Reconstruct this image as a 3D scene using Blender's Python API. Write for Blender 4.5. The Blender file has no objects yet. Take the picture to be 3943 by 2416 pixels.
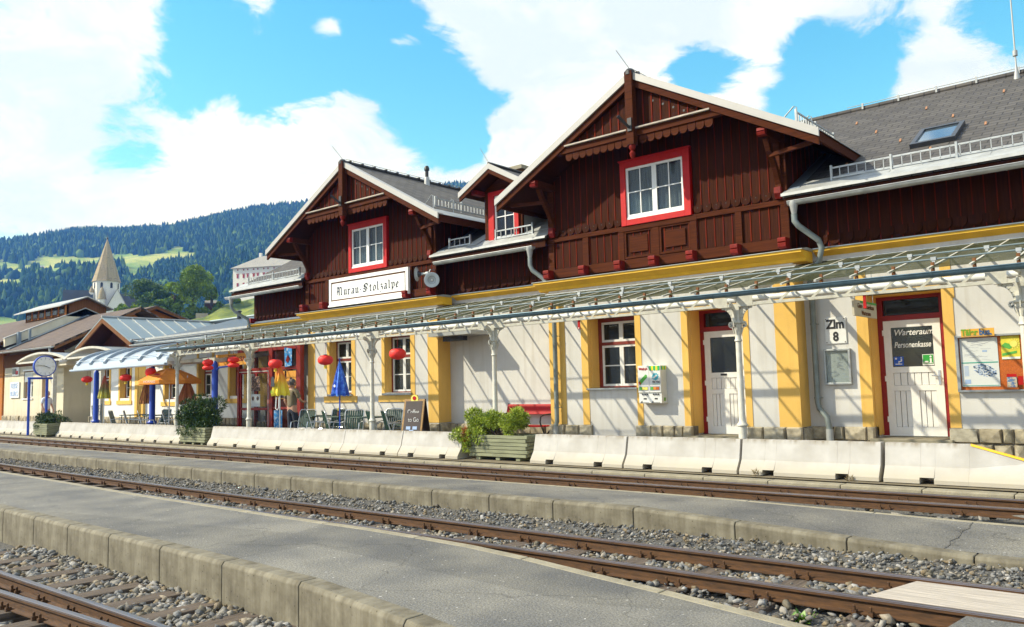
import bpy, bmesh, math, random
import numpy as np
from mathutils import Vector, Matrix, Euler
R = math.radians
random.seed(7); rng = np.random.default_rng(11)
S = bpy.context.scene; C = S.collection

# ---------------------------------------------------------------- camera
cam = bpy.data.cameras.new("camera"); camo = bpy.data.objects.new("camera", cam); C.objects.link(camo)
F, YAW, PIT, ROL, CH = 3150.0, R(40.3), R(5.18), R(1.38), 1.43
fw = Vector((-math.sin(YAW)*math.cos(PIT), math.cos(YAW)*math.cos(PIT), math.sin(PIT)))
rt = Vector((math.cos(YAW), math.sin(YAW), 0)); up = rt.cross(fw)
r2 = rt*math.cos(ROL)-up*math.sin(ROL); u2 = rt*math.sin(ROL)+up*math.cos(ROL)
M = Matrix((r2, u2, -fw)).transposed().to_4x4(); M.translation = Vector((0, 0, CH)); camo.matrix_world = M
cam.sensor_width = 36; cam.lens = 36*F/3943; cam.clip_start = .05; cam.clip_end = 9000
S.camera = camo
def at(px, py, r):                     # a direction measured in the photo, turned into a point r metres away on the ground plan
    d = fw*F + r2*(px-1971.5) - u2*(py-1208); h = math.hypot(d.x, d.y); return Vector((0, 0, CH))+d*(r/h)

# ---------------------------------------------------------------- sky and sun
SUN = Vector((-1.05, -1.0, 1.13)).normalized()
W = bpy.data.worlds.new("World"); S.world = W; W.use_nodes = True
nt = W.node_tree; nt.nodes.clear(); N = nt.nodes.new; L = nt.links.new
out = N('ShaderNodeOutputWorld'); bg = N('ShaderNodeBackground'); bg.inputs[1].default_value = .10
sky = N('ShaderNodeTexSky'); sky.sky_type = 'NISHITA'; sky.sun_disc = False
sky.sun_elevation = math.asin(SUN.z); sky.sun_rotation = math.atan2(SUN.x, SUN.y); sky.air_density = 1.0; sky.dust_density = .4; sky.ozone_density = 2.0
hs = N('ShaderNodeHueSaturation'); hs.inputs['Saturation'].default_value = 1.35; hs.inputs['Value'].default_value = 2.15; hs.inputs['Hue'].default_value = .482
L(sky.outputs[0], hs.inputs['Color'])
tc = N('ShaderNodeTexCoord')
def vm(op, a=None, b=None):
    n = N('ShaderNodeVectorMath'); n.operation = op
    for i, s in enumerate((a, b)):
        if s is None: continue
        if isinstance(s, (tuple, list, Vector)): n.inputs[i].default_value = tuple(s)
        else: L(s, n.inputs[i])
    return n
def mth(op, a, b=None, c=None, clamp=False):
    n = N('ShaderNodeMath'); n.operation = op; n.use_clamp = clamp
    for i, s in enumerate((a, b, c)):
        if s is None: continue
        if isinstance(s, (int, float)): n.inputs[i].default_value = s
        else: L(s, n.inputs[i])
    return n.outputs[0]
def cn(scale, det, rough, dist, off=(0, 0, 0)):
    mp = N('ShaderNodeMapping'); mp.inputs['Scale'].default_value = (1, 1, 1.9); mp.inputs['Location'].default_value = off
    L(tc.outputs['Generated'], mp.inputs[0])
    n = N('ShaderNodeTexNoise'); n.inputs['Scale'].default_value = scale; n.inputs['Detail'].default_value = det
    n.inputs['Roughness'].default_value = rough; n.inputs['Distortion'].default_value = dist
    L(mp.outputs[0], n.inputs['Vector']); return n.outputs[0]
big = cn(2.6, 3, .5, .2); fine = cn(7.5, 9, .62, .55, (3, 1, 2)); wisp = cn(19, 7, .65, .8, (5, 5, 5))
dens = mth('ADD', mth('MULTIPLY', fine, 1.25), mth('MULTIPLY', wisp, .42)); dens = mth('SUBTRACT', dens, .13)
# places where the sky is open (-) or the cloud banks stand (+)
BL = [(780,110,.11,-.36),(980,230,.10,-.36),(860,330,.08,-.30),(700,60,.05,-.15),(1190,100,.07,-.34),(1220,40,.05,-.25),(1640,350,.05,-.40),(1730,430,.06,-.75),(1810,545,.03,-.7),(3160,220,.045,-.7),(3340,330,.042,-.7),(3050,450,.04,-.5),(400,520,.06,-.48),(560,600,.04,-.20),(1420,260,.10,-.36),(1560,60,.06,-.34),(60,900,.06,-.36),(3830,60,.05,-.35),(2680,250,.05,-.62),(1955,390,.03,-.5),(20,20,.05,-.2),(3480,60,.04,-.3),(180,60,.06,-.10),(620,300,.05,-.12),
      (250,200,.17,.30),(520,60,.06,.2),(250,700,.22,.18),(1100,480,.12,.24),(1250,620,.2,.20),(1000,820,.2,.10),(2000,180,.13,.22),(2350,90,.15,.16),(1985,490,.05,.30),(2010,580,.08,.3),(1260,115,.025,.60),(1030,60,.04,.3),(1540,180,.02,.3),(2850,120,.10,.22),(3650,180,.12,.14),(2500,300,.06,.14),(3550,400,.08,.22),(1000,40,.04,.2),(1650,110,.04,.12)]
acc = None
for (px, py, w, a) in BL:
    d = (fw*F + r2*(px-1971.5) - u2*(py-1208)).normalized()
    dn = vm('DISTANCE', tc.outputs['Generated'], d); 
    g = mth('DIVIDE', dn.outputs['Value'], w); g = mth('POWER', g, 2.0); g = mth('MULTIPLY', g, -1.0); g = mth('EXPONENT', g)
    g = mth('MULTIPLY', g, a); acc = g if acc is None else mth('ADD', acc, g)
dens = mth('ADD', dens, acc)
mr = N('ShaderNodeMapRange'); mr.interpolation_type = 'SMOOTHSTEP'; mr.inputs['From Min'].default_value = .52; mr.inputs['From Max'].default_value = .74
L(dens, mr.inputs['Value'])
cr = N('ShaderNodeValToRGB'); e = cr.color_ramp.elements; e[0].position = .40; e[0].color = (9.6, 9.7, 9.9, 1); e[1].position = .56; e[1].color = (6.3, 7.2, 8.6, 1)
shade = mth('ADD', mth('MULTIPLY', big, .55), mth('MULTIPLY', fine, .45)); L(shade, cr.inputs[0])
cm = N('ShaderNodeMixRGB'); L(mr.outputs[0], cm.inputs[0]); L(hs.outputs[0], cm.inputs[1]); L(cr.outputs[0], cm.inputs[2])
L(cm.outputs[0], bg.inputs[0]); L(bg.outputs[0], out.inputs[0])

sl = bpy.data.lights.new("sun", 'SUN'); sl.energy = 5.0; sl.angle = R(.9); sl.color = (1, .95, .86)
so = bpy.data.objects.new("sun", sl); C.objects.link(so); so.rotation_euler = SUN.to_track_quat('Z', 'Y').to_euler()
S.view_settings.view_transform = 'Standard'; S.view_settings.look = 'None'; S.view_settings.exposure = 0.42; S.view_settings.gamma = 1
S.render.engine = 'CYCLES'

# ---------------------------------------------------------------- materials
def base(name):
    m = bpy.data.materials.new(name); m.use_nodes = True; t = m.node_tree
    return m, t, t.nodes['Principled BSDF'], t.nodes.new, t.links.new
def mat(name, col, rough=.7, var=.15, sc=6, bump=.0, bsc=None, metal=0, col2=None, mix=(.4, .6), spec=.5, stretch=(1, 1, 1), emit=None, cell=False, det=6):
    m, t, p, n, l = base(name)
    co = n('ShaderNodeTexCoord'); mp = n('ShaderNodeMapping'); mp.inputs['Scale'].default_value = stretch; l(co.outputs['Object'], mp.inputs[0])
    no = n('ShaderNodeTexNoise'); no.inputs['Scale'].default_value = sc; no.inputs['Detail'].default_value = det; no.inputs['Roughness'].default_value = .6
    l(mp.outputs[0], no.inputs['Vector'])
    c2 = col2 or tuple(min(1, c*(1+var)) for c in col); c1 = col if col2 else tuple(c*(1-var) for c in col)
    r = n('ShaderNodeValToRGB'); r.color_ramp.elements[0].position = mix[0] if col2 else .3; r.color_ramp.elements[1].position = mix[1] if col2 else .7
    r.color_ramp.elements[0].color = (*c1, 1); r.color_ramp.elements[1].color = (*c2, 1); l(no.outputs[0], r.inputs[0]); l(r.outputs[0], p.inputs['Base Color'])
    p.inputs['Roughness'].default_value = rough; p.inputs['Metallic'].default_value = metal; p.inputs['Specular IOR Level'].default_value = spec
    if bump:
        nb = n('ShaderNodeTexVoronoi' if cell else 'ShaderNodeTexNoise'); nb.inputs['Scale'].default_value = bsc or sc*4
        if not cell: nb.inputs['Detail'].default_value = 5
        l(mp.outputs[0], nb.inputs['Vector']); b = n('ShaderNodeBump'); b.inputs['Strength'].default_value = bump; b.inputs['Distance'].default_value = .02
        l(nb.outputs[0], b.inputs['Height']); l(b.outputs[0], p.inputs['Normal'])
    if emit: p.inputs['Emission Color'].default_value = (*emit[0], 1); p.inputs['Emission Strength'].default_value = emit[1]
    return m
def plain(name, col, rough=.6, metal=0):
    return mat(name, col, rough, .06, 9, metal=metal)
K = {}
def rendermat(name, col):
    m, t, p, n, l = base(name); co = n('ShaderNodeTexCoord'); sp = n('ShaderNodeSeparateXYZ'); l(co.outputs['Object'], sp.inputs[0])
    a = n('ShaderNodeTexNoise'); a.inputs['Scale'].default_value = .9; a.inputs['Detail'].default_value = 9; a.inputs['Roughness'].default_value = .62; l(co.outputs['Object'], a.inputs['Vector'])
    mp = n('ShaderNodeMapping'); mp.inputs['Scale'].default_value = (7, 2, .35); l(co.outputs['Object'], mp.inputs[0]); b = n('ShaderNodeTexNoise'); b.inputs['Scale'].default_value = 1; b.inputs['Detail'].default_value = 6; l(mp.outputs[0], b.inputs['Vector'])
    r = n('ShaderNodeValToRGB'); e = r.color_ramp.elements; e[0].position = .3; e[1].position = .66; e[0].color = (*[c*.84 for c in col], 1); e[1].color = (*col, 1); l(a.outputs[0], r.inputs[0])
    s = n('ShaderNodeValToRGB'); e = s.color_ramp.elements; e[0].position = .28; e[1].position = .5; e[0].color = (.82, .79, .74, 1); e[1].color = (1, 1, 1, 1); l(b.outputs[0], s.inputs[0]); x = n('ShaderNodeMixRGB'); x.blend_type = 'MULTIPLY'; x.inputs[0].default_value = .7; l(r.outputs[0], x.inputs[1]); l(s.outputs[0], x.inputs[2])
    q = n('ShaderNodeMapRange'); q.inputs['From Min'].default_value = 1.05; q.inputs['From Max'].default_value = .5; l(sp.outputs[2], q.inputs['Value']); w = n('ShaderNodeMath'); w.operation = 'MULTIPLY'; l(q.outputs[0], w.inputs[0]); l(a.outputs[0], w.inputs[1]); y = n('ShaderNodeMixRGB'); l(w.outputs[0], y.inputs[0]); l(x.outputs[0], y.inputs[1]); y.inputs[2].default_value = (*[c*.62 for c in col], 1)
    l(y.outputs[0], p.inputs['Base Color']); p.inputs['Roughness'].default_value = .9; p.inputs['Specular IOR Level'].default_value = .2
    nb = n('ShaderNodeTexNoise'); nb.inputs['Scale'].default_value = 50; nb.inputs['Detail'].default_value = 4; l(co.outputs['Object'], nb.inputs['Vector']); bb = n('ShaderNodeBump'); bb.inputs['Strength'].default_value = .3; bb.inputs['Distance'].default_value = .01; l(nb.outputs[0], bb.inputs['Height']); l(bb.outputs[0], p.inputs['Normal']); return m
K['wall'] = rendermat('lime_render', (.72, .70, .665)); K['wall_cream'] = rendermat('cream_render', (.72, .65, .49)); K['yellow'] = rendermat('yellow_render', (.90, .56, .15))
K['cornice'] = mat('ochre_paint', (.86, .50, .035), .6, .10, 3.0, .1, 30)
def timber(name, c1, c2, horizontal=False):
    m, t, p, n, l = base(name); co = n('ShaderNodeTexCoord'); mp = n('ShaderNodeMapping'); mp.inputs['Scale'].default_value = (16, 16, .9) if not horizontal else (.9, 16, 16)
    l(co.outputs['Object'], mp.inputs[0]); no = n('ShaderNodeTexNoise'); no.inputs['Scale'].default_value = 2.2; no.inputs['Detail'].default_value = 8; l(mp.outputs[0], no.inputs['Vector'])
    r = n('ShaderNodeValToRGB'); r.color_ramp.elements[0].position = .28; r.color_ramp.elements[1].position = .78; r.color_ramp.elements[0].color = (*c1, 1); r.color_ramp.elements[1].color = (*c2, 1)
    l(no.outputs[0], r.inputs[0]); l(r.outputs[0], p.inputs['Base Color']); p.inputs['Roughness'].default_value = .8; p.inputs['Specular IOR Level'].default_value = .12
    b = n('ShaderNodeBump'); b.inputs['Strength'].default_value = .25; b.inputs['Distance'].default_value = .01; l(no.outputs[0], b.inputs['Height']); l(b.outputs[0], p.inputs['Normal']); return m
K['timber'] = timber('brown_timber', (.024, .0055, .0014), (.060, .014, .0034))
K['batten'] = timber('red_brown_batten', (.09, .009, .003), (.20, .022, .006))
K['beam'] = timber('brown_beam', (.042, .010, .0025), (.092, .022, .0055), True)
K['beamend'] = mat('red_beam_end', (.17, .010, .005), .6, .35, 12, spec=.2)
K['wood_orange'] = timber('orange_timber', (.35, .12, .03), (.55, .22, .06))
K['wood_brown'] = timber('plain_brown_timber', (.12, .05, .02), (.24, .11, .05))
K['red'] = mat('red_paint', (.46, .005, .004), .5, .12, 8, spec=.3)
K['darkred'] = mat('dark_red_paint', (.27, .008, .006), .45, .2, 8)
K['redframe'] = mat('brown_red_frame', (.22, .025, .010), .5, .25, 8)
K['greyblind'] = mat('grey_green_blind', (.16, .18, .15), .9, .2, 4)
K['white'] = mat('white_paint', (.80, .80, .77), .4, .05, 7)
K['iron'] = mat('white_iron_paint', (.56, .54, .46), .5, .16, 9, .1, 60)
K['zinc'] = mat('zinc_sheet', (.40, .42, .42), .45, .2, 5, .05, 20, metal=.55)
K['zinc_dark'] = mat('blue_grey_sheet', (.20, .25, .30), .4, .16, 5, .05, 20, metal=.4)
K['flash'] = mat('pale_flashing', (.38, .39, .38), .5, .16, 4, .08, 18, metal=.2)
K['barge'] = mat('white_verge_sheet', (.42, .41, .385), .5, .05, 4)
K['tube_grey'] = mat('blue_grey_tube', (.13, .18, .20), .55, .15, 6); K['pipe'] = mat('dull_zinc_pipe', (.20, .23, .22), .5, .2, 5, metal=.2)
K['gutter_blue'] = mat('dark_blue_gutter', (.10, .17, .22), .38, .2, 7, metal=.5)
K['concrete'] = mat('pale_concrete', (.68, .65, .57), .85, .10, 2.2, .25, 70)
def barriermat():
    m, t, p, n, l = base('barrier_concrete'); co = n('ShaderNodeTexCoord'); sp = n('ShaderNodeSeparateXYZ'); l(co.outputs['Object'], sp.inputs[0])
    no = n('ShaderNodeTexNoise'); no.inputs['Scale'].default_value = 3.0; no.inputs['Detail'].default_value = 8; l(co.outputs['Object'], no.inputs['Vector'])
    mp = n('ShaderNodeMapping'); mp.inputs['Scale'].default_value = (14, 2, .8); l(co.outputs['Object'], mp.inputs[0])
    st = n('ShaderNodeTexNoise'); st.inputs['Scale'].default_value = 1.0; st.inputs['Detail'].default_value = 5; l(mp.outputs[0], st.inputs['Vector'])
    def mm(op, a, b, cl=False):
        q = n('ShaderNodeMath'); q.operation = op; q.use_clamp = cl
        for i, s in enumerate((a, b)):
            if isinstance(s, (int, float)): q.inputs[i].default_value = s
            else: l(s, q.inputs[i])
        return q.outputs[0]
    top = mm('MULTIPLY', mm('SUBTRACT', sp.outputs[2], .46), 12, True); top = mm('MULTIPLY', top, mm('MULTIPLY', mm('SUBTRACT', st.outputs[0], .38), 3.2, True), True)
    bot = mm('MULTIPLY', mm('SUBTRACT', .26, sp.outputs[2]), 6, True); bot = mm('MULTIPLY', bot, mm('ADD', no.outputs[0], .1), True)
    r = n('ShaderNodeValToRGB'); r.color_ramp.elements[0].position = .3; r.color_ramp.elements[1].position = .7; r.color_ramp.elements[0].color = (.37, .35, .315, 1); r.color_ramp.elements[1].color = (.49, .475, .445, 1); l(no.outputs[0], r.inputs[0])
    a = n('ShaderNodeMixRGB'); l(top, a.inputs[0]); l(r.outputs[0], a.inputs[1]); a.inputs[2].default_value = (.20, .16, .10, 1)
    b = n('ShaderNodeMixRGB'); l(mm('MULTIPLY', bot, .75), b.inputs[0]); l(a.outputs[0], b.inputs[1]); b.inputs[2].default_value = (.38, .32, .20, 1)
    l(b.outputs[0], p.inputs['Base Color']); p.inputs['Roughness'].default_value = .85
    nb = n('ShaderNodeTexNoise'); nb.inputs['Scale'].default_value = 90; l(co.outputs['Object'], nb.inputs['Vector']); bb = n('ShaderNodeBump'); bb.inputs['Strength'].default_value = .2; bb.inputs['Distance'].default_value = .01; l(nb.outputs[0], bb.inputs['Height']); l(bb.outputs[0], p.inputs['Normal'])
    return m
K['barrier'] = barriermat()
def blockmat():
    m, t, p, n, l = base('edge_block_concrete'); co = n('ShaderNodeTexCoord')
    a1 = n('ShaderNodeTexNoise'); a1.inputs['Scale'].default_value = 2.4; a1.inputs['Detail'].default_value = 9; a1.inputs['Roughness'].default_value = .68; l(co.outputs['Object'], a1.inputs['Vector'])
    mp = n('ShaderNodeMapping'); mp.inputs['Scale'].default_value = (16, 4, 1.2); l(co.outputs['Object'], mp.inputs[0])
    a2 = n('ShaderNodeTexNoise'); a2.inputs['Scale'].default_value = 1.2; a2.inputs['Detail'].default_value = 5; l(mp.outputs[0], a2.inputs['Vector'])
    vo = n('ShaderNodeTexVoronoi'); vo.inputs['Scale'].default_value = 16; l(co.outputs['Object'], vo.inputs['Vector'])
    r = n('ShaderNodeValToRGB'); r.color_ramp.elements[0].position = .3; r.color_ramp.elements[1].position = .68; r.color_ramp.elements[0].color = (.090, .076, .050, 1); r.color_ramp.elements[1].color = (.27, .245, .18, 1); l(a1.outputs[0], r.inputs[0])
    x = n('ShaderNodeMixRGB'); x.blend_type = 'MULTIPLY'; x.inputs[0].default_value = .55; l(r.outputs[0], x.inputs[1])
    r2_ = n('ShaderNodeValToRGB'); r2_.color_ramp.elements[0].position = .35; r2_.color_ramp.elements[1].position = .6; r2_.color_ramp.elements[0].color = (.6, .57, .5, 1); r2_.color_ramp.elements[1].color = (1, 1, 1, 1); l(a2.outputs[0], r2_.inputs[0]); l(r2_.outputs[0], x.inputs[2])
    pz = n('ShaderNodeValToRGB'); pz.color_ramp.elements[0].position = .07; pz.color_ramp.elements[1].position = .13; pz.color_ramp.elements[0].color = (.25, .22, .16, 1); pz.color_ramp.elements[1].color = (1, 1, 1, 1); l(vo.outputs['Distance'], pz.inputs[0])
    y = n('ShaderNodeMixRGB'); y.blend_type = 'MULTIPLY'; y.inputs[0].default_value = .8; l(x.outputs[0], y.inputs[1]); l(pz.outputs[0], y.inputs[2])
    l(y.outputs[0], p.inputs['Base Color']); p.inputs['Roughness'].default_value = .9
    b = n('ShaderNodeBump'); b.inputs['Strength'].default_value = .35; b.inputs['Distance'].default_value = .012; l(a1.outputs[0], b.inputs['Height']); l(b.outputs[0], p.inputs['Normal']); return m
K['block'] = blockmat()
def asphaltmat():
    m, t, p, n, l = base('worn_asphalt'); co = n('ShaderNodeTexCoord')
    f = n('ShaderNodeTexVoronoi'); f.inputs['Scale'].default_value = 75; l(co.outputs['Object'], f.inputs['Vector'])
    g = n('ShaderNodeTexNoise'); g.inputs['Scale'].default_value = 1.1; g.inputs['Detail'].default_value = 7; l(co.outputs['Object'], g.inputs['Vector'])
    h = n('ShaderNodeTexNoise'); h.inputs['Scale'].default_value = 60; h.inputs['Detail'].default_value = 6; h.inputs['Roughness'].default_value = .8; l(co.outputs['Object'], h.inputs['Vector'])
    r = n('ShaderNodeValToRGB'); e = r.color_ramp.elements; e[0].position = .3; e[1].position = .72; e[0].color = (.035, .035, .034, 1); e[1].color = (.31, .30, .27, 1); l(h.outputs[0], r.inputs[0])
    r3 = n('ShaderNodeValToRGB'); e = r3.color_ramp.elements; e[0].position = .36; e[1].position = .64; e[0].color = (.62, .63, .66, 1); e[1].color = (1.15, 1.12, 1.04, 1); l(g.outputs[0], r3.inputs[0])
    x = n('ShaderNodeMixRGB'); x.blend_type = 'MULTIPLY'; x.inputs[0].default_value = 1; l(r.outputs[0], x.inputs[1]); l(r3.outputs[0], x.inputs[2])
    sp = n('ShaderNodeValToRGB'); e = sp.color_ramp.elements; e[0].position = .93; e[1].position = .98; e[0].color = (0, 0, 0, 1); e[1].color = (1, 1, 1, 1); l(f.outputs['Color'], sp.inputs[0])
    y = n('ShaderNodeMixRGB'); l(sp.outputs[0], y.inputs[0]); l(x.outputs[0], y.inputs[1]); y.inputs[2].default_value = (.55, .53, .5, 1)
    mp = n('ShaderNodeMapping'); mp.inputs['Scale'].default_value = (.22, .55, 1); l(co.outputs['Object'], mp.inputs[0]); pv = n('ShaderNodeTexVoronoi'); pv.inputs['Scale'].default_value = 1; l(mp.outputs[0], pv.inputs['Vector']); bw = n('ShaderNodeSeparateColor'); l(pv.outputs['Color'], bw.inputs[0]); pr = n('ShaderNodeMapRange'); pr.inputs['To Min'].default_value = .84; pr.inputs['To Max'].default_value = 1.08; l(bw.outputs[0], pr.inputs['Value'])
    st = n('ShaderNodeTexNoise'); st.inputs['Scale'].default_value = 2.7; st.inputs['Detail'].default_value = 3; l(co.outputs['Object'], st.inputs['Vector']); sr = n('ShaderNodeValToRGB'); e = sr.color_ramp.elements; e[0].position = .26; e[1].position = .34; e[0].color = (.55, .53, .5, 1); e[1].color = (1, 1, 1, 1); l(st.outputs[0], sr.inputs[0])
    ck = n('ShaderNodeTexVoronoi'); ck.feature = 'DISTANCE_TO_EDGE'; ck.inputs['Scale'].default_value = .55; cw = n('ShaderNodeVectorMath'); cw.operation = 'MULTIPLY_ADD'; l(st.outputs['Color'], cw.inputs[0]); cw.inputs[1].default_value = (.5, .5, .5); l(co.outputs['Object'], cw.inputs[2]); l(cw.outputs[0], ck.inputs['Vector']); cr_ = n('ShaderNodeValToRGB'); e = cr_.color_ramp.elements; e[0].position = .002; e[1].position = .006; e[0].color = (.4, .4, .4, 1); e[1].color = (1, 1, 1, 1); l(ck.outputs['Distance'], cr_.inputs[0])
    z1 = n('ShaderNodeVectorMath'); z1.operation = 'SCALE'; l(y.outputs[0], z1.inputs[0]); l(pr.outputs[0], z1.inputs['Scale']); z2 = n('ShaderNodeMixRGB'); z2.blend_type = 'MULTIPLY'; z2.inputs[0].default_value = .5; l(z1.outputs[0], z2.inputs[1]); l(sr.outputs[0], z2.inputs[2]); z3 = n('ShaderNodeMixRGB'); z3.blend_type = 'MULTIPLY'; z3.inputs[0].default_value = .6; l(z2.outputs[0], z3.inputs[1]); l(cr_.outputs[0], z3.inputs[2])
    l(z3.outputs[0], p.inputs['Base Color']); p.inputs['Roughness'].default_value = .85
    b = n('ShaderNodeBump'); b.inputs['Strength'].default_value = .55; b.inputs['Distance'].default_value = .006; l(f.outputs['Distance'], b.inputs['Height']); l(b.outputs[0], p.inputs['Normal']); return m
K['asphalt'] = asphaltmat()
K['kerb'] = mat('kerb_concrete', (.27, .24, .17), .9, .25, 5, .3, 60)
K['gravelbed'] = mat('gravel_bed', (.10, .095, .085), .95, .5, 30, .8, 40, cell=True)
K['earth'] = mat('dry_ground', (.16, .13, .08), .95, .3, 1.5, .4, 20)
K['rust'] = mat('rusty_steel', (.070, .030, .008), .8, .5, 9, .15, 40, stretch=(1, 6, 6))
K['railtop'] = mat('worn_rail_head', (.20, .18, .19), .34, .3, 3, metal=.85, stretch=(.5, 20, 1))
K['sleeper'] = mat('grey_sleeper_wood', (.10, .075, .055), .9, .5, 4, .5, 18, stretch=(14, .8, 14))
K['plank'] = mat('bleached_plank', (.42, .37, .31), .85, .35, 3, .5, 14, stretch=(.9, 14, 8))
def stonemat(name, cols, sc):
    m, t, p, n, l = base(name); oi = n('ShaderNodeNewGeometry'); r = n('ShaderNodeValToRGB'); l(oi.outputs['Random Per Island'], r.inputs[0])
    e = r.color_ramp.elements; e[0].color = (*cols[0], 1); e[1].color = (*cols[-1], 1); e[1].position = .9
    for i, c in enumerate(cols[1:-1]): q = e.new((i+1)/(len(cols)-1)*.9); q.color = (*c, 1)
    co = n('ShaderNodeTexCoord'); no = n('ShaderNodeTexNoise'); no.inputs['Scale'].default_value = sc; no.inputs['Detail'].default_value = 6; l(co.outputs['Object'], no.inputs['Vector'])
    x = n('ShaderNodeMixRGB'); x.blend_type = 'MULTIPLY'; x.inputs[0].default_value = .6; l(r.outputs[0], x.inputs[1])
    r4 = n('ShaderNodeValToRGB'); r4.color_ramp.elements[0].position = .35; r4.color_ramp.elements[0].color = (.35, .33, .3, 1); r4.color_ramp.elements[1].position = .62; l(no.outputs[0], r4.inputs[0]); l(r4.outputs[0], x.inputs[2])
    l(x.outputs[0], p.inputs['Base Color']); p.inputs['Roughness'].default_value = .85
    b = n('ShaderNodeBump'); b.inputs['Strength'].default_value = .6; b.inputs['Distance'].default_value = .02; l(no.outputs[0], b.inputs['Height']); l(b.outputs[0], p.inputs['Normal']); return m
K['stones'] = stonemat('ballast_stones', [(.07, .07, .07), (.24, .24, .23), (.11, .115, .115), (.34, .31, .26), (.24, .18, .10), (.09, .09, .09), (.40, .39, .37), (.15, .13, .09)], 30)
K['masonry'] = stonemat('field_stone', [(.30, .25, .17), (.50, .43, .30), (.38, .33, .23), (.56, .48, .34), (.42, .38, .29)], 9)
K['mortar'] = mat('mortar', (.14, .12, .09), .95, .3, 14, .4, 30)
def tilemat(name, c1, c2, rot, w, h):
    m, t, p, n, l = base(name); co = n('ShaderNodeTexCoord'); mp = n('ShaderNodeMapping'); mp.inputs['Rotation'].default_value = (0, 0, rot); l(co.outputs['Object'], mp.inputs[0])
    b = n('ShaderNodeTexBrick'); b.inputs['Scale'].default_value = 1; b.inputs['Brick Width'].default_value = w; b.inputs['Row Height'].default_value = h; b.inputs['Mortar Size'].default_value = .012; b.inputs['Bias'].default_value = -.1
    b.inputs['Color1'].default_value = (*c1, 1); b.inputs['Color2'].default_value = (*c2, 1); b.inputs['Mortar'].default_value = (c1[0]*.18, c1[1]*.18, c1[2]*.18, 1); l(mp.outputs[0], b.inputs['Vector'])
    no = n('ShaderNodeTexNoise'); no.inputs['Scale'].default_value = 3; no.inputs['Detail'].default_value = 8; l(co.outputs['Object'], no.inputs['Vector'])
    x = n('ShaderNodeMixRGB'); x.blend_type = 'MULTIPLY'; x.inputs[0].default_value = .6; l(b.outputs[0], x.inputs[1]); l(no.outputs[0], x.inputs[2])
    g = n('ShaderNodeMixRGB'); g.blend_type = 'ADD'; g.inputs[0].default_value = .35; l(x.outputs[0], g.inputs[1]); l(b.outputs[0], g.inputs[2])
    l(g.outputs[0], p.inputs['Base Color']); p.inputs['Roughness'].default_value = .85
    # each row lies on the one below: a saw-tooth bump
    sp = n('ShaderNodeSeparateXYZ'); l(mp.outputs[0], sp.inputs[0]); q = n('ShaderNodeMath'); q.operation = 'DIVIDE'; l(sp.outputs[1], q.inputs[0]); q.inputs[1].default_value = h
    fr = n('ShaderNodeMath'); fr.operation = 'FRACT'; l(q.outputs[0], fr.inputs[0]); bb = n('ShaderNodeBump'); bb.inputs['Strength'].default_value = .8; bb.inputs['Distance'].default_value = .03; bb.invert = rot == 0; l(fr.outputs[0], bb.inputs['Height']); l(bb.outputs[0], p.inputs['Normal'])
    return m
K['tile'] = tilemat('grey_roof_tiles', (.082, .074, .066), (.048, .043, .040), 0, .34, .17)
K['tile_side'] = tilemat('grey_roof_tiles_side', (.10, .092, .082), (.062, .056, .052), R(90), .34, .17)
K['tile_brown'] = tilemat('brown_roof_tiles', (.13, .092, .074), (.09, .066, .055), 0, .34, .25)
K['black'] = mat('black_metal', (.02, .02, .022), .5, .2, 8)
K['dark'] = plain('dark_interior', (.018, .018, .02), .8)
K['blue'] = mat('blue_paint', (.012, .06, .42), .35, .12, 6)
K['green'] = mat('green_plastic', (.015, .05, .035), .45, .2, 12)
K['alu'] = mat('aluminium_tube', (.62, .64, .66), .3, .1, 6, metal=.8)
K['yellowtape'] = plain('yellow_stripe', (.85, .50, .01))
K['orange'] = mat('orange_fabric', (.80, .28, .03), .8, .1, 8, .1, 40)
K['brownfab'] = mat('brown_fabric', (.30, .09, .025), .85, .25, 5, .1, 30)
K['curtain'] = mat('curtain_cloth', (.80, .82, .80), .9, .3, 3, stretch=(14, 1, .6))
K['lantern'] = mat('red_lantern_paper', (.85, .03, .02), .6, .12, 6)
K['tassel'] = plain('yellow_tassel', (.85, .65, .04))
K['planter'] = mat('weathered_planter_wood', (.22, .23, .14), .9, .3, 3, .3, 14, stretch=(.8, 8, 8))
K['leaf'] = mat('juniper_green', (.08, .14, .010), .6, .0, 9, col2=(.34, .42, .03), mix=(.36, .56))
K['leaf_dark'] = mat('dark_juniper_green', (.014, .045, .008), .6, .0, 6, col2=(.08, .15, .02), mix=(.45, .65))
K['straw'] = mat('dry_straw', (.22, .17, .09), .9, .3, 20)
K['leaf_dry'] = mat('dry_twig_orange', (.38, .13, .03), .8, .2, 8)
K['treeleaf'] = mat('tree_leaf', (.05, .12, .010), .7, .0, .5, col2=(.30, .42, .03), mix=(.36, .60))
K['treeleaf_dark'] = mat('dark_tree_leaf', (.02, .07, .010), .7, .0, .5, col2=(.15, .24, .02), mix=(.42, .62))
K['bark'] = mat('bark', (.07, .05, .03), .9, .3, 8, .5, 20)
K['skin'] = mat('skin', (.50, .28, .19), .55, .08, 8)
K['hair'] = mat('grey_hair', (.10, .09, .08), .7, .3, 20)
K['shirt_grey'] = mat('grey_beige_cotton', (.19, .16, .10), .9, .1, 8)
K['shirt_white'] = mat('white_cotton', (.62, .64, .70), .9, .06, 8)
K['jeans'] = mat('dark_trousers', (.025, .03, .045), .9, .2, 8)
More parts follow.
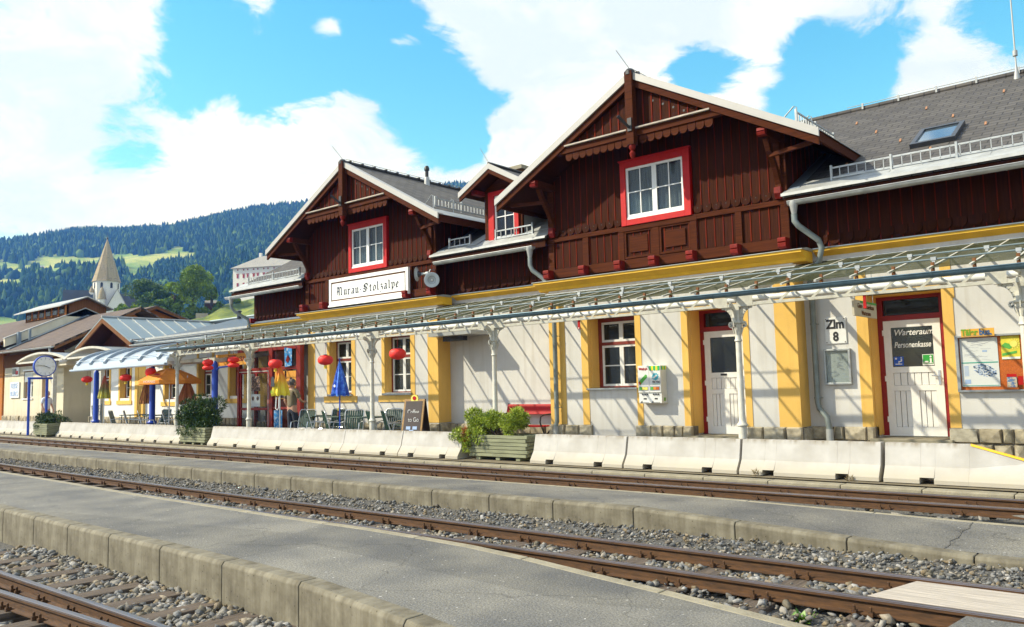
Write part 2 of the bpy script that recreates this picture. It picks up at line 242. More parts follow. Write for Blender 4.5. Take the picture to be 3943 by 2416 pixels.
def glassmat(name, col, op, tint=(.8, .85, .85), rough=.05, spec=.9):
    m, t, p, n, l = base(name); o = t.nodes['Material Output']
    p.inputs['Base Color'].default_value = (*col, 1); p.inputs['Roughness'].default_value = rough; p.inputs['Specular IOR Level'].default_value = spec
    tr = n('ShaderNodeBsdfTransparent'); tr.inputs[0].default_value = (*tint, 1); mx = n('ShaderNodeMixShader'); mx.inputs[0].default_value = op; l(tr.outputs[0], mx.inputs[1]); l(p.outputs[0], mx.inputs[2]); l(mx.outputs[0], o.inputs[0]); return m
K['glass'] = glassmat('window_glass', (.03, .035, .035), .42, spec=.6)
K['glass_sky'] = glassmat('upper_window_glass', (.02, .03, .05), .34, spec=.9)
K['glass_clear'] = glassmat('clear_glass', (.05, .05, .05), .16, (.92, .95, .95))
def canopyglass():
    m, t, p, n, l = base('dirty_wired_glass'); o = t.nodes['Material Output']; co = n('ShaderNodeTexCoord')
    no = n('ShaderNodeTexNoise'); no.inputs['Scale'].default_value = 2.2; no.inputs['Detail'].default_value = 8; l(co.outputs['Object'], no.inputs['Vector'])
    r = n('ShaderNodeValToRGB'); r.color_ramp.elements[0].position = .3; r.color_ramp.elements[1].position = .7; r.color_ramp.elements[0].color = (.030, .032, .014, 1); r.color_ramp.elements[1].color = (.080, .084, .052, 1); l(no.outputs[0], r.inputs[0])
    # a film of dirt: the flatter one looks through the pane, the more of it lies in the way
    g = n('ShaderNodeNewGeometry'); d = n('ShaderNodeVectorMath'); d.operation = 'DOT_PRODUCT'; l(g.outputs['Normal'], d.inputs[0]); l(g.outputs['Incoming'], d.inputs[1])
    def q(op, a_, b_=None):
        k_ = n('ShaderNodeMath'); k_.operation = op
        for i, s_ in enumerate((a_, b_)):
            if s_ is None: continue
            if isinstance(s_, (int, float)): k_.inputs[i].default_value = s_
            else: l(s_, k_.inputs[i])
        return k_.outputs[0]
    f = q('SUBTRACT', 1.0, q('EXPONENT', q('DIVIDE', -.21, q('MAXIMUM', q('ABSOLUTE', d.outputs['Value']), .04))))
    tr = n('ShaderNodeBsdfTransparent'); tr.inputs[0].default_value = (.97, .98, .95, 1); mx = n('ShaderNodeMixShader'); l(f, mx.inputs[0])
    df = n('ShaderNodeBsdfDiffuse'); l(r.outputs[0], df.inputs[0]); gl = n('ShaderNodeBsdfGlossy'); gl.inputs['Roughness'].default_value = .22; gl.inputs[0].default_value = (.5, .55, .5, 1); m2 = n('ShaderNodeMixShader'); m2.inputs[0].default_value = .05; l(df.outputs[0], m2.inputs[1]); l(gl.outputs[0], m2.inputs[2]); t.nodes.remove(p)
    l(tr.outputs[0], mx.inputs[1]); l(m2.outputs[0], mx.inputs[2]); l(mx.outputs[0], o.inputs[0]); return m
K['canopyglass'] = canopyglass()
K['polycarb'] = glassmat('pale_polycarbonate', (.50, .58, .66), .8, (.8, .87, .95), .25)
K['metalroof'] = mat('blue_grey_metal_roof', (.22, .28, .30), .4, .1, .8, .03, 3, metal=.3)
K['metalroof_dark'] = mat('dark_metal_roof', (.07, .09, .11), .45, .2, .8, metal=.3)

# ---------------------------------------------------------------- mesh helpers
PIECES = {}
class MB:
    def __init__(s): s.v = []; s.f = []
    def add(s, vs, fs):
        k = len(s.v); s.v += [tuple(p) for p in vs]; s.f += [tuple(i+k for i in f) for f in fs]; return s
    def box(s, x0, x1, y0, y1, z0, z1):
        return s.add([(x, y, z) for z in (z0, z1) for (x, y) in ((x0, y0), (x1, y0), (x1, y1), (x0, y1))], [(3, 2, 1, 0), (4, 5, 6, 7), (0, 1, 5, 4), (1, 2, 6, 5), (2, 3, 7, 6), (3, 0, 4, 7)])
    def prism(s, pts, ax, a, b):
        n = len(pts); P = {'X': lambda p, q: (q, p[0], p[1]), 'Y': lambda p, q: (p[0], q, p[1]), 'Z': lambda p, q: (p[0], p[1], q)}[ax]
        return s.add([P(p, a) for p in pts]+[P(p, b) for p in pts], [tuple(range(n-1, -1, -1)), tuple(range(n, 2*n))]+[(i, (i+1) % n, n+(i+1) % n, n+i) for i in range(n)])
    def bar(s, a, b, w, h=None, upv=(0, 0, 1)):
        a = Vector(a); b = Vector(b); h = h or w; d = (b-a).normalized(); sd = d.cross(Vector(upv)); sd = sd.normalized() if sd.length > 1e-4 else Vector((1, 0, 0)); u = sd.cross(d)
        P = []
        for q in (a, b): P += [q+sd*(i*w/2)+u*(j*h/2) for i, j in ((-1, -1), (1, -1), (1, 1), (-1, 1))]
        return s.add(P, [(3, 2, 1, 0), (4, 5, 6, 7), (0, 1, 5, 4), (1, 2, 6, 5), (2, 3, 7, 6), (3, 0, 4, 7)])
    def tube(s, pts, r, n=8):
        pts = [Vector(p) for p in pts]; m = len(pts); vs = []; rr = r if isinstance(r, (list, tuple)) else [r]*m; pu = None
        for i, p in enumerate(pts):
            d = (pts[min(i+1, m-1)]-pts[max(i-1, 0)]).normalized(); u = pu if pu is not None else (Vector((0, 0, 1)) if abs(d.z) < .9 else Vector((1, 0, 0)))
            a = d.cross(u); a = a.normalized() if a.length > 1e-5 else d.orthogonal().normalized(); b = a.cross(d); pu = b
            vs += [p+(a*math.cos(2*math.pi*k/n)+b*math.sin(2*math.pi*k/n))*rr[i] for k in range(n)]
        fs = [tuple(range(n)), tuple(range((m-1)*n+n-1, (m-1)*n-1, -1))]
        for i in range(m-1): fs += [(i*n+k, i*n+(k+1) % n, (i+1)*n+(k+1) % n, (i+1)*n+k) for k in range(n)]
        return s.add(vs, fs)
    def lathe(s, prof, cx, cy, n=20, ax='Z', cz=0):
        vs = []
        for (r, z) in prof:
            for k in range(n):
                c_, s_ = math.cos(2*math.pi*k/n)*r, math.sin(2*math.pi*k/n)*r
                vs.append((cx+c_, cy+s_, cz+z) if ax == 'Z' else ((cx+z, cy+c_, cz+s_) if ax == 'X' else (cx+c_, cy+z, cz+s_)))
        fs = [tuple(range(n-1, -1, -1)), tuple(range((len(prof)-1)*n, len(prof)*n))]
        for i in range(len(prof)-1): fs += [(i*n+k, i*n+(k+1) % n, (i+1)*n+(k+1) % n, (i+1)*n+k) for k in range(n)]
        return s.add(vs, fs)
    def rot(s, ang, cx=0, cy=0):
        c_, s_ = math.cos(ang), math.sin(ang); s.v = [(cx+(x-cx)*c_-(y-cy)*s_, cy+(x-cx)*s_+(y-cy)*c_, z) for x, y, z in s.v]; return s
    def shift(s, dx, dy, dz): s.v = [(x+dx, y+dy, z+dz) for x, y, z in s.v]; return s
    def pieces(s):
        """far-apart pieces of this mesh, so that each becomes a part of its own"""
        n = len(s.v); p = list(range(n))
        def fd(a):
            while p[a] != a: p[a] = p[p[a]]; a = p[a]
            return a
        for f in s.f:
            r0 = fd(f[0])
            for q in f[1:]: p[fd(q)] = r0
        root = np.array([fd(i) for i in range(n)]); rs, isl = np.unique(root, return_inverse=True); k = len(rs)
        if k < 2 or k > 1800: return [s]
        V = np.array(s.v); lo = np.full((k, 3), 1e9); hi = np.full((k, 3), -1e9); np.minimum.at(lo, isl, V); np.maximum.at(hi, isl, V); size = (hi-lo).max(1)
        gap = np.maximum(0, np.maximum(lo[:, None]-hi[None], lo[None]-hi[:, None])); near = np.sqrt((gap**2).sum(2)) <= np.maximum(.02, .5*np.maximum(size[:, None], size[None]))
        lab = np.full(k, -1); c_ = 0
        for i in range(k):
            if lab[i] < 0:
                st = [i]; lab[i] = c_
                while st:
                    for j in np.nonzero(near[st.pop()] & (lab < 0))[0]: lab[j] = c_; st.append(j)
                c_ += 1
        if c_ < 2 or c_ > 100: return [s]
        out = [MB() for _ in range(c_)]; mp = [{} for _ in range(c_)]
        for f in s.f:
            g = lab[isl[f[0]]]; M_ = mp[g]; o = out[g]
            for q in f:
                if q not in M_: M_[q] = len(o.v); o.v.append(s.v[q])
            o.f.append(tuple(M_[q] for q in f))
        return [o for o in out if o.f]
    def build(s, name, m, parent=None, smooth=False, bevel=0, loc=None, label=None, fix=True, whole=False):
        ps = [s] if (parent is None or whole) else s.pieces(); res = []
        for q in ps:
            par = parent; c_ = Vector(np.mean(q.v, 0))
            if parent is not None and parent.name in PIECES: par = min(PIECES[parent.name], key=lambda t: max(0, (t[1]-c_).length-t[2]))[0]
            res.append((q.build1(name, m, par, smooth, bevel, loc, label if len(res) == 0 else None, fix), c_, (Vector(np.max(q.v, 0))-Vector(np.min(q.v, 0))).length*.35))
        if len(res) > 1: PIECES[res[0][0].name] = res
        return res[0][0]
    def build1(s, name, m, parent=None, smooth=False, bevel=0, loc=None, label=None, fix=True):
        me = bpy.data.meshes.new(name); o = bpy.data.objects.new(name, me); C.objects.link(o)
        off = Vector((0, 0, 0)); q = parent
        while q is not None: off += q.location; q = q.parent
        if loc is not None and parent is None: o.location = loc; off = Vector(loc)
        me.from_pydata([(x-off.x, y-off.y, z-off.z) for x, y, z in s.v], [], s.f)
        if fix:
            bm = bmesh.new(); bm.from_mesh(me); bmesh.ops.recalc_face_normals(bm, faces=bm.faces); bm.to_mesh(me); bm.free()
        if smooth:
            for p in me.polygons: p.use_smooth = True
            if hasattr(me, 'set_sharp_from_angle'): me.set_sharp_from_angle(angle=R(40))
        me.materials.append(K[m] if isinstance(m, str) else m); o.parent = parent
        if bevel: b = o.modifiers.new('bevel', 'BEVEL'); b.width = bevel; b.segments = 2; b.limit_method = 'ANGLE'; b.angle_limit = R(35)
        if label: o['label'] = label
        return o
def tag(o, label=None, cat=None, group=None, kind=None):
    if label: o['label'] = label
    if cat: o['category'] = cat
    if group: o['group'] = group
    if kind: o['kind'] = kind
    return o
def thing(name, label, cat, loc=(0, 0, 0), group=None):
    o = bpy.data.objects.new(name, None); C.objects.link(o); o.location = loc; o.empty_display_size = .1; return tag(o, label, cat, group)
def dup(root, loc, rotz=0, label=None):
    r = root.copy(); C.objects.link(r); r.location = loc; r.rotation_euler = (0, 0, rotz)
    if label: r['label'] = label
    def rec(a, b):
        for ch in [x for x in bpy.data.objects if x.parent == a]:
            c_ = ch.copy(); C.objects.link(c_); c_.parent = b; rec(ch, c_)
    rec(root, r); return r
FONT = None
def text(body, name, m, parent, loc, size, rot=(R(90), 0, 0), ext=.004, align='CENTER', shear=0, sx=1, bold=0):
    cu = bpy.data.curves.new(name, 'FONT'); cu.body = body; cu.size = size; cu.extrude = ext; cu.align_x = align; cu.align_y = 'CENTER'; cu.shear = shear; cu.offset = bold
    o = bpy.data.objects.new(name, cu); C.objects.link(o); bpy.context.view_layer.update()
    me = bpy.data.meshes.new_from_object(o.evaluated_get(bpy.context.evaluated_depsgraph_get())); bpy.data.objects.remove(o)
    me.materials.clear(); me.materials.append(K[m] if isinstance(m, str) else m)
    off = Vector((0, 0, 0)); q = parent
    while q is not None: off += q.location; q = q.parent
    me.transform(Matrix.Diagonal((sx, 1, 1, 1))); t = bpy.data.objects.new(name, me); C.objects.link(t); t.parent = parent; t.location = Vector(loc)-off; t.rotation_euler = rot; return t
def arc(cx, cz, r, a0, a1, n): return [(cx+r*math.cos(R(a0+(a1-a0)*i/n)), cz+r*math.sin(R(a0+(a1-a0)*i/n))) for i in range(n+1)]
ORD = 'first second third fourth fifth sixth seventh eighth ninth tenth eleventh twelfth thirteenth fourteenth fifteenth sixteenth seventeenth eighteenth nineteenth twentieth'.split()
def nth(i):
    return ORD[i] if i < 20 else ('twenty-'+ORD[i-20] if i < 29 else ('thirtieth' if i == 29 else ('thirty-'+ORD[i-30] if i < 39 else ('fortieth' if i == 39 else 'forty-'+ORD[i-40]))))

# ================================================================ GROUND AND TRACKS
def bend(x, k):
    if x > -8: return 0
    return k*(x+8)**2 if x > -30 else k*(22**2+44*(-30-x))
def sheet(name, m, front, back, z, kind='structure', z2=None):
    # front / back: (x, y) lines sampled at the same x
    b = MB(); n = len(front); zz = z2 if z2 is not None else z
    f = (lambda i: z[i]) if isinstance(z, list) else (lambda i: z); g = (lambda i: zz[i]) if isinstance(zz, list) else (lambda i: zz)
    b.add([(x, y, f(i)) for i, (x, y) in enumerate(front)]+[(x, y, g(i)) for i, (x, y) in enumerate(back)], [(i, i+1, n+i+1, n+i) for i in range(n-1)])
    return tag(b.build(name, m), kind=kind)
def ip(x, pts):
    if x <= pts[0][0]: return pts[0][1]
    for (a, b), (c_, d) in zip(pts, pts[1:]):
        if x <= c_: return b+(d-b)*(x-a)/(c_-a)
    return pts[-1][1]
P1N = [(-90, 6.2), (-40, 4.6), (-20, 4.1), (-12.3, 3.96), (-10, 3.90), (-7.8, 3.87), (-6.6, 3.83), (-5.4, 3.77), (-4.0, 3.55), (-2.5, 3.2), (4, 1.5)]
P1F = [(-90, 8.5), (-40, 6.9), (-26, 6.22), (-18.9, 6.02), (-15.2, 5.88), (-12.1, 5.73), (-8.4, 5.66), (-6.5, 5.66), (-5.3, 5.58), (-4.6, 5.47), (-4.0, 5.33), (-2.9, 5.10), (-1.9, 4.85), (4, 3.4)]
P2N = lambda x: 8.27+bend(x, .0009)
P2F = lambda x: 9.80+bend(x, .0007)
zP2 = lambda x: ip(x, [(-5.2, 0), (-1.75, -.16), (6, -.16)])
xs = [4-.5*i for i in range(60)]+[-26-2*i for i in range(34)]; xs = sorted(xs)
b = MB(); b.add([(-4000, -4000, -.48), (4000, -4000, -.48), (4000, 4000, -.48), (-4000, 4000, -.48)], [(0, 1, 2, 3)]); tag(b.build('ground', 'earth'), kind='structure')
tag(sheet('gravel_bed', 'gravelbed', [(x, -6) for x in xs], [(x, ip(x, P1N)+.1) for x in xs], -.42))
tag(sheet('gravel_bed', 'gravelbed', [(x, ip(x, P1F)-.1) for x in xs], [(x, P2N(x)+.1) for x in xs], -.238))
tag(sheet('gravel_bed', 'gravelbed', [(x, P2F(x)-.1) for x in xs], [(x, 12+bend(x, .0007)) for x in xs], -.255))
sheet('platform', 'asphalt', [(x, ip(x, P1N)+.17) for x in xs], [(x, ip(x, P1F)-.09) for x in xs], 0)
sheet('platform', 'asphalt', [(x, P2N(x)+.17) for x in xs], [(x, P2F(x)-.07) for x in xs], [zP2(x) for x in xs], z2=[min(-.035, zP2(x)*.35-.035) for x in xs])
sheet('platform', 'earth', [(x, 11.98+bend(x, .0007)) for x in xs], [(x, 15.76) for x in xs], -.012, z2=.05)
# a crack with a darker patch across the second platform
b = MB(); pts = [(-2.00+.02*math.sin(i*2.3), 8.45+i*.16) for i in range(9)]
zz_ = lambda y: zP2(-2)+(zP2(-2)*.35-.035-zP2(-2))*(y-8.44)/(9.73-8.44)+.004
for (x0, y0), (x1, y1) in zip(pts, pts[1:]): b.add([(x0-.006, y0, zz_(y0)), (x0+.006, y0, zz_(y0)), (x1+.006, y1, zz_(y1)), (x1-.006, y1, zz_(y1))], [(0, 1, 2, 3)])
tag(b.build('platform_joint', 'gravelbed', fix=False), kind='structure')
# edge blocks
def edge_block(x0, x1, yf, zt, zb, w, name, m='block', top=.03):
    b = MB(); g = .006; n = 2; ring = []
    for i in range(n+1):
        x = x0+g+(x1-x0-2*g)*i/n; y = yf(x); t = zt(x); ring.append([(x, y, zb), (x, y, t-top), (x, y+top*.8, t), (x, y+w, t), (x, y+w, zb)])
    vs = sum(ring, []); fs = [(0, 1, 2, 3, 4), tuple(5*n+k for k in (4, 3, 2, 1, 0))]
    for i in range(n): fs += [(5*i+k, 5*i+(k+1) % 5, 5*i+5+(k+1) % 5, 5*i+5+k) for k in range(5)]
    return b.add(vs, fs).build(name, m, loc=((x0+x1)/2, yf((x0+x1)/2), zb), bevel=.008)
f1 = lambda x: ip(x, P1N); k = 0; x = -3.03
J1 = [-1.9, -2.95, -3.95, -5.38, -6.58, -7.76, -8.9, -9.98, -11.05]
x = -11.05
while x > -46: x -= 1.12; J1.append(x)
for i in range(len(J1)-1):
    o = edge_block(J1[i+1], J1[i], f1, lambda x: .003, -.46, .18, 'edge_block')
    tag(o, 'stained concrete edge block of the nearest platform, %s from the lower right' % nth(i) if i < 20 else 'small distant edge block of the nearest platform, %s from the lower right' % nth(i), 'edge block', 'edge blocks along the nearest platform')
J2 = [3.4, 1.2, -.45, -1.72, -2.82, -3.98, -5.24, -6.42, -7.5, -8.6, -9.75, -10.9, -12.05]; x = -12.05
while x > -52: x -= 1.13; J2.append(x)
for i in range(len(J2)-1):
    o = edge_block(J2[i+1], J2[i], P2N, lambda x: zP2(x)+.003, -.33, .18, 'edge_block')
    tag(o, 'weathered concrete edge block of the middle platform, %s counted from the right frame edge' % nth(i), 'edge block', 'edge blocks along the middle platform')
def strip(name, yf, w, zf, zb, joints, lab, grp, m='kerb'):
    for i in range(len(joints)-1):
        o = edge_block(joints[i+1], joints[i], yf, zf, zb, w, name, m, .012); tag(o, lab % nth(i), 'kerb stone', grp)
JK = [6-1.5*i for i in range(32)]
strip('kerb_stone', lambda x: ip(x, P1F)-.11, .115, lambda x: .004, -.3, JK, 'thin kerb stone on the far rim of the nearest platform, %s from the right', 'thin kerb stones behind the nearest platform')
strip('kerb_stone', lambda x: P2F(x)-.09, .09, lambda x: min(-.035, zP2(x)*.35-.035)+.004, -.3, JK, 'thin kerb stone on the far rim of the middle platform, %s from the right', 'thin kerb stones behind the middle platform')
strip('kerb_stone', lambda x: 11.76+bend(x, .0007), .27, lambda x: -.03, -.3, [5.4-1.05*i for i in range(44)], 'flat pale kerb stone between back rails and barriers, %s from the right', 'flat kerb stones in front of the barriers')

# rails
def sweep(prof, line, z):
    b = MB(); n = len(prof); vs = []
    for i, (x, y) in enumerate(line):
        a = Vector(line[max(i-1, 0)]); c_ = Vector(line[min(i+1, len(line)-1)]); d = (c_-a).normalized(); s = Vector((-d.y, d.x))
        vs += [(x+s.x*p, y+s.y*p, z+q) for p, q in prof]
    fs = [tuple(range(n)), tuple(range(len(vs)-1, len(vs)-n-1, -1))]
    for i in range(len(line)-1): fs += [(i*n+k, i*n+(k+1) % n, (i+1)*n+(k+1) % n, (i+1)*n+k) for k in range(n)]
    return b.add(vs, fs)
RP = [(-.05, -.116), (.05, -.116), (.05, -.108), (.012, -.095), (.008, -.04), (.028, -.03), (.028, -.004), (-.028, -.004), (-.028, -.03), (-.008, -.04), (-.012, -.095), (-.05, -.108)]
HP = [(-.029, -.012), (.029, -.012), (.027, -.002), (.02, .001), (-.02, .001), (-.027, -.002)]
def track(label, rails, z, ties, tie_w, k, clips=True, xr=(-90, 5)):
    t = thing('railway_track', label, 'railway track', (xr[1]-3, rails[0][0] if not callable(rails[0]) else rails[0](0), z-.13)); X = [q for q in [xr[0]+.75*i for i in range(int((xr[1]-xr[0])/.75)+1)]]
    for rf in rails:
        line = [(x, rf(x)) for x in X]; r_ = sweep(RP, line, z).build('rail', 'rust', t, smooth=False)
        sweep(HP, line, z).build('rail_head', 'railtop', r_)
        if clips:
            c_ = MB(); q = xr[1]
            for tx in ties:
                if tx > -35:
                    for dx in (-.055, .055):
                        y = rf(tx+dx)
                        for sd in (-1, 1):
                            c_.box(tx+dx-.016, tx+dx+.016, y+sd*.055-.022, y+sd*.055+.022, z-.116, z-.085); c_.lathe([(.011, 0), (.011, .035), (.004, .04)], tx+dx, y+sd*.06, 6, cz=z-.09)
            tag(c_.build('rail_clip', 'rust', r_, whole=True), kind='stuff')
    if tie_w:
        ym = sum(rf(0) for rf in rails)/len(rails)
        for i, tx in enumerate(ties[:100]):
            y = sum(rf(tx) for rf in rails)/len(rails)
            MB().box(tx-.11+.01*math.sin(i*3), tx+.11, y-tie_w/2, y+tie_w/2, z-.27, z-.122+.006*math.sin(i*7)).build('sleeper', 'sleeper', t, bevel=.01)
    return t
tiesF = [3.2-.735*i for i in range(80)]
track('rusty narrow gauge track between the nearest and the middle platform', [lambda x: 6.0+bend(x, .0016), lambda x: 6.80+bend(x, .0014)], -.07, tiesF, 1.5, 0)
track('rusty track with deep set rails between middle platform and barriers', [lambda x: 10.88+bend(x, .0007), lambda x: 11.67+bend(x, .0007)], -.07, [3.2-.8*i for i in range(60)], 0, 0)
tiesN = [-1.2-.60*i for i in range(40)]
track('shiny pair of rails with bolts in the lower left corner', [lambda x: 2.93+.012*(x+6), lambda x: 2.70+.055*(x+6.5) if x < -5 else 2.70+.055*1.5], -.20, tiesN, 1.9, 0, xr=(-40, 2))
# crossing planks and ramps at the right
t = MB().box(-1.95, 3.2, 6.07, 6.70, -.20, -.078); t.v = [(x+(.16*(y-6.07)/.63 if x < 0 else 0), y, z) for x, y, z in t.v]
tag(t.build('crossing_plank', 'plank', loc=(0, 6.4, -.2), bevel=.006), 'thick bleached wooden plank between the rails at the crossing', 'plank')
sheet('crossing_ramp', 'asphalt', [(x, 6.9) for x in (-1.1, 1, 5)], [(x, 8.25) for x in (-1.1, 1, 5)], -.10, z2=-.13)
sheet('crossing_ramp', 'asphalt', [(x, 4.6) for x in (-1.45, -1, 5)], [(x, 5.93) for x in (-1.3, -1, 5)], -.085)
sheet('crossing_ramp', 'asphalt', [(-1.75, 10.3), (-1.2, 9.86), (5, 9.86)], [(-1.72, 10.35), (-1.2, 10.82), (5, 10.82)], -.072)
sheet('crossing_ramp', 'asphalt', [(-1.6, 11.2), (-1.2, 10.97), (5, 10.97)], [(-1.6, 11.3), (-1.2, 11.6), (5, 11.6)], -.078)

# ballast stones: one mesh, thousands of small rough stones
ico = bmesh.new(); bmesh.ops.create_icosphere(ico, subdivisions=1, radius=1); IV = np.array([v.co[:] for v in ico.verts]); IF = np.array([[v.index for v in f.verts] for f in ico.faces]); ico.free()
def scatter(name, m, P, size, flat=.6, kind='stuff'):
    n = len(P); nv = len(IV); V = np.repeat(IV[None], n, 0)*(1+rng.uniform(-.5, .5, (n, nv, 1)))
    s = (.5+rng.random((n, 1, 1))**2.2*1.35)*size*1.1; V = V*s*np.stack([rng.uniform(.8, 1.5, n), rng.uniform(.6, 1.1, n), rng.uniform(.45, .9, n)], 1)[:, None]
    a = rng.uniform(0, 6.28, n); ca, sa = np.cos(a)[:, None], np.sin(a)[:, None]; X = V[..., 0]*ca-V[..., 1]*sa; Y = V[..., 0]*sa+V[..., 1]*ca; tl = rng.uniform(-.6, .6, n)[:, None]
    Z = V[..., 2]*np.cos(tl)+X*np.sin(tl); X = X*np.cos(tl)-V[..., 2]*np.sin(tl); V = np.stack([X, Y, Z], 2)+P[:, None]
    Fc = (IF[None]+np.arange(n)[:, None, None]*nv).reshape(-1, 3); me = bpy.data.meshes.new(name); me.vertices.add(n*nv); me.vertices.foreach_set('co', V.reshape(-1)); me.loops.add(Fc.size); me.loops.foreach_set('vertex_index', Fc.reshape(-1))
    me.polygons.add(len(Fc)); me.polygons.foreach_set('loop_start', np.arange(len(Fc))*3); me.polygons.foreach_set('loop_total', np.full(len(Fc), 3)); me.update(); me.validate(); me.materials.append(K[m])
    o = bpy.data.objects.new(name, me); C.objects.link(o); return tag(o, kind=kind)
def rnd(n, x0, x1, yf, yb, z, zj=.02, pw=1.0):
    x = x1-(x1-x0)*rng.uniform(0, 1, n)**pw; t = rng.uniform(0, 1, n); y = np.array([yf(a)+(yb(a)-yf(a))*b for a, b in zip(x, t)]); return np.stack([x, y, z+rng.uniform(-zj, zj, n)], 1)
def notie(P, ties, w=.10, r0=-9e9, r1=9e9, keep=.06):
    T = np.array(ties); d = np.abs(P[:, 0][:, None]-T[None]).min(1); m = (d > w) | (rng.uniform(0, 1, len(P)) < keep) | (P[:, 1] < r0) | (P[:, 1] > r1); return P[m]
a = notie(rnd(7500, -14, -1.4, lambda x: 6.06+bend(x, .0015), lambda x: 6.74+bend(x, .0014), -.205, .02, 1.5), tiesF)
a2 = rnd(15000, -26, -.2, lambda x: 6.88+bend(x, .0014), lambda x: P2N(x)-.01, -.235, .035, 1.5)
a3 = rnd(900, -5.2, -1.2, lambda x: ip(x, P1F)+.02, lambda x: 5.95, -.20, .03)
a3 = a3[a3[:, 1] > np.array([ip(q, P1F)+.02 for q in a3[:, 0]])]
tag(scatter('gravel', 'stones', np.concatenate([a, a3]), .021), 'grey and brown track gravel'); tag(scatter('gravel', 'stones', a2, .0165), 'fine grey gravel along the middle platform')
a = notie(rnd(12000, -11, -2.2, lambda x: 3.02, lambda x: ip(x, P1N)-.01, -.365, .035, 1.3), tiesN, r1=3.72, keep=.1); a2 = rnd(2600, -9, -3, lambda x: 1.4, lambda x: 2.62, -.40, .03)
tag(scatter('gravel', 'stones', np.concatenate([a, a2]), .025), 'coarse grey gravel')
a = rnd(60, -3.6, -1.5, lambda x: 10.2, lambda x: 11.5, -.215, .02); tag(scatter('gravel', 'stones', a, .035), 'loose stones')

# dandelion tuft beside the rail
t = thing('weed_tuft', 'small bright green weed growing in the gravel beside the near rail', 'weed', (-2.29, 5.72, -.22))
K['weed'] = mat('fresh_weed_green', (.06, .16, .01), .5, .0, 20, col2=(.16, .30, .02)); b = MB()
for i in range(34):
    an = random.uniform(0, 6.28); ln = random.uniform(.07, .13); el = random.uniform(.5, 1.25); cx, cy = -2.29+random.uniform(-.05, .05), 5.72+random.uniform(-.03, .03); w = .014
    dx, dy = math.cos(an), math.sin(an); pr = []
    for j, ww in enumerate((.4, 1, 1.3, .9, 0)):
        q = j/4; h = ln*q; px, py, pz = cx+dx*h*math.cos(el), cy+dy*h*math.cos(el), -.24+h*math.sin(el)-.02*q*q; pr.append(((px-dy*w*ww, py+dx*w*ww, pz), (px+dy*w*ww, py-dx*w*ww, pz)))
    b.add([p for q in pr for p in q], [(2*j, 2*j+1, 2*j+3, 2*j+2) for j in range(4)])
b.build('leaf', 'weed', t, fix=False)

# ================================================================ CONCRETE BARRIERS
def barrier(x0, x1, slope=None):
    y0 = 12.13+bend((x0+x1)/2, .0007); o = MB(); prof = lambda z, b=0: [(y0, b), (y0, .055) if b == 0 else (y0, b+.001), (y0+.115, .22), (y0+.19, z), (y0+.34, z), (y0+.415, .22), (y0+.53, .055), (y0+.53, b)]
    g = .02; cuts = [x0+g, x0+(x1-x0)*.23-.09, x0+(x1-x0)*.23+.09, x0+(x1-x0)*.75-.09, x0+(x1-x0)*.75+.09, x1-g]; Z = .53
    zt = lambda x: Z if slope is None or x < slope[0] else Z+(slope[2]-Z)*(x-slope[0])/(slope[1]-slope[0])
    if slope: cuts = sorted(cuts+[slope[0]])
    notch = [(cuts[1], cuts[2])] if not slope else []; nx = (x0+(x1-x0)*.23, x0+(x1-x0)*.75)
    for a, b in zip(cuts, cuts[1:]):
        m = (a+b)/2; nt_ = any(abs(m-q) < .085 for q in nx); bb = .082 if nt_ else 0
        pa, pb = prof(zt(a), bb), prof(zt(b), bb)
        if nt_:
            for P in (pa, pb): P[0] = (y0+.01, bb); P[1] = (y0+.012, bb+.004); P[7] = (y0+.52, bb); P[6] = (y0+.518, bb+.004)
        def clampz(P, z): return [(y, min(h, z)) for y, h in P]
        pa, pb = clampz(pa, zt(a)), clampz(pb, zt(b)); n = 8
        o.add([(a, *p) for p in pa]+[(b, *p) for p in pb], [tuple(range(n)), tuple(range(2*n-1, n-1, -1))]+[(i, (i+1) % n, n+(i+1) % n, n+i) for i in range(n)])
    return o
BG = [[-9.95, -7.86, -5.74, -3.62], [-21.90, -19.93, -17.82, -15.75, -13.70, -11.84], [-33.45, -31.53, -29.59, -27.54, -25.57, -23.62], [-47.5, -45.5, -43.4, -41.1, -38.95, -36.95, -34.95]]
nm = ['right of the bench planter', 'between bench planter and dark juniper', 'between dark juniper and clock', 'left of the station clock']
bd = MB(); 
for gi, G in enumerate(BG):
    for i in range(len(G)-1):
        j = len(G)-2-i; a, b_ = G[j], G[j+1]
        o = barrier(a, b_).build('concrete_barrier', 'barrier', loc=((a+b_)/2, 12.4, 0), bevel=.008)
        tag(o, 'white barrier, %s from the right in the row %s' % (nth(i), nm[gi]), 'barrier', 'concrete barriers along the back track')
o = thing('concrete_barrier', 'pale concrete barrier sloping down to the right with yellow edge stripe', 'barrier', (-2.5, 12.4, 0), 'concrete barriers along the back track')
barrier(-3.60, -1.1, (-2.52, -.9, .02)).build('barrier_body', 'barrier', o, bevel=.006)
y = 12.13; b = MB(); b.add([(-2.5, y+.185, .538), (-2.5, y+.225, .540), (-1.2, y+.225, .162), (-1.2, y+.185, .16), ], [(0, 1, 2, 3)]); b.build('edge_stripe', 'yellowtape', o, fix=False)
b = MB(); b.add([(-2.5, y+.182, .536), (-1.2, y+.176, .158), (-1.2, y+.165, .135), (-2.5, y+.178, .512)], [(0, 1, 2, 3)]); b.build('edge_stripe', 'yellowtape', o, fix=False)

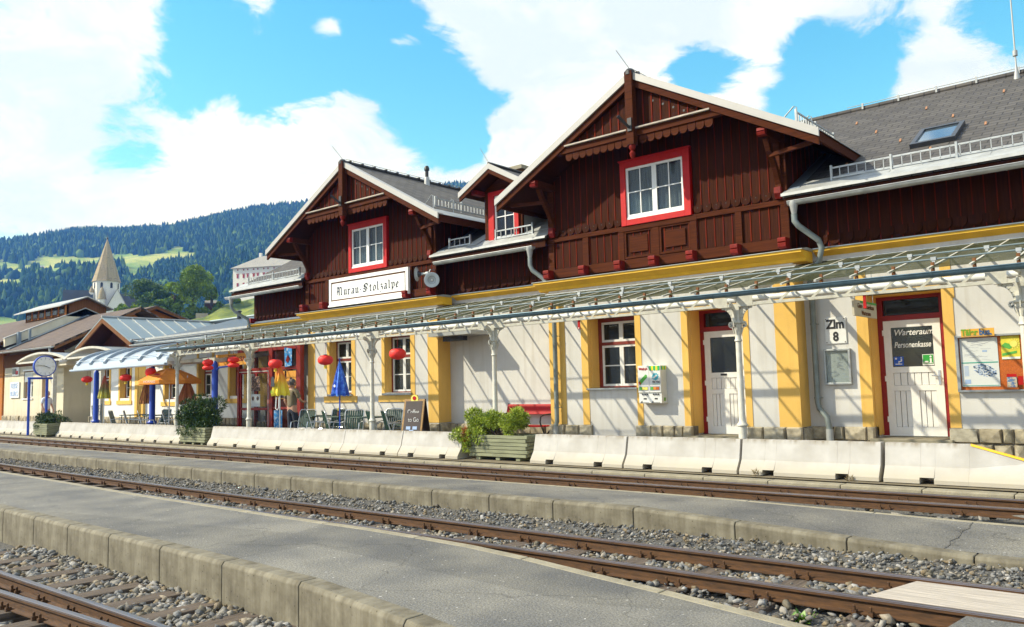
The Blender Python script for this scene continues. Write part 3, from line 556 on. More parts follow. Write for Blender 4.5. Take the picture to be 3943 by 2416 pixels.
# ================================================================ PLANTERS AND SHRUBS
def planter(cx, w, label, y0=12.30, h=.50):
    t = thing('planter_box', label, 'planter', (cx, y0+.3, 0), 'slatted wooden planters between the barriers'); x0, x1, y1 = cx-w/2, cx+w/2, y0+.62
    for i in range(6):
        z = .07+i*.072; b = MB(); b.box(x0-(.04 if i % 2 else 0), x1+(.04 if i % 2 else 0), y0-.004*(i % 2), y0+.05, z, z+.062); b.box(x0, x1, y1-.05, y1, z, z+.062)
        for e in (x0, x1-.05): b.box(e, e+.05, y0+.051, y1-.051, z+.008, z+.066)
        b.build('board', 'planter', t, bevel=.005)
    MB().box(x0+.051, x1-.051, y0+.052, y1-.052, .08, h-.07).build('soil', 'earth', t)
    for q in (.15, .5, .85): MB().box(x0+w*q-.05, x0+w*q+.05, y0+.03, y1-.03, 0.002, .069).build('foot', 'planter', t)
def foliage(centres, n, leaf, seed=1, spiky=False, up=.3):
    """leaf sprays spread through overlapping clumps"""
    g = np.random.default_rng(seed); b = MB(); tot = sum(c[3]**2 for c in centres); out = []
    for (x, y, z, r, sq) in [(c+(1,))[:5] for c in centres]:
        k = int(n*r*r/tot); d = g.normal(size=(k, 3)); d /= np.linalg.norm(d, axis=1)[:, None]; rad = r*g.uniform(.45, 1.08, k)**.6
        P = np.array([x, y, z])+d*rad[:, None]*np.array([1, 1, sq]); out.append((P, d))
    P = np.concatenate([o[0] for o in out]); D = np.concatenate([o[1] for o in out]); k = len(P); D = D+g.normal(size=(k, 3))*.55+np.array([0, 0, up]); D /= np.linalg.norm(D, axis=1)[:, None]
    A = np.cross(D, g.normal(size=(k, 3))); A /= np.linalg.norm(A, axis=1)[:, None]; s = leaf*g.uniform(.6, 1.3, (k, 1))
    if spiky: V = np.stack([P-A*s*.22, P+A*s*.22, P+D*s*1.5], 1); nv = 3
    else: V = np.stack([P-D*s*.6, P+A*s*.5, P+D*s*.8, P-A*s*.5], 1); nv = 4
    return V.reshape(-1, 3), nv
def leafmesh(name, m, V, nv, parent):
    n = len(V)//nv; off = Vector((0, 0, 0)); q = parent
    while q is not None: off += q.location; q = q.parent
    V = V-np.array(off); me = bpy.data.meshes.new(name); me.vertices.add(len(V)); me.vertices.foreach_set('co', V.astype(np.float32).reshape(-1)); me.loops.add(len(V)); me.loops.foreach_set('vertex_index', np.arange(len(V)))
    me.polygons.add(n); me.polygons.foreach_set('loop_start', np.arange(n)*nv); me.polygons.foreach_set('loop_total', np.full(n, nv)); me.update(); me.materials.append(K[m]); o = bpy.data.objects.new(name, me); C.objects.link(o); o.parent = parent; return o
def shrub(cx, cy, label, cents, n, leaf, m, seed):
    t = thing('juniper_shrub', label, 'shrub', (cx, cy, .4)); V, nv = foliage([(cx+a, cy+b_, c_, r) for a, b_, c_, r in cents], n, leaf, seed, True); leafmesh('foliage', m, V, nv, t)
    b = MB(); rr = random.Random(seed)
    for a, b_, c_, r in cents[::2]: b.tube([(cx, cy, .40), (cx+a*.5, cy+b_*.5, .42+(c_-.42)*.6), (cx+a, cy+b_, c_)], [.03, .018, .006], 5)
    b.build('branch', 'bark', t); return t
planter(-10.92, 1.50, 'grey slatted planter box with a sprawling green juniper in front of the red bench')
rs = random.Random(4); cs = [(rs.uniform(-.72, .50), rs.uniform(-.22, .18), rs.uniform(.58, .86), rs.uniform(.10, .19)) for _ in range(22)]+[(-.80, -.36, .50, .13), (-.66, -.36, .38, .12), (-.5, -.34, .50, .14), (-.3, -.36, .45, .13), (-.62, -.38, .25, .10), (-.90, -.38, .52, .09), (-1.02, -.40, .44, .07), (.46, -.05, .9, .14), (.5, 0, .8, .13)]
t = shrub(-11.06, 12.62, 'bright green juniper spilling over the planter beside the red bench', cs, 9500, .045, 'leaf', 3)
V, nv = foliage([(-11.72, 12.27, .56, .07), (-11.70, 12.26, .46, .06), (-11.74, 12.27, .38, .04)], 260, .05, 9, True); leafmesh('dry_twig', 'leaf_dry', V, nv, t)
planter(-22.82, 1.42, 'grey planter box holding the tall dark juniper near the white canopy column')
rs = random.Random(8); cs = [(rs.uniform(-.62, .72), rs.uniform(-.3, .3), rs.uniform(.62, 1.15), rs.uniform(.16, .28)) for _ in range(30)]+[(-.15, -.05, 1.32, .13), (.15, 0, 1.35, .12), (.62, 0, 1.2, .14), (-.4, -.35, .45, .18), (.1, -.35, .42, .16), (.45, -.33, .5, .14)]
shrub(-22.9, 12.62, 'tall dark green juniper bush in the planter left of the restaurant porch', cs, 16000, .055, 'leaf_dark', 5)
planter(-34.25, 1.3, 'grey planter box with a low bush under the station clock')
rs = random.Random(12); cs = [(rs.uniform(-.75, .8), rs.uniform(-.3, .3), rs.uniform(.50, .80), rs.uniform(.12, .2)) for _ in range(20)]+[(-.3, -.36, .4, .14), (0, -.36, .35, .12), (.7, 0, .85, .12)]
shrub(-34.4, 12.75, 'low dark green bush in the planter under the station clock', cs, 6000, .055, 'leaf_dark', 6)
# tufts of dry weed at two barrier feet
for i, (x, lb) in enumerate(((-5.42, 'dry weed at the foot of the second barrier from the sloped end'), (-4.02, 'pale dead grass at the foot of the barrier next to the sloped one'))):
    t = thing('weed_tuft', lb, 'weed', (x, 12.08, -.02)); V, nv = foliage([(x, 12.08, .02+.02*(1-i), .045)], 46, .032, 20+i, True, 1.0); leafmesh('leaf', 'straw', V, nv, t)

# ================================================================ STATION BUILDING
YM, YR, YT, YTM, YB = 15.70, 15.25, 15.30, 15.74, 14.45      # main wall, projecting wall, timber gable, timber wall between, gable verge
ST = thing('station_building', 'long station with white and yellow ground floor and two dark brown timber gables', 'station building', (-12, 15.7, 0))
def pierced(b, x0, x1, z0, z1, ops, y0, y1):
    """a wall with real openings (x0,x1,z0,z1)"""
    ops = sorted(ops); x = x0
    for a, c_, p, q in ops:
        if a > x: b.box(x, a, y0, y1, z0, z1)
        if p > z0: b.box(a, c_, y0, y1, z0, p)
        if q < z1: b.box(a, c_, y0, y1, q, z1)
        x = c_
    if x < x1: b.box(x, x1, y0, y1, z0, z1)
b = MB()
pierced(b, -11.78, -5.90, .30, 3.75, [(-10.70, -9.44, 1.37, 2.98), (-8.18, -6.97, .30, 2.98)], YR, YM+.6)
pierced(b, -21.24, -15.54, .30, 3.75, [(-20.19, -19.14, 1.37, 2.98), (-17.68, -16.60, 1.37, 2.98)], YR, YM+.6)
pierced(b, -25.07, -21.24, .30, 3.9, [(-24.3, -23.1, .30, 2.3)], YM, YM+.5)
b.box(-15.54, -11.78, YM, YM+.5, .30, 3.9)
pierced(b, -5.90, 6.5, .30, 3.9, [(-4.73, -3.47, .30, 2.98)], YM, YM+.5)
b.box(-25.07, 6.5, 26.5, 27, 0, 4.0); b.box(-25.07, -24.6, YM+.5, 26.5, 0, 4.0); b.box(6.0, 6.5, YM+.5, 26.5, 0, 4.0)
b.build('wall', 'wall', ST)
# shallow white panel under the office window
MB().box(-10.70, -9.44, YR+.10, YR+.4, .06, 1.35).build('window_apron', 'wall', ST)
# yellow pilasters and frames
b = MB(); q = .012
for x0, x1, Y in ((-11.80, -11.34, YR), (-6.31, -5.885, YR), (-21.26, -20.91, YR), (-15.92, -15.525, YR), (-4.93, -4.726, YM), (-3.474, -3.30, YM)): b.box(x0, x1, Y-q, Y+(.1 if x0 > -5 else .2), .56, 3.5)
b.box(-5.905, -5.885, YR+.2, YM, .56, 3.5); b.box(-15.545, -15.525, YR+.2, YM, .56, 3.5)
for x0, x1, z in ((-10.88, -10.696, .56), (-9.444, -9.30, .56), (-8.32, -8.176, .56), (-6.974, -6.84, .56)): b.box(x0, x1, YR-q, YR+.1, z, 2.98)
b.box(-10.88, -9.30, YR-q, YR+.1, 2.98, 3.14); b.box(-8.32, -6.84, YR-q, YR+.1, 2.98, 3.14); b.box(-4.93, -3.30, YM-q, YM+.1, 2.98, 3.12)
for x0, x1 in ((-10.695, -10.68), (-9.46, -9.445), (-8.175, -8.16), (-6.99, -6.975)): b.box(x0, x1, YR+.1, YR+.50, .40 if x0 > -9 else 1.38, 2.97)
b.box(-4.725, -4.71, YM+.1, YM+.5, .40, 2.97); b.box(-3.49, -3.475, YM+.1, YM+.5, .40, 2.97); b.box(-4.7, -3.5, YM+.1, YM+.5, 2.955, 2.97); b.box(-8.15, -7.0, YR+.1, YR+.5, 2.955, 2.97)
b.box(-3.33, -3.27, YM-.02, YM+.1, 2.80, 3.0)
for x0, x1 in ((-20.19, -19.14), (-17.68, -16.60)):
    b.box(x0-.12, x0+.004, YR-q, YR+.1, 1.30, 3.1); b.box(x1-.004, x1+.17, YR-q, YR+.1, 1.30, 3.1); b.box(x0, x1, YR-q, YR+.1, 2.98, 3.1)
    b.box(x0-.24, x1+.25, YR-.035, YR+.1, 1.12, 1.30); b.box(x0+.002, x0+.015, YR+.1, YR+.4, 1.38, 2.97)
b.build('pilaster', 'yellow', ST)
# plinth of rough stones
def masonry(b, x0, x1, y, z0, z1, seed, dep=.10):
    r = random.Random(seed); zs = [z0, z0+(z1-z0)*.52, z1] if z1-z0 > .35 else [z0, z1]
    for i in range(len(zs)-1):
        x = x0
        while x < x1-.02:
            w = min(r.uniform(.16, .46), x1-x); 
            if x1-x-w < .12: w = x1-x
            a, c_ = x+.008, x+w-.008; p, q_ = zs[i]+.008, zs[i+1]-.008; d = y-r.uniform(.02, .07); j = lambda: r.uniform(-.018, .018)
            f = [(a+.02+j(), d+j(), p+.02+j()*.5), (c_-.02+j(), d+j(), p+.02+j()*.5), (c_-.02+j(), d+j(), q_-.02+j()*.5), (a+.02+j(), d+j(), q_-.02+j()*.5)]; bk = [(a, y+.01, p), (c_, y+.01, p), (c_, y+.01, q_), (a, y+.01, q_)]
            mid = ((a+c_)/2+j()*2, d-.018+j(), (p+q_)/2+j()); b.add(f+bk+[mid], [(0, 1, 8), (1, 2, 8), (2, 3, 8), (3, 0, 8), (4, 5, 1, 0), (5, 6, 2, 1), (6, 7, 3, 2), (7, 4, 0, 3)]); x += w
PL = [(-11.82, -10.62, YR, .56), (-9.50, -8.12, YR, .57), (-6.95, -5.86, YR, .57), (-21.28, -15.50, YR, .54), (-15.50, -11.82, YM, .53), (-5.86, -4.70, YM, .57), (-3.50, 6.4, YM, .56), (-25.07, -21.28, YM, .5)]
b = MB(); mb = MB()
for i, (x0, x1, Y, z) in enumerate(PL): masonry(b, x0, x1, Y-.03, .02, z, 30+i); mb.box(x0+.01, x1-.01, Y-.03, Y+.2, 0, z-.015)
for xx, s_ in ((-15.50, 1), (-5.86, 1)):     # returns at the corners
    b2 = MB(); masonry(b2, YR, YM, 0, .02, .55, 60); b.add([(xx-y if s_ > 0 else xx+y, x, z) for x, y, z in b2.v], b2.f); mb.box(xx-.2, xx, YR, YM, 0, .53)
pl = b.build('plinth', 'masonry', ST); mb.build('mortar_bed', 'mortar', pl)
b = MB(); b.box(-8.22, -6.92, YR-.18, YR+.7, .03, .37); b.box(-4.78, -3.42, YM-.16, YM+.6, .03, .36); b.build('door_step', 'kerb', ST, bevel=.015)
b = MB(); b.box(-10.74, -9.42, YR-.06, YR+.45, 1.335, 1.372); b.build('window_sill', 'zinc', ST)
b = MB()
for x0, x1 in ((-20.19, -19.14), (-17.68, -16.60)): b.box(x0-.05, x1+.05, YR-.07, YR+.36, 1.305, 1.362)
b.build('window_sill', 'zinc', ST)
# ---- windows
def sash(b, x0, x1, z0, z1, y, cols, rows, fr=.05, mu=.026):
    d = .05; b.box(x0, x1, y, y+d, z0, z0+fr); b.box(x0, x1, y, y+d, z1-fr, z1); b.box(x0, x0+fr, y, y+d, z0+fr, z1-fr); b.box(x1-fr, x1, y, y+d, z0+fr, z1-fr)
    for i in range(1, cols): xx = x0+fr+(x1-x0-2*fr)*i/cols; b.box(xx-mu/2, xx+mu/2, y+.008, y+d-.008, z0+fr, z1-fr)
    for i in range(1, rows): zz = z0+fr+(z1-z0-2*fr)*i/rows; b.box(x0+fr, x1-fr, y+.010, y+d-.010, zz-mu/2, zz+mu/2)
def window(parent, x0, x1, z0, z1, y, frame='redframe', fw_=.06, transom=.62, rows=(1, 2), curtain=None, label=None, backing=True, gl='glass'):
    """casement window set at depth y; transom = share of height below the cross bar (0 = none)"""
    b = MB(); b.box(x0, x0+fw_, y, y+.07, z0, z1); b.box(x1-fw_, x1, y, y+.07, z0, z1); b.box(x0+fw_, x1-fw_, y, y+.07, z1-fw_, z1); b.box(x0+fw_, x1-fw_, y, y+.07, z0, z0+.03)
    xm = (x0+x1)/2; zt = z0+(z1-z0)*transom if transom else z1-fw_
    if transom: b.box(x0+fw_, x1-fw_, y-.005, y+.07, zt-.035, zt+.035)
    w = b.build('window', frame, parent, label=label); s = MB(); e = .002
    for a, c_ in ((x0+fw_+e, xm-e), (xm+e, x1-fw_-e)):
        sash(s, a, c_, z0+.032, (zt-.037) if transom else zt-e, y+.012, 1, rows[1]) if True else 0
        if transom: sash(s, a, c_, zt+.037, z1-fw_-e, y+.012, 1, rows[0])
    s.build('sash', 'white', w); g = MB(); g.box(x0+fw_, x1-fw_, y+.036, y+.042, z0+.03, z1-fw_); g.build('pane', gl, w)
    if curtain: curtain_mesh(x0+fw_, x1-fw_, z0+.03, curtain, y+.13, w)
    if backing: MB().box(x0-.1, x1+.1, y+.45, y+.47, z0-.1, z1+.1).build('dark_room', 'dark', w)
    return w
def curtain_mesh(x0, x1, z0, z1, y, parent, part=None, scal=False, open_=0):
    n = int((x1-x0)/.012); vs = []; fs = []
    for i in range(n+1):
        x = x0+(x1-x0)*i/n; yy = y+.018*math.sin(i*.9)+.008*math.sin(i*2.1); zl = z0+(.10*abs(math.sin(i*.16)) if scal else 0); vs += [(x, yy, zl), (x+open_*(1-0), yy, z1)]
    for i in range(n): fs.append((2*i, 2*i+2, 2*i+3, 2*i+1))
    MB().add(vs, fs).build('curtain', 'curtain', parent, fix=False)
w = window(ST, -10.68, -9.46, 1.38, 2.96, YR+.40, fw_=.09, transom=.63, rows=(1, 2), label='office window with half drawn blind')
b = MB()
for i in range(36): b.box(-10.02, -9.62, YR+.60, YR+.615, 1.42+i*.028, 1.42+i*.028+.019)
b.build('blind', 'white', w); MB().box(-10.62, -9.5, YR+.64, YR+.65, 1.42, 2.94).build('grey_blind', 'greyblind', w)
w = window(ST, -20.17, -19.16, 1.37, 2.96, YR+.24, fw_=.045, transom=.64, rows=(1, 2), curtain=1.95)
w = window(ST, -17.66, -16.62, 1.37, 2.96, YR+.24, fw_=.045, transom=.64, rows=(1, 2), curtain=1.95)
# ---- doors
def station_door(x0, x1, z0, z1, zt, y, lx0, lx1, lz, label, handle_x):
    b = MB(); b.box(x0, lx0, y, y+.09, z0, z1); b.box(lx1, x1, y, y+.09, z0, z1); b.box(lx0, lx1, y, y+.09, lz, zt); b.box(lx0, lx1, y, y+.09, z1-.07, z1)
    d = b.build('door', 'darkred', ST, label=label)
    MB().box(lx0+.02, lx1-.02, y+.05, y+.06, zt, z1-.07).build('transom_pane', 'glass', d)
    f = MB(); gx0, gx1, gz0, gz1 = lx0+.13, lx1-.13, z0+1.26, lz-.13; y0, y1 = y-.012, y+.04
    f.box(lx0, gx0, y0, y1, z0, lz); f.box(gx1, lx1, y0, y1, z0, lz); f.box(gx0, gx1, y0, y1, gz1, lz); f.box(gx0, gx1, y0, y1, z0, z0+.16); f.box(gx0, gx1, y0, y1, gz0-.11, gz0); f.box(gx0, gx1, y0, y1, gz0-.44, gz0-.34)
    xm = (gx0+gx1)/2; f.box(xm-.07, xm+.07, y0, y1, z0+.16, gz0-.44)
    def boards(a, c_, p, q, n):
        st = (c_-a)/n
        for i in range(n): f.box(a+i*st+.006, a+(i+1)*st-.006, y0+.016, y1, p+.004, q-.004)
    boards(gx0, gx1, gz0-.34, gz0-.11, 6); boards(gx0, xm-.07, z0+.16, gz0-.44, 3); boards(xm+.07, gx1, z0+.16, gz0-.44, 3)
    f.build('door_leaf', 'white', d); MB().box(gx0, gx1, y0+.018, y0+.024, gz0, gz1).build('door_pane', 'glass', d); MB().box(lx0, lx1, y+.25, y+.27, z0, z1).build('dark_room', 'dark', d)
    MB().box(lx0+.01, lx1-.01, y1+.001, y1+.008, z0+.1, gz0-.1).build('groove_back', 'black', d)
    h = MB(); h.box(handle_x-.02, handle_x+.02, y0-.012, y0, z0+.92, z0+1.18); h.tube([(handle_x, y0-.01, z0+1.08), (handle_x, y0-.05, z0+1.08), (handle_x-.12, y0-.05, z0+1.085)], .01, 6); h.build('handle', 'alu', d)
    hg = MB()
    for zz in (.25, 1.0, 1.85): hg.lathe([(.014, 0), (.014, .1)], lx0-.008, y0-.008, 8, cz=z0+zz)
    hg.build('hinge', 'white', d); return d, (gx0, gx1, gz0, gz1, y0)
d1, g1_ = station_door(-8.18, -6.97, .38, 2.96, 2.60, YR+.50, -8.06, -7.18, 2.50, 'white door with dark pane and small black name plate', -7.22)
MB().box(-7.72, -7.58, YR+.482, YR+.487, 1.575, 1.615).build('name_plate', 'black', d1)
d2, g2_ = station_door(-4.73, -3.47, .38, 2.96, 2.60, YM+.50, -4.61, -3.64, 2.50, 'white waiting room door with lettered pane', -3.70)
gx0, gx1, gz0, gz1, gy = g2_
text('Warteraum', 'lettering', 'white', d2, (-4.10, gy+.012, gz1-.10), .155, shear=.25, ext=.002, sx=.92, bold=.002)
text('Personenkasse', 'lettering', 'white', d2, (-4.125, gy+.012, gz1-.33), .150, shear=.25, ext=.002, sx=.70, bold=.002)
K['picblue'] = plain('pictogram_blue', (.02, .10, .5)); K['picgreen'] = plain('pictogram_green', (.02, .32, .04))
p_ = MB().box(gx0+.02, gx0+.19, gy+.010, gy+.014, gz0+.02, gz0+.19).build('waiting_room_pictogram', 'picblue', d2, bevel=.02)
b = MB(); q = gy+.006; b.box(gx0+.045, gx0+.16, q, gy+.009, gz0+.045, gz0+.06); b.box(gx0+.10, gx0+.115, q, gy+.009, gz0+.06, gz0+.11); b.bar((gx0+.11, q, gz0+.10), (gx0+.15, q, gz0+.10), .016); b.bar((gx0+.15, q, gz0+.10), (gx0+.155, q, gz0+.15), .02); b.lathe([(.011, 0), (.011, .003)], gx0+.15, q, 10, 'Y', gz0+.168); b.lathe([(.018, 0), (.018, .003)], gx0+.06, q, 12, 'Y', gz0+.155); b.build('pictogram_figure', 'white', p_)
p_ = MB().box(gx1-.20, gx1-.01, gy+.010, gy+.014, gz0+.015, gz0+.215).build('information_pictogram', 'white', d2)
MB().box(gx1-.19, gx1-.02, gy+.006, gy+.0095, gz0+.04, gz0+.205).build('pictogram_field', 'picgreen', p_)
b = MB(); q = gy+.002; b.box(gx1-.075, gx1-.045, q, gy+.0055, gz0+.06, gz0+.14); b.lathe([(.018, 0), (.018, .003)], gx1-.06, q, 12, 'Y', gz0+.17); b.box(gx1-.18, gx1-.03, q, gy+.0055, gz0+.05, gz0+.062); b.bar((gx1-.16, q, gz0+.08), (gx1-.10, q, gz0+.08), .025); b.build('pictogram_figure', 'white', p_)
# ---- cornices
def cornice(x0, x1, y, z, two=True):
    b = MB(); Pf = [(y+.3, z-.20), (y, z-.20), (y-.04, z-.19), (y-.08, z-.13), (y-.10, z-.12), (y-.20, z-.06), (y-.27, z-.045), (y-.27, z), (y+.3, z)]; b.prism(Pf, 'X', x0, x1); o = b.build('cornice', 'cornice', ST)
    f = MB(); f.prism([(y+.3, z+.002), (y-.30, z+.002), (y-.30, z+.014), (y-.05, z+.055), (y+.3, z+.055)], 'X', x0-.03, x1+.03); f.build('flashing', 'flash', o); return o
cornice(-21.50, -15.28, YR, 3.87); cornice(-12.03, -5.62, YR, 3.87)
def cornice2(x0, x1, dz=0):
    b = MB(); y, z = YM, 3.91+dz; b.prism([(y+.3, z-.12), (y, z-.12), (y-.03, z-.10), (y-.12, z-.05), (y-.20, z-.04), (y-.20, z), (y+.3, z)], 'X', x0, x1); o = b.build('cornice', 'cornice', ST)
    f = MB(); f.prism([(y+.3, z+.002), (y-.23, z+.002), (y-.23, z+.014), (y-.0, z+.06), (y+.3, z+.06)], 'X', x0-.03, x1+.03); f.build('flashing', 'zinc_dark', o)
cornice2(-25.1, -21.52, -.11); cornice2(-15.26, -12.05); cornice2(-5.6, 6.6)
b = MB(); b.prism([(YR, 3.50), (YR-.04, 3.50), (YR-.05, 3.60), (YR-.02, 3.62), (YR, 3.64)], 'X', -21.30, -15.48); b.prism([(YR, 3.50), (YR-.04, 3.50), (YR-.05, 3.60), (YR-.02, 3.62), (YR, 3.64)], 'X', -11.83, -5.83); b.build('string_course', 'wall_cream', ST)
# ---- timber storey
SL = .544                                  # gable roof slope
def zroof(dx, top=7.98): return top-abs(dx)*SL
def clad(b, bt, x0, x1, y, z0, ztop, pitch=.185, seed=1):
    """boards with raised red-brown strips; ztop(x)"""
    n = max(1, round((x1-x0)/pitch)); w = (x1-x0)/n
    for i in range(n):
        a = x0+i*w; c_ = a+w; b.prism([(a+.004, z0), (c_-.004, z0), (c_-.004, ztop(c_-.004)), (a+.004, ztop(a+.004))], 'Y', y, y+.03)
    for i in range(1, n): a = x0+i*w; bt.box(a-.009, a+.009, y-.012, y+.001, z0, ztop(a)-.01)
def half_scallops(b, x0, x1, z, r, y0, y1, zb):
    n = max(1, round((x1-x0)/(2*r))); w = (x1-x0)/n
    for i in range(n):
        cx = x0+(i+.5)*w; pts = [(cx-w/2+.006, zb)]+[(cx+(w/2-.006)*math.cos(R(180+180*k/8)), z+(w/2)*math.sin(R(180+180*k/8))*.95) for k in range(9)]+[(cx+w/2-.006, zb)]; b.prism(pts, 'Y', y0, y1)
def red_window(parent, x0, x1, z0, z1, y, wx0, wx1, wz0, wz1, label):
    b = MB(); y0 = y-.06; b.box(x0, wx0, y0, y+.10, z0, z1); b.box(wx1, x1, y0, y+.10, z0, z1); b.box(wx0, wx1, y0, y+.10, wz1, z1); b.box(wx0, wx1, y0, y+.10, z0, wz0)
    b.box(x0-.03, x1+.03, y-.085, y+.02, z1-.001, z1+.03)
    w = b.build('window', 'red', parent, bevel=.006, label=label); s = MB(); xm = (wx0+wx1)/2
    s.box(wx0+.001, wx1-.001, y-.035, y+.04, wz0+.001, wz0+.05)
    for a, c_ in ((wx0+.002, xm+.0), (xm+.002, wx1-.002)):
        fr = .055; sash(s, a, c_, wz0+.052, wz1-.002, y-.02, 2, 2, fr, .022)
    s.build('sash', 'white', w); MB().box(wx0, wx1, y+.004, y+.010, wz0, wz1).build('pane', 'glass_sky', w)
    curtain_mesh(wx0+.03, xm-.03, wz0+.04, wz1-.16, y+.10, w, scal=False); curtain_mesh(xm+.04, wx1-.03, wz0+.04, wz1-.05, y+.12, w, scal=False); curtain_mesh(wx0+.02, xm-.04, wz1-.35, wz1, y+.08, w, scal=True)
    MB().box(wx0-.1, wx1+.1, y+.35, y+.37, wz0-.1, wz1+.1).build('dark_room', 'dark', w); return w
def gable(cx, nx, sign):
    hw = 2.90; top = lambda x: zroof(x-cx)-.20; y = YT; lab = 'left' if sign else 'right'
    wx0, wx1 = (cx-.70, cx+.72) if not sign else (cx-.62, cx+.82)
    fx0, fx1 = (cx-.83, cx+.88) if not sign else (cx-.74, cx+.97)
    b = MB(); bt = MB()
    clad(b, bt, cx-hw, fx0-.02, y, 4.92, top); clad(b, bt, fx1+.02, cx+hw, y, 4.92, top); clad(b, bt, fx0-.02, fx1+.02, y, 6.37, top)
    b.box(cx-hw, fx0-.02, y+.031, y+.16, 3.92, 6.2); b.box(fx1+.02, cx+hw, y+.031, y+.16, 3.92, 6.2); b.box(fx0-.02, fx1+.02, y+.031, y+.16, 3.92, 4.92); b.prism([(cx-2.8, 6.4), (cx+2.8, 6.4), (cx, 7.75)], 'Y', y+.031, y+.16)
    # lower band
    st = (2*hw)/30
    for i in range(30):
        a = cx-hw+i*st; 
        b.box(a+.004, a+st-.004, y, y+.03, 4.18, 4.82)
        if i: bt.box(a-.009, a+.009, y-.012, y+.001, 4.20, 4.82)
    # side cheeks
    for s in (-1, 1):
        xx = cx+s*hw; xa, xb = sorted((xx, xx-s*.06)); b.prism([(y+.17, 3.92), (17.8, 3.92), (17.8, zroof(hw)-.12), (y+.17, zroof(hw)-.12)], 'X', xa, xb)
        for k in range(9): yy = y+.3+k*.24; bt.box(*sorted((xx, xx+s*.012)), yy, yy+.018, 3.95, zroof(hw)-.15)
    g = b.build('timber_gable', 'timber', ST, label='%s timber gable' % lab); bt.build('batten', 'batten', g)
    f = MB(); f.box(cx-hw-.03, cx+hw+.03, y-.07, y+.0, 3.965, 4.17); f.box(cx-hw-.03, cx+hw+.03, y-.05, y-.002, 4.822, 4.925)
    for dx, w_ in ((-2.83, .17), (-1.84, .16), (-.87, .14), (0, .16), (.90, .14), (1.89, .14), (2.84, .16)):
        if not (sign and abs(dx) < 1.7): f.box(cx+dx-w_/2, cx+dx+w_/2, y-.045, y-.003, 4.17, 4.822)
        elif dx in (-1.84,): f.box(cx+dx-w_/2, cx+dx+w_/2, y-.045, y-.003, 4.17, 4.822)
    for s in (-1, 1): f.box(cx+s*2.83-.08, cx+s*2.83+.08, y-.045, y-.003, 4.925, zroof(2.83)-.22)
    if not sign:
        for a, c_ in ((-.80, -.08), (.08, .83)):
            f.box(cx+a, cx+c_, y-.035, y-.003, 4.19, 4.24); f.box(cx+a, cx+c_, y-.035, y-.003, 4.76, 4.81); f.box(cx+a, cx+a+.05, y-.035, y-.003, 4.24, 4.76); f.box(cx+c_-.05, cx+c_, y-.035, y-.003, 4.24, 4.76); f.box(cx+a+.13, cx+c_-.13, y-.030, y-.004, 4.32, 4.68)
    f.box(fx0-.1, fx1+.1, y-.055, y-.001, 4.80, 4.915)
    f.build('frame_beam', 'beam', g, bevel=.008)
    sc = MB(); half_scallops(sc, cx-hw+.1, fx0-.02, 5.04, .105, y-.035, y-.013, 5.10); half_scallops(sc, fx1+.02, cx+hw-.1, 5.04, .105, y-.035, y-.013, 5.10); sc.build('scalloped_board', 'timber', g)
    h = MB()
    for x0_, x1_ in ((cx-hw+.1, fx0-.02), (fx1+.02, cx+hw-.1)):
        n = max(1, round((x1_-x0_)/.21)); w_ = (x1_-x0_)/n
        for i in range(n): h.lathe([(.013, 0), (.013, .002)], x0_+(i+.5)*w_, y-.0375, 8, 'Y', 5.05)
    h.build('drilled_hole', 'black', g)
    e = MB()
    for dx in (-2.84, -1.83, -.87, 0, .89, 1.87, 2.84):
        if sign and dx in (-.87, 0, .89): continue
        X0, X1 = cx+dx-.08, cx+dx+.08; e.prism([(y-.28, 4.13), (y-.28, 4.07), (y-.25, 4.055), (y-.28, 4.04), (y-.27, 3.97), (y-.22, 3.94), (y-.0, 3.94), (y-.0, 4.15), (y-.27, 4.15)], 'X', X0, X1)
    e.build('beam_end', 'beamend', g, bevel=.006)
    red_window(g, fx0, fx1, 4.92, 6.36, y-.02, wx0, wx1, 5.05, 6.21, None)
    # gable truss in front
    zt = 6.66; t = MB(); hx = (7.98-.26-zt)/SL; t.prism([(cx-hx-.06, zt-.04), (cx+hx+.06, zt-.04), (cx+hx-.16, zt+.10), (cx-hx+.16, zt+.10)], 'Y', 14.50, 14.62)
    t.box(cx-.09, cx+.09, 14.36, 14.52, 6.42, 8.0); t.build('tie_beam', 'beam', g, bevel=.006)
    MB().box(cx-hx+.18, cx+hx-.18, 14.44, 14.60, zt+.103, zt+.135).build('drip_board', 'plank', g)
    c_ = MB(); cb = MB(); n = 18
    for i in range(n):
        a = cx-hx+.1+(2*hx-.2)*i/n; d = a+(2*hx-.2)/n; za, zd = zroof(a-cx)-.27, zroof(d-cx)-.27
        if min(za, zd) > zt+.16: c_.prism([(a+.003, zt+.137), (d-.003, zt+.137), (d-.003, zd), (a+.003, za)], 'Y', 14.60, 14.625)
        if i and za > zt+.2: cb.box(a-.013, a+.013, 14.585, 14.60, zt+.137, za)
    c_.build('gable_boarding', 'timber', g); cb.build('batten', 'batten', g)
    st_ = MB()
    for i in range(5): st_.lathe([(.028, 0), (.028, .003)], cx+.44+i*.235, 14.594, 5, 'Y', zroof(.44+i*.235)-.27-.16)
    st_.build('star_hole', 'black', g)
    s2 = MB(); half_scallops(s2, cx-hx+.15, cx-.12, 6.53, .09, 14.53, 14.555, 6.63); half_scallops(s2, cx+.12, cx+hx-.15, 6.53, .09, 14.53, 14.555, 6.63); s2.build('scalloped_board', 'beam', g)
    k = MB(); k.lathe([(.01, -.30), (.05, -.24), (.065, -.17), (.03, -.12), (.07, -.06), (.07, 0)], cx, 14.44, 12, cz=6.42); k.build('pendant', 'beamend', g, smooth=True)
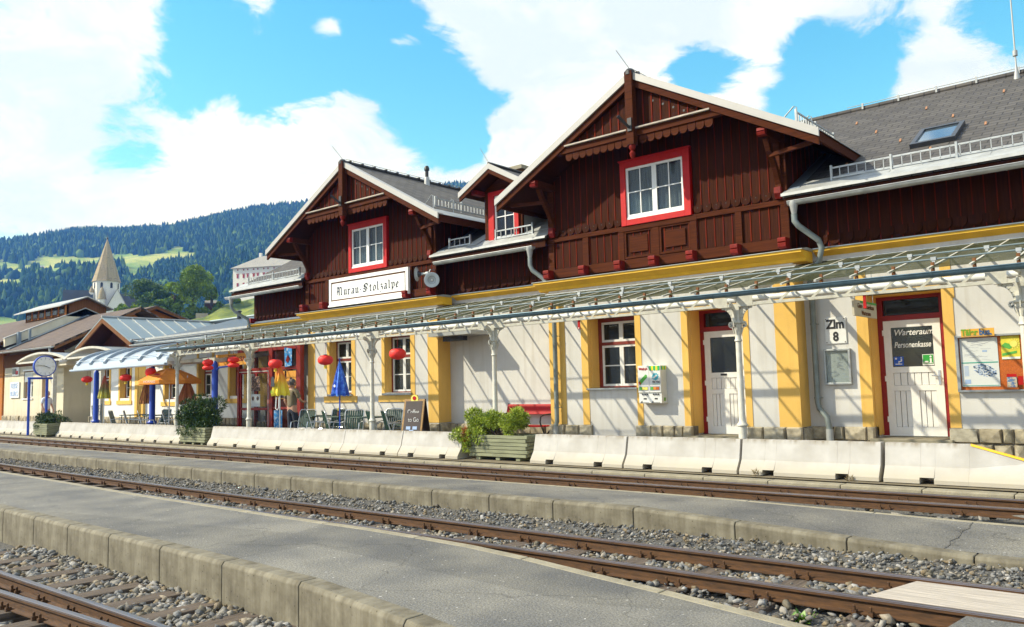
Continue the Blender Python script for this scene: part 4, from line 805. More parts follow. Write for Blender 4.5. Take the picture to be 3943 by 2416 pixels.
    fh = MB(); fh.box(cx-.04, cx+.06, 14.335, 14.36, 6.70, 6.98); fh.tube([(cx, 14.34, 6.78), (cx-.13, 14.12, 7.0)], [.03, .035], 8); fh.build('flag_holder', 'black', g)
    # purlins and brackets
    pu = MB(); pe = MB()
    for s in (-1, 1):
        for dx, w_ in ((2.76, .16),):
            xx = cx+s*dx; z = zroof(dx)-.30; pu.box(xx-w_/2, xx+w_/2, 14.62, y, z-.13, z+.02); pe.prism([(14.52, z+.01), (14.50, z-.05), (14.53, z-.06), (14.50, z-.08), (14.52, z-.13), (14.615, z-.14), (14.615, z+.02)], 'X', xx-w_/2, xx+w_/2)
            pts = [(15.28, z-1.02), (15.22, z-.86), (15.08, z-.62), (14.86, z-.36), (14.74, z-.14)]
            for (ya, za), (yb, zb) in zip(pts, pts[1:]): pu.bar((xx, ya, za), (xx, yb, zb), .11, .10, (1, 0, 0))
            pu.box(xx-.06, xx+.06, y-.10, y-.046, z-1.15, z-.13); pe.prism([(y-.16, z-1.14), (y-.10, z-1.24), (y-.05, z-1.24), (y-.05, z-1.02), (y-.15, z-1.02)], 'X', xx-.065, xx+.065)
            # small strut to the eave
            pu.bar((xx, 14.9, z-.45), (cx+s*3.62, 14.75, zroof(3.62)-.24), .07, .08)
    pu.build('bracket', 'beam', g, bevel=.006); pe.build('bracket_end', 'beamend', g)
    # roof planes
    EX = 3.82; rf = MB(); bd = MB(); so_ = MB()
    for s in (-1, 1):
        P = lambda d, z0: (cx+s*d, zroof(d)+z0)
        rf.prism([P(0, -.06), P(EX, -.06), P(EX, 0), P(0, 0)], 'Y', YB+.04, 21.6)
        so_.prism([P(.02, -.11), P(EX-.02, -.11), P(EX-.02, -.062), P(.02, -.062)], 'Y', YB+.05, 20.6)
        bd.prism([P(0.0, -.27), P(EX+.02, -.27), P(EX+.02, -.115), P(0, -.115)], 'Y', YB+.015, YB+.075)
        bd.box(*sorted((cx+s*(EX-.03), cx+s*(EX+.02))), YB+.076, 17.4, zroof(EX)-.20, zroof(EX)-.015)
    r_ = rf.build('gable_roof', 'tile_side', ST, label='%s gable roof' % lab); so_.build('soffit', 'timber', r_)
    bd.build('barge_board', 'beam', r_)
    wv = MB()
    for s in (-1, 1):
        P = lambda d, z0: (cx+s*d, zroof(d)+z0)
        wv.prism([P(0 if s > 0 else .0, -.118), P(EX+.04, -.118), P(EX+.04, .035), P(0, .035)], 'Y', YB-.03, YB+.012)
        wv.prism([P(0, .002), P(EX+.04, .002), P(EX+.04, .036), P(0, .036)], 'Y', YB+.013, YB+.16)
        wv.box(*sorted((cx+s*(EX-.25), cx+s*(EX+.05))), YB+.17, 16.9, zroof(EX-.0)+.00, zroof(EX)+.012) if False else None
    wv.build('verge_sheet', 'barge', r_)
    es = MB()
    for s in (-1, 1):
        P = lambda d, z0: (cx+s*d, zroof(d)+z0); es.prism([P(EX-.36, .004), P(EX+.05, .004), P(EX+.05, .016), P(EX-.36, .016)], 'Y', YB+.17, 17.2)
    es.build('eave_sheet', 'flash', r_)
    rr = MB(); rr.tube([(cx, YB-.02, 7.99), (cx, 21.3, 7.99)], .07, 8)
    for i in range(14): rr.box(cx-.09, cx+.09, YB+.2+i*.45, YB+.26+i*.45, 8.0, 8.06)
    rr.build('ridge_cap', 'black', r_); cp = MB(); cp.lathe([(.11, 0), (.11, .08), (.07, .13), (.0, .14)], cx, YB-.0, 10, cz=7.93); cp.build('kingpost_cap', 'black', g)
    lr = MB(); lr.tube([(cx, YB+.1, 8.10), (cx, 20.5, 8.10)], .008, 5); lr.tube([(cx, YB+.02, 8.06), (cx-.16, YB-.25, 8.45)], .008, 5)
    for i in range(9): lr.tube([(cx, YB+.4+i*.7, 8.0), (cx, YB+.4+i*.7, 8.11)], .01, 5)
    lr.build('lightning_rod', 'zinc', r_)
    return g, r_
gL, rL = gable(-18.49, 0, True); gR, rR = gable(-8.84, 0, False)
# snow guard along the gable eaves
def ladder(b, p, q, h, up=(0, 0, 1), n=None):
    p, q = Vector(p), Vector(q); u = Vector(up); L_ = (q-p).length; n = n or int(L_/.12); b.bar(p, q, .022, .03); b.bar(p+u*h, q+u*h, .022, .03)
    for i in range(n+1): a = p+(q-p)*i/n; b.bar(a, a+u*h, .012, .022, (1, 0, 0) if abs((q-p).normalized().x) < .9 else (0, 1, 0))
    k = max(2, int(L_/1.0)+1)
    for i in range(k): a = p+(q-p)*i/(k-1); b.bar(a-u*.05, a+u*(h+.05), .035, .05, (0, 1, 0))
for cx, r_ in ((-18.49, rL), (-8.84, rR)):
    b = MB(); x = cx+3.3; ladder(b, (x, 14.9, zroof(3.3)+.07), (x, 16.9, zroof(3.3)+.07), .20); 
    for yy in (14.75, 15.5): b.tube([(x-.22, yy, zroof(3.08)), (x+.02, yy, zroof(3.3)+.33), (x+.07, yy, zroof(3.3)+.30), (x+.08, yy, zroof(3.38))], .012, 6)
    b.build('snow_guard', 'zinc', r_)
b = MB(); b.lathe([(.10, -.25), (.085, .22), (.075, .25)], -18.20, 17.5, 12, cz=7.80); o = b.build('vent_pipe', 'flash', rL, smooth=True); b = MB(); b.lathe([(.055, .0), (.055, .22), (.085, .23), (.085, .30), (.05, .37), (0, .38)], -18.20, 17.5, 12, cz=8.04); b.build('vent_cap', 'black', o, smooth=True)
# ---- timber wall between and beside the gables
b = MB(); bt = MB(); zz = lambda x: 5.05
for x0, x1 in ((-25.07, -21.4), (-15.58, -11.74), (-5.93, 6.4)): clad(b, bt, x0, x1, YTM, 3.9, zz, .19)
b.box(-25.07, 6.4, YTM+.031, YTM+.15, 3.9, 5.05); b.box(-25.07, -25.02, YTM+.15, 26.5, 3.9, 5.05)
g = b.build('timber_wall', 'timber', ST); bt.build('batten', 'batten', g)
sc = MB()
for x0, x1 in ((-25.0, -21.5), (-15.4, -12.0), (-5.6, 6.3)): half_scallops(sc, x0, x1, 4.12, .12, YTM-.03, YTM-.013, 4.2)
sc.build('scalloped_board', 'timber', g); sc = MB().box(-25.12, -24.96, YTM-.2, YTM-.0, 3.86, 4.02).build('beam_end', 'darkred', g)
# ---- main roof
m_ = .5390
zm = lambda y: 4.98+m_*(y-15.1); YE, YRI = 15.1, 21.0
SEC = [(-25.5, -21.38), (-15.60, -11.72), (-5.96, 6.9)]; GAB = [(-21.38, -15.60), (-11.72, -5.96)]
b = MB()
for x0, x1 in SEC: b.prism([(YE, zm(YE)-.07), (YRI, zm(YRI)-.07), (YRI, zm(YRI)), (YE, zm(YE))], 'X', x0, x1)
for x0, x1 in GAB: b.prism([(16.9, zm(16.9)-.07), (YRI, zm(YRI)-.07), (YRI, zm(YRI)), (16.9, zm(16.9))], 'X', x0, x1)
b.prism([(YRI, zm(YRI)-.07), (27.4, zm(YRI)-.07-6.4*m_), (27.4, zm(YRI)-6.4*m_), (YRI, zm(YRI))], 'X', -25.5, 6.9)
MR = b.build('main_roof', 'tile', ST)
b = MB()
for x0, x1 in SEC: b.prism([(YE-.04, zm(YE-.04)+.003), (15.62, zm(15.62)+.003), (15.62, zm(15.62)+.016), (YE-.04, zm(YE-.04)+.016)], 'X', x0-.02, x1+(.02 if x1 < 0 else 0)); b.prism([(YE-.05, zm(YE)-.045), (YE-.04, zm(YE)-.045), (YE-.03, zm(YE)+.005), (YE-.045, zm(YE)+.01)], 'X', x0-.02, x1+.02)
o = b.build('eave_sheet', 'flash', MR)
b = MB()
for i in range(60):
    x = -25.2+i*.53; y = 15.25+(i % 3)*.10
    if any(a-.5 < x < c_ for a, c_ in GAB): continue
    b.prism([(y, zm(y)+.017), (y+.2, zm(y+.2)+.017), (y+.2, zm(y+.2)+.024), (y, zm(y)+.024)], 'X', x, x+.45)
b.build('sheet_seam', 'flash', MR)
b = MB()
for x0, x1 in SEC: b.box(x0+.02, x1-.02, YE+.02, YE+.06, zm(YE)-.24, zm(YE)-.08); b.prism([(YE+.06, zm(YE)-.12), (YTM+.02, zm(YTM)-.12), (YTM+.02, zm(YTM)-.075), (YE+.06, zm(YE)-.075)], 'X', x0+.02, x1-.02)
b.build('fascia', 'timber', MR)
b = MB(); b.tube([(-25.5, YRI, zm(YRI)+.0), (6.9, YRI, zm(YRI)+.0)], .085, 8); b.build('ridge_cap', 'tile', MR)
b = MB(); b.tube([(-6.5, YRI, zm(YRI)+.13), (6.9, YRI, zm(YRI)+.13)], .009, 5)
for i in range(12): b.box(-6.1+i*.84-.02, -6.1+i*.84+.02, YRI-.10, YRI-.06, zm(YRI)-.02, zm(YRI)+.13)
b.build('lightning_rod', 'flash', MR)
b = MB(); K['hook'] = plain('copper_snow_hook', (.35, .17, .08)); i = 0
for row, y in enumerate((16.2, 17.2, 18.3, 19.5)):
    for k in range(20):
        x = -24.6+k*1.5+(row % 2)*.75
        b.bar((x, y, zm(y)+.004), (x, y+.06, zm(y)+.075), .03, .035, (1, 0, 0))
b.build('snow_hook', 'hook', MR)
b = MB()
for x0, x1 in ((-24.9, -21.95), (-15.2, -14.45), (-13.55, -12.35), (-5.13, 6.5)): ladder(b, (x0, 15.42, zm(15.42)+.05), (x1, 15.42, zm(15.42)+.05), .19, n=int((x1-x0)/.155))
b.build('snow_guard', 'zinc', MR)
# skylight
def onroof(x, y, h=0): return (x, y-h*.47, zm(y)+h*.88)
sk = MB(); X0, X1, Y0, Y1 = -4.02, -3.24, 16.55, 17.55
for a, c_, p, q in ((X0, X1, Y0, Y0+.08), (X0, X1, Y1-.08, Y1), (X0, X0+.08, Y0+.08, Y1-.08), (X1-.08, X1, Y0+.08, Y1-.08)):
    sk.add([onroof(a, p, 0), onroof(c_, p, 0), onroof(c_, q, 0), onroof(a, q, 0), onroof(a, p, .09), onroof(c_, p, .09), onroof(c_, q, .09), onroof(a, q, .09)], [(3, 2, 1, 0), (4, 5, 6, 7), (0, 1, 5, 4), (1, 2, 6, 5), (2, 3, 7, 6), (3, 0, 4, 7)])
K['sheetblack'] = mat('dark_grey_sheet', (.045, .05, .06), .35, .2, 8, metal=.4); K['mirror'] = mat('sky_reflecting_pane', (.22, .30, .36), .06, .03, 2, spec=1.0, metal=.75)
o = sk.build('skylight', 'sheetblack', MR); MB().add([onroof(X0+.08, Y0+.08, .06), onroof(X1-.08, Y0+.08, .06), onroof(X1-.08, Y1-.08, .06), onroof(X0+.08, Y1-.08, .06)], [(0, 1, 2, 3)]).build('pane', 'mirror', o, fix=False)
# mast at the ridge
b = MB(); b.lathe([(.08, 0), (.035, .28), (.018, .4), (.014, 2.6)], -2.74, 20.6, 10, cz=7.85); b.lathe([(.05, 0), (.05, .12)], -2.74, 20.6, 10, cz=8.45); b.build('mast', 'flash', MR, smooth=True)
# chimney
b = MB(); b.box(-17.1, -16.35, 19.9, 20.6, 7.4, 8.42); o = b.build('chimney', 'wood_brown', MR); MB().box(-17.2, -16.25, 19.8, 20.7, 8.42, 8.54).build('chimney_cap', 'kerb', o)
# gutters
def gutter(x0, x1, y, z, m='zinc', r=.075, par=MR):
    b = MB(); pts = arc(0, 0, r, 180, 360, 8)+arc(0, 0, r-.010, 360, 180, 8); b.prism([(y+p[0], z+p[1]) for p in pts], 'X', x0, x1); b.tube([(x0, y-r, z+.004), (x1, y-r, z+.004)], .010, 6)
    n = int((x1-x0)/1.1)+1
    for i in range(n): x = x0+.3+(x1-x0-.6)*i/max(1, n-1); b.prism([(y+p[0], z+p[1]) for p in arc(0, 0, r+.006, 175, 365, 8)+arc(0, 0, r+.001, 365, 175, 8)], 'X', x-.012, x+.012)
    for xe in (x0, x1): b.prism([(y+p[0], z+p[1]) for p in arc(0, 0, r-.004, 180, 360, 8)], 'X', xe-.004, xe+.004)
    return b.build('gutter', m, par, smooth=True)
gutter(-25.6, -21.3, 15.0, 4.74); gutter(-15.35, -12.0, 15.0, 4.76); gutter(-5.82, 6.8, 15.0, 4.79)
def pipe(pts, r, m='pipe', par=ST, bands=()):
    b = MB(); b.tube(pts, r, 10)
    for z in bands:
        for (x0, y0, z0), (x1, y1, z1) in zip(pts, pts[1:]):
            if abs(x0-x1)+abs(y0-y1) < .01 and min(z0, z1) <= z <= max(z0, z1): b.lathe([(r+.008, -.015), (r+.008, .015)], x0, y0, 10, cz=z); b.bar((x0, y0, z), (x0+.08, y0+.16, z), .012)
    return b.build('drainpipe', m, par, smooth=True)
def hopper(x, y, z): MB().lathe([(.035, -.22), (.045, -.20), (.075, -.04), (.09, .0), (.09, .05)], x, y, 10, cz=z).build('hopper', 'flash', ST, smooth=True)
hopper(-12.12, 15.0, 4.70); pipe([(-12.12, 15.0, 4.5), (-12.12, 15.0, 4.32), (-12.08, 15.03, 4.2), (-11.86, 15.14, 4.0), (-11.78, 15.16, 3.9)], .055)
hopper(-5.72, 15.0, 4.74); pipe([(-5.72, 15.0, 4.55), (-5.72, 15.0, 4.42), (-5.66, 15.03, 4.32), (-5.40, 15.3, 4.05), (-5.36, 15.33, 3.9), (-5.42, 15.33, 3.66), (-5.6, 15.4, 3.5), (-5.68, 15.5, 3.3), (-5.69, 15.58, 3.1), (-5.69, 15.58, 1.02), (-5.66, 15.56, .9), (-5.50, 15.50, .74), (-5.47, 15.50, .5), (-5.47, 15.50, .03)], .055, 'pipe', ST, (2.5, 1.1))
hopper(-25.3, 15.0, 4.68); pipe([(-25.3, 15.0, 4.5), (-25.3, 15.02, 4.36), (-25.22, 15.1, 4.24), (-24.98, 15.45, 3.98), (-24.95, 15.5, 3.7)], .05)
pipe([(-11.54, 15.12, 3.5), (-11.54, 15.12, .62), (-11.56, 15.10, .55), (-11.56, 15.10, .03)], .055, 'pipe', ST, (2.6, .95))
MB().lathe([(.07, 0), (.07, .5)], -11.56, 15.10, 10, cz=.02).build('pipe_shoe', 'flash', ST, smooth=True); MB().lathe([(.07, 0), (.07, .5)], -5.47, 15.50, 10, cz=.02).build('pipe_shoe', 'flash', ST, smooth=True)
# ---- dormer
dx0, dx1, dcx, dY = -14.0, -12.75, -13.38, 15.52
dz = lambda d: 7.02-abs(d)*.545
b = MB(); pierced(b, dx0, dx1, 5.1, 6.42, [(-13.66, -12.98, 5.22, 6.34)], dY, dY+.07); b.prism([(dx0, 6.42), (dx1, 6.42), (dx1, dz(dx1-dcx)-.16), (dcx, dz(0)-.16), (dx0, dz(dx0-dcx)-.16)], 'Y', dY, dY+.07)
b.prism([(dY+.07, 5.2), (19.5, 6.6), (dY+.07, 6.5)], 'X', dx0, dx0+.05)
DM = b.build('dormer', 'beam', ST, label='small dormer between the gables')
MB().prism([(dY+.07, 5.2), (19.5, 6.6), (dY+.07, 6.5)], 'X', dx1-.05, dx1).build('cheek', 'flash', DM)
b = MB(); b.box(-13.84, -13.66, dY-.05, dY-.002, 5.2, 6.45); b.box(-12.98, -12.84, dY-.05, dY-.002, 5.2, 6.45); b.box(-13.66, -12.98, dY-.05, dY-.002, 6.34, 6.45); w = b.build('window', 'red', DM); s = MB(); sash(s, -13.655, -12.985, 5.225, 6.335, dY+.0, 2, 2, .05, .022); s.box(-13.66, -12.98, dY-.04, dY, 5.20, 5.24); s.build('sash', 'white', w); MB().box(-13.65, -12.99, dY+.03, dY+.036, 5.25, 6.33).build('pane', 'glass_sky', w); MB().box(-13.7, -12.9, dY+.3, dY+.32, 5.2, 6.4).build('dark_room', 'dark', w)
rf = MB(); so_ = MB(); wv = MB(); bb = MB(); cx = dcx+.0; y0 = 15.0
cx = -13.38; EXd = 1.03
for s in (-1, 1):
    P = lambda d, z0: (cx+s*d, dz(d)+z0); rf.prism([P(0, -.05), P(EXd, -.05), P(EXd, 0), P(0, 0)], 'Y', y0+.03, 19.4); so_.prism([P(.02, -.10), P(EXd-.02, -.10), P(EXd-.02, -.052), P(.02, -.052)], 'Y', y0+.04, 19.0)
    wv.prism([P(0, -.11), P(EXd+.03, -.11), P(EXd+.03, .03), P(0, .03)], 'Y', y0-.02, y0+.025); bb.prism([P(0, -.22), P(EXd, -.22), P(EXd, -.112), P(0, -.112)], 'Y', y0, y0+.05)
rf.build('dormer_roof', 'tile_side', DM); so_.build('soffit', 'timber', DM); wv.build('verge_sheet', 'barge', DM); bb.build('barge_board', 'beam', DM)
b = MB(); b.tube([(cx, y0, dz(0)+.02), (cx, 19, dz(0)+.02)], .05, 8); b.build('ridge_cap', 'black', DM); b = MB(); b.tube([(cx, y0, dz(0)+.06), (cx-.12, y0-.16, dz(0)+.4)], .007, 5); b.build('lightning_rod', 'zinc', DM)
b = MB(); b.box(cx-.75, cx-.6, y0+.15, dY, dz(.7)-.25, dz(.7)-.14); b.build('purlin', 'beamend', DM)
b = MB(); b.prism([(15.56, zm(15.56)+.03), (16.6, zm(16.6)+.03), (16.6, zm(16.6)+.04), (15.56, zm(15.56)+.04)], 'X', -12.74, -11.75); b.prism([(15.3, zm(15.3)+.03), (16.6, zm(16.6)+.03), (16.6, zm(16.6)+.04), (15.3, zm(15.3)+.04)], 'X', -14.5, -14.12); b.build('valley_sheet', 'flash', MR)
b = MB(); b.prism([(15.3, zm(15.3)+.02), (17.9, zm(17.9)+.02), (17.9, zm(17.9)+.03), (15.3, zm(15.3)+.03)], 'X', -5.93, -5.70); b.prism([(15.3, zm(15.3)+.02), (17.9, zm(17.9)+.02), (17.9, zm(17.9)+.03), (15.3, zm(15.3)+.03)], 'X', -15.58, -15.30); b.build('valley_sheet', 'zinc_dark', MR)
b = MB(); b.box(-15.5, -13.98, 14.87, 15.70, 2.80, 2.90); o = b.build('entrance_slab', 'flash', ST); MB().box(-15.3, -14.6, 15.2, 15.4, 2.68, 2.80).build('lamp', 'sheetblack', o)

# ================================================================ PLATFORM CANOPY
CN = thing('platform_canopy', 'long glazed platform canopy on white cast iron columns in front of the station', 'canopy', (-12, 13, 0))
GZ = lambda y: 3.60-.232*(15.25-y)
CX0, CX1 = -25.2, 5.2; YG = 12.50
b = MB(); bk = [(-25.2, YM-.02), (-21.3, YM-.02), (-21.3, YR-.055), (-15.48, YR-.055), (-15.48, YM-.02), (-11.83, YM-.02), (-11.83, YR-.055), (-5.83, YR-.055), (-5.83, YM-.02), (5.2, YM-.02)]
for (xa, ya), (xb, yb) in zip(bk[::2], bk[1::2]): b.add([(xa, YG, GZ(YG)), (xb, YG, GZ(YG)), (xb, yb, GZ(yb)), (xa, ya, GZ(ya))], [(0, 1, 2, 3)])
b.build('glass_roof', 'canopyglass', CN, fix=False)
back = lambda x: (YR-.06 if (-21.3 < x < -15.48 or -11.83 < x < -5.83) else YM-.02)
i = 0; x = CX0+.03; RX = []
while x < CX1: RX.append(x); x += .53
for x in RX: yb = back(x); MB().bar((x, YG-.02, GZ(YG)-.012), (x, yb, GZ(yb)-.012), .030, .032, (0, 0, 1)).build('rafter', 'iron', CN)
b = MB()
for x0, x1, y in [(xa, xb, ya) for (xa, ya), (xb, yb) in zip(bk[::2], bk[1::2])]: b.box(x0, x1, y-.03, y+.012, GZ(y)-.03, GZ(y)+.012)
b.build('wall_plate', 'zinc', CN)
for nm_, y, m_u in (('lower_snow_tube', 12.85, 0), ('upper_snow_tube', 13.72, 1)):
    b = MB(); z = GZ(y)+.085; b.tube([(CX0+.3, y, z), (CX1, y, z)], .013, 8); o = b.build(nm_, 'tube_grey', CN, smooth=True); c_ = MB()
    for j, x in enumerate(RX):
        if j % 2 == m_u and x > CX0+.4: c_.box(x-.035, x+.035, y-.025, y+.025, z-.02, z+.03); c_.box(x-.02, x+.02, y-.02, y+.02, GZ(y)+.03, z-.02)
    c_.build('tube_clamp', 'zinc', o)
b = MB()
for j, x in enumerate(RX):
    if x > CX0+.4: b.box(x-.022, x+.022, 12.75, 12.79, GZ(12.77)-.10, GZ(12.77)+.05)
b.build('rafter_shoe', 'wood_brown', CN)
go = gutter(-25.3, CX1, 12.44, 2.885, 'gutter_blue', .068, CN)
MB().box(CX0, CX1, 12.87, 12.93, 2.885, 2.95).build('top_chord', 'iron', CN); b = MB(); b.box(CX0+.3, CX1, 12.86, 12.94, 2.700, 2.712); b.box(CX0+.3, CX1, 12.86, 12.872, 2.712, 2.745); b.build('bottom_chord', 'iron', CN)
COLX = [-24.89, -20.78, -15.42, -11.46, -5.98, -1.87, 3.6]
b = MB()
for x in RX:
    if x < CX0+.4 or min(abs(x-q) for q in COLX) < .24: continue
    xm = x+.265
    if min(abs(xm-q) for q in COLX) < .26: continue
    b.bar((x+.02, 12.885, 2.89), (xm-.03, 12.885, 2.715), .035, .012, (0, 1, 0)); b.bar((xm+.03, 12.90, 2.715), (x+.51, 12.90, 2.89), .035, .012, (0, 1, 0))
b.build('lattice', 'iron', CN)
b = MB(); b.tube([(CX0+.6, 13.75, 2.90), (CX1, 13.75, 2.90)], .055, 10); b.build('lighting_pipe', 'white', CN, smooth=True)
b = MB(); b.tube([(-27.6, 14.0, 2.55), (-24.3, 14.0, 2.55)], .07, 10); b.build('lower_pipe', 'iron', CN, smooth=True)
b = MB()
for x in COLX: yb = back(x); b.bar((x, 12.94, 2.84), (x, yb+.01, GZ(yb)-.12), .05, .12); b.bar((x, 12.5, 2.86), (x, 12.87, 2.86), .04, .08)
b.build('cross_girder', 'iron', CN)
for x in COLX:
    c_ = MB(); y = 12.9; c_.lathe([(.072, 0), (.072, .70), (.092, .71), (.092, .73), (.064, .76), (.054, .80), (.047, 2.10), (.066, 2.12), (.05, 2.16), (.052, 2.22), (.075, 2.40), (.105, 2.42), (.105, 2.44)], x, y, 16)
    o = c_.build('column', 'iron', CN, smooth=True)
    k = MB(); k.box(x-.06, x+.06, y-.06, y+.06, 2.44, 2.70)
    for s in (-1, 1):
        pts = [(x+s*(.045+.22*(1-math.cos(R(a)))), 2.44+.27*math.sin(R(a))) for a in range(0, 91, 15)]
        for (xa, za), (xb, zb) in zip(pts, pts[1:]): k.bar((xa, y, za), (xb, y, zb), .10, .022, (0, 1, 0))
        pts = [(y+s*(.045+.22*(1-math.cos(R(a)))), 2.44+.27*math.sin(R(a))) for a in range(0, 91, 15)]
        for (ya, za), (yb_, zb) in zip(pts, pts[1:]): k.bar((x, ya, za), (x, yb_, zb), .08, .022, (1, 0, 0))
        k.box(x+s*.28-.13, x+s*.28+.13, y-.045, y-.038, 2.70, 2.86) if s < 0 else k.box(x+.02, x+.30, y-.045, y-.038, 2.70, 2.88)
        k.box(min(x+s*.02, x+s*.32), max(x+s*.02, x+s*.32), y-.05, y+.05, 2.690, 2.700)
    k.build('bracket', 'iron', o)
    v = MB()
    for s in (-1, 1):
        for ax in ('X', 'Y'):
            pts = [(0, .0), (.06, .015), (.085, 0), (.075, -.05), (.045, -.06), (.03, -.035), (.05, -.02)]
            for (a, za), (c2, zb) in zip(pts, pts[1:]):
                if ax == 'X': v.bar((x+s*(.065+a), y, 2.415+za), (x+s*(.065+c2), y, 2.415+zb), .035, .016, (0, 1, 0))
                else: v.bar((x, y+s*(.065+a), 2.415+za), (x, y+s*(.065+c2), 2.415+zb), .035, .016, (1, 0, 0))
    for q in range(8): an = q*math.pi/4; v.bar((x+.06*math.cos(an), y+.06*math.sin(an), 2.24), (x+.10*math.cos(an), y+.10*math.sin(an), 2.36), .02, .014)
    v.build('capital_ornament', 'iron', o)
# name boards and small things hanging under the canopy
t = thing('hanging_sign', 'small white hanging board with a green strip left of the waiting room door', 'sign', (-4.12, 13.5, 2.3))
MB().box(-4.135, -4.105, 13.0, 14.12, 2.415, 2.665).build('board', 'wall_cream', t); MB().box(-4.1045, -4.100, 13.30, 14.12, 2.63, 2.662).build('green_strip', 'picgreen', t)
text('Güter-, Personenkassa', 'lettering', 'wood_brown', t, (-4.098, 13.56, 2.575), .105, rot=(R(90), 0, R(90)), ext=.002, sx=.84); text('Warteraum', 'lettering', 'wood_brown', t, (-4.098, 13.56, 2.47), .105, rot=(R(90), 0, R(90)), ext=.002, sx=.9)
b = MB(); b.tube([(-4.12, 13.1, 2.665), (-4.12, 13.1, 3.05)], .006, 5); b.tube([(-4.12, 14.0, 2.665), (-4.12, 14.0, 3.2)], .006, 5); b.build('hanger', 'zinc', t)
MB().box(-3.93, -3.89, 12.88, 12.91, 2.50, 2.70).build('red_tag', 'red', t)
t = thing('red_marker', 'small red plate hanging from the canopy beside the office window', 'marker', (-9.24, 12.9, 2.55)); MB().box(-9.27, -9.22, 12.89, 12.91, 2.53, 2.70).build('plate', 'red', t); MB().lathe([(.012, 0), (.012, .004)], -9.245, 12.886, 8, 'Y', 2.55).build('rivet', 'white', t)

# ================================================================ SIGNS AND CASES ON THE WALL
t = thing('station_name_sign', 'big white station name board reading Murau-Stolzalpe in blackletter', 'sign', (-18.2, 15.1, 4.4))
b = MB(); x0, x1, z0, z1, y = -20.02, -16.52, 4.06, 4.80, 15.14
for a, c_, p, q in ((x0, x1, z1-.10, z1), (x0, x1, z0, z0+.07), (x0, x0+.09, z0+.07, z1-.10), (x1-.10, x1, z0+.07, z1-.10)): b.box(a, c_, y-.03, y+.05, p, q)
b.prism([(y+.05, z0), (y-.03, z0), (y-.10, z0-.10), (y+.05, z0-.10)], 'X', x0+.03, x1-.12); b.build('outer_frame', 'white', t)
b = MB(); b.box(x0+.09, x1-.10, y+.0, y+.04, z0+.07, z1-.10); b.build('dark_border', 'wood_brown', t); bx0, bx1, bz0, bz1 = x0+.13, x1-.15, z0+.11, z1-.145
MB().box(bx0, bx1, y-.016, y-.0, bz0, bz1).build('board', 'white', t)
# blackletter written with a broad nib: strokes are (x, z) lines on a 0..1 grid
GL = {'M': (.95, [[(.0, -.05), (.12, .05), (.22, .35), (.22, .95)], [(.05, .95), (.25, 1.0), (.42, .85)], [(.42, .05), (.42, .9), (.55, 1.0), (.72, .85)], [(.72, .9), (.72, .1), (.82, .02)], [(.05, .45), (.35, .5)], [(.36, .08), (.46, .02)]]),
      'u': (.5, [[(.05, .62), (.13, .58), (.13, .1), (.2, .02)], [(.2, .02), (.38, .12)], [(.30, .62), (.38, .58), (.38, .1), (.46, .02)]]),
      'r': (.42, [[(.05, .62), (.13, .58), (.13, .05)], [(.06, .04), (.2, .0)], [(.15, .52), (.3, .62), (.36, .54)]]),
      'a': (.48, [[(.08, .55), (.2, .64), (.34, .58), (.34, .1), (.42, .02)], [(.34, .35), (.12, .28), (.08, .1), (.16, .02), (.34, .12)]]),
      '-': (.4, [[(.08, .34), (.26, .36)]]),
      'S': (.8, [[(.62, .88), (.4, 1.0), (.18, .85), (.2, .65), (.5, .5), (.6, .3), (.5, .1), (.25, .0), (.05, .12)], [(.3, .9), (.32, .55)], [(.08, .42), (.3, .38), (.4, .15)], [(.62, .88), (.66, .7)]]),
      't': (.36, [[(.14, .8), (.14, .1), (.22, .02), (.3, .06)], [(.04, .6), (.28, .62)]]),
      'o': (.46, [[(.1, .12), (.1, .52), (.24, .64)], [(.24, .64), (.38, .52), (.38, .12), (.24, .0)], [(.24, .0), (.1, .12)]]),
      'l': (.32, [[(.08, .98), (.15, .92), (.15, .1), (.24, .02)]]),
      'z': (.44, [[(.08, .55), (.2, .64), (.34, .55), (.2, .38)], [(.2, .38), (.36, .3), (.36, .0), (.2, -.2), (.08, -.22)]]),
      'p': (.48, [[(.05, .64), (.14, .56), (.14, -.22)], [(.14, .5), (.3, .64), (.4, .52), (.4, .12), (.28, .0), (.14, .1)]]),
      'e': (.42, [[(.3, .36), (.1, .3), (.1, .52), (.24, .64), (.34, .5), (.3, .36)], [(.1, .3), (.12, .1), (.22, .0), (.36, .08)]])}
b = MB(); word = 'Murau-Stolzalpe'; sp = .085; tot = sum(GL[c_][0]+sp for c_ in word); w_ = (bx1-bx0-.42)/tot; hgt = .245; px = bx0+.21; base_ = bz0+.115
for c_ in word:
    adv, st = GL[c_]
    for s in st:
        for (xa, za), (xb, zb) in zip(s, s[1:]):
            A = Vector((px+xa*w_, 0, base_+za*hgt)); B = Vector((px+xb*w_, 0, base_+zb*hgt)); nb = Vector((.019, 0, .015)); yy = y-.020
            b.add([(A.x-nb.x, yy, A.z-nb.z), (A.x+nb.x, yy, A.z+nb.z), (B.x+nb.x, yy, B.z+nb.z), (B.x-nb.x, yy, B.z-nb.z)], [(0, 1, 2, 3)])
    px += (adv+sp)*w_
b.build('lettering', 'sheetblack', t, fix=False)

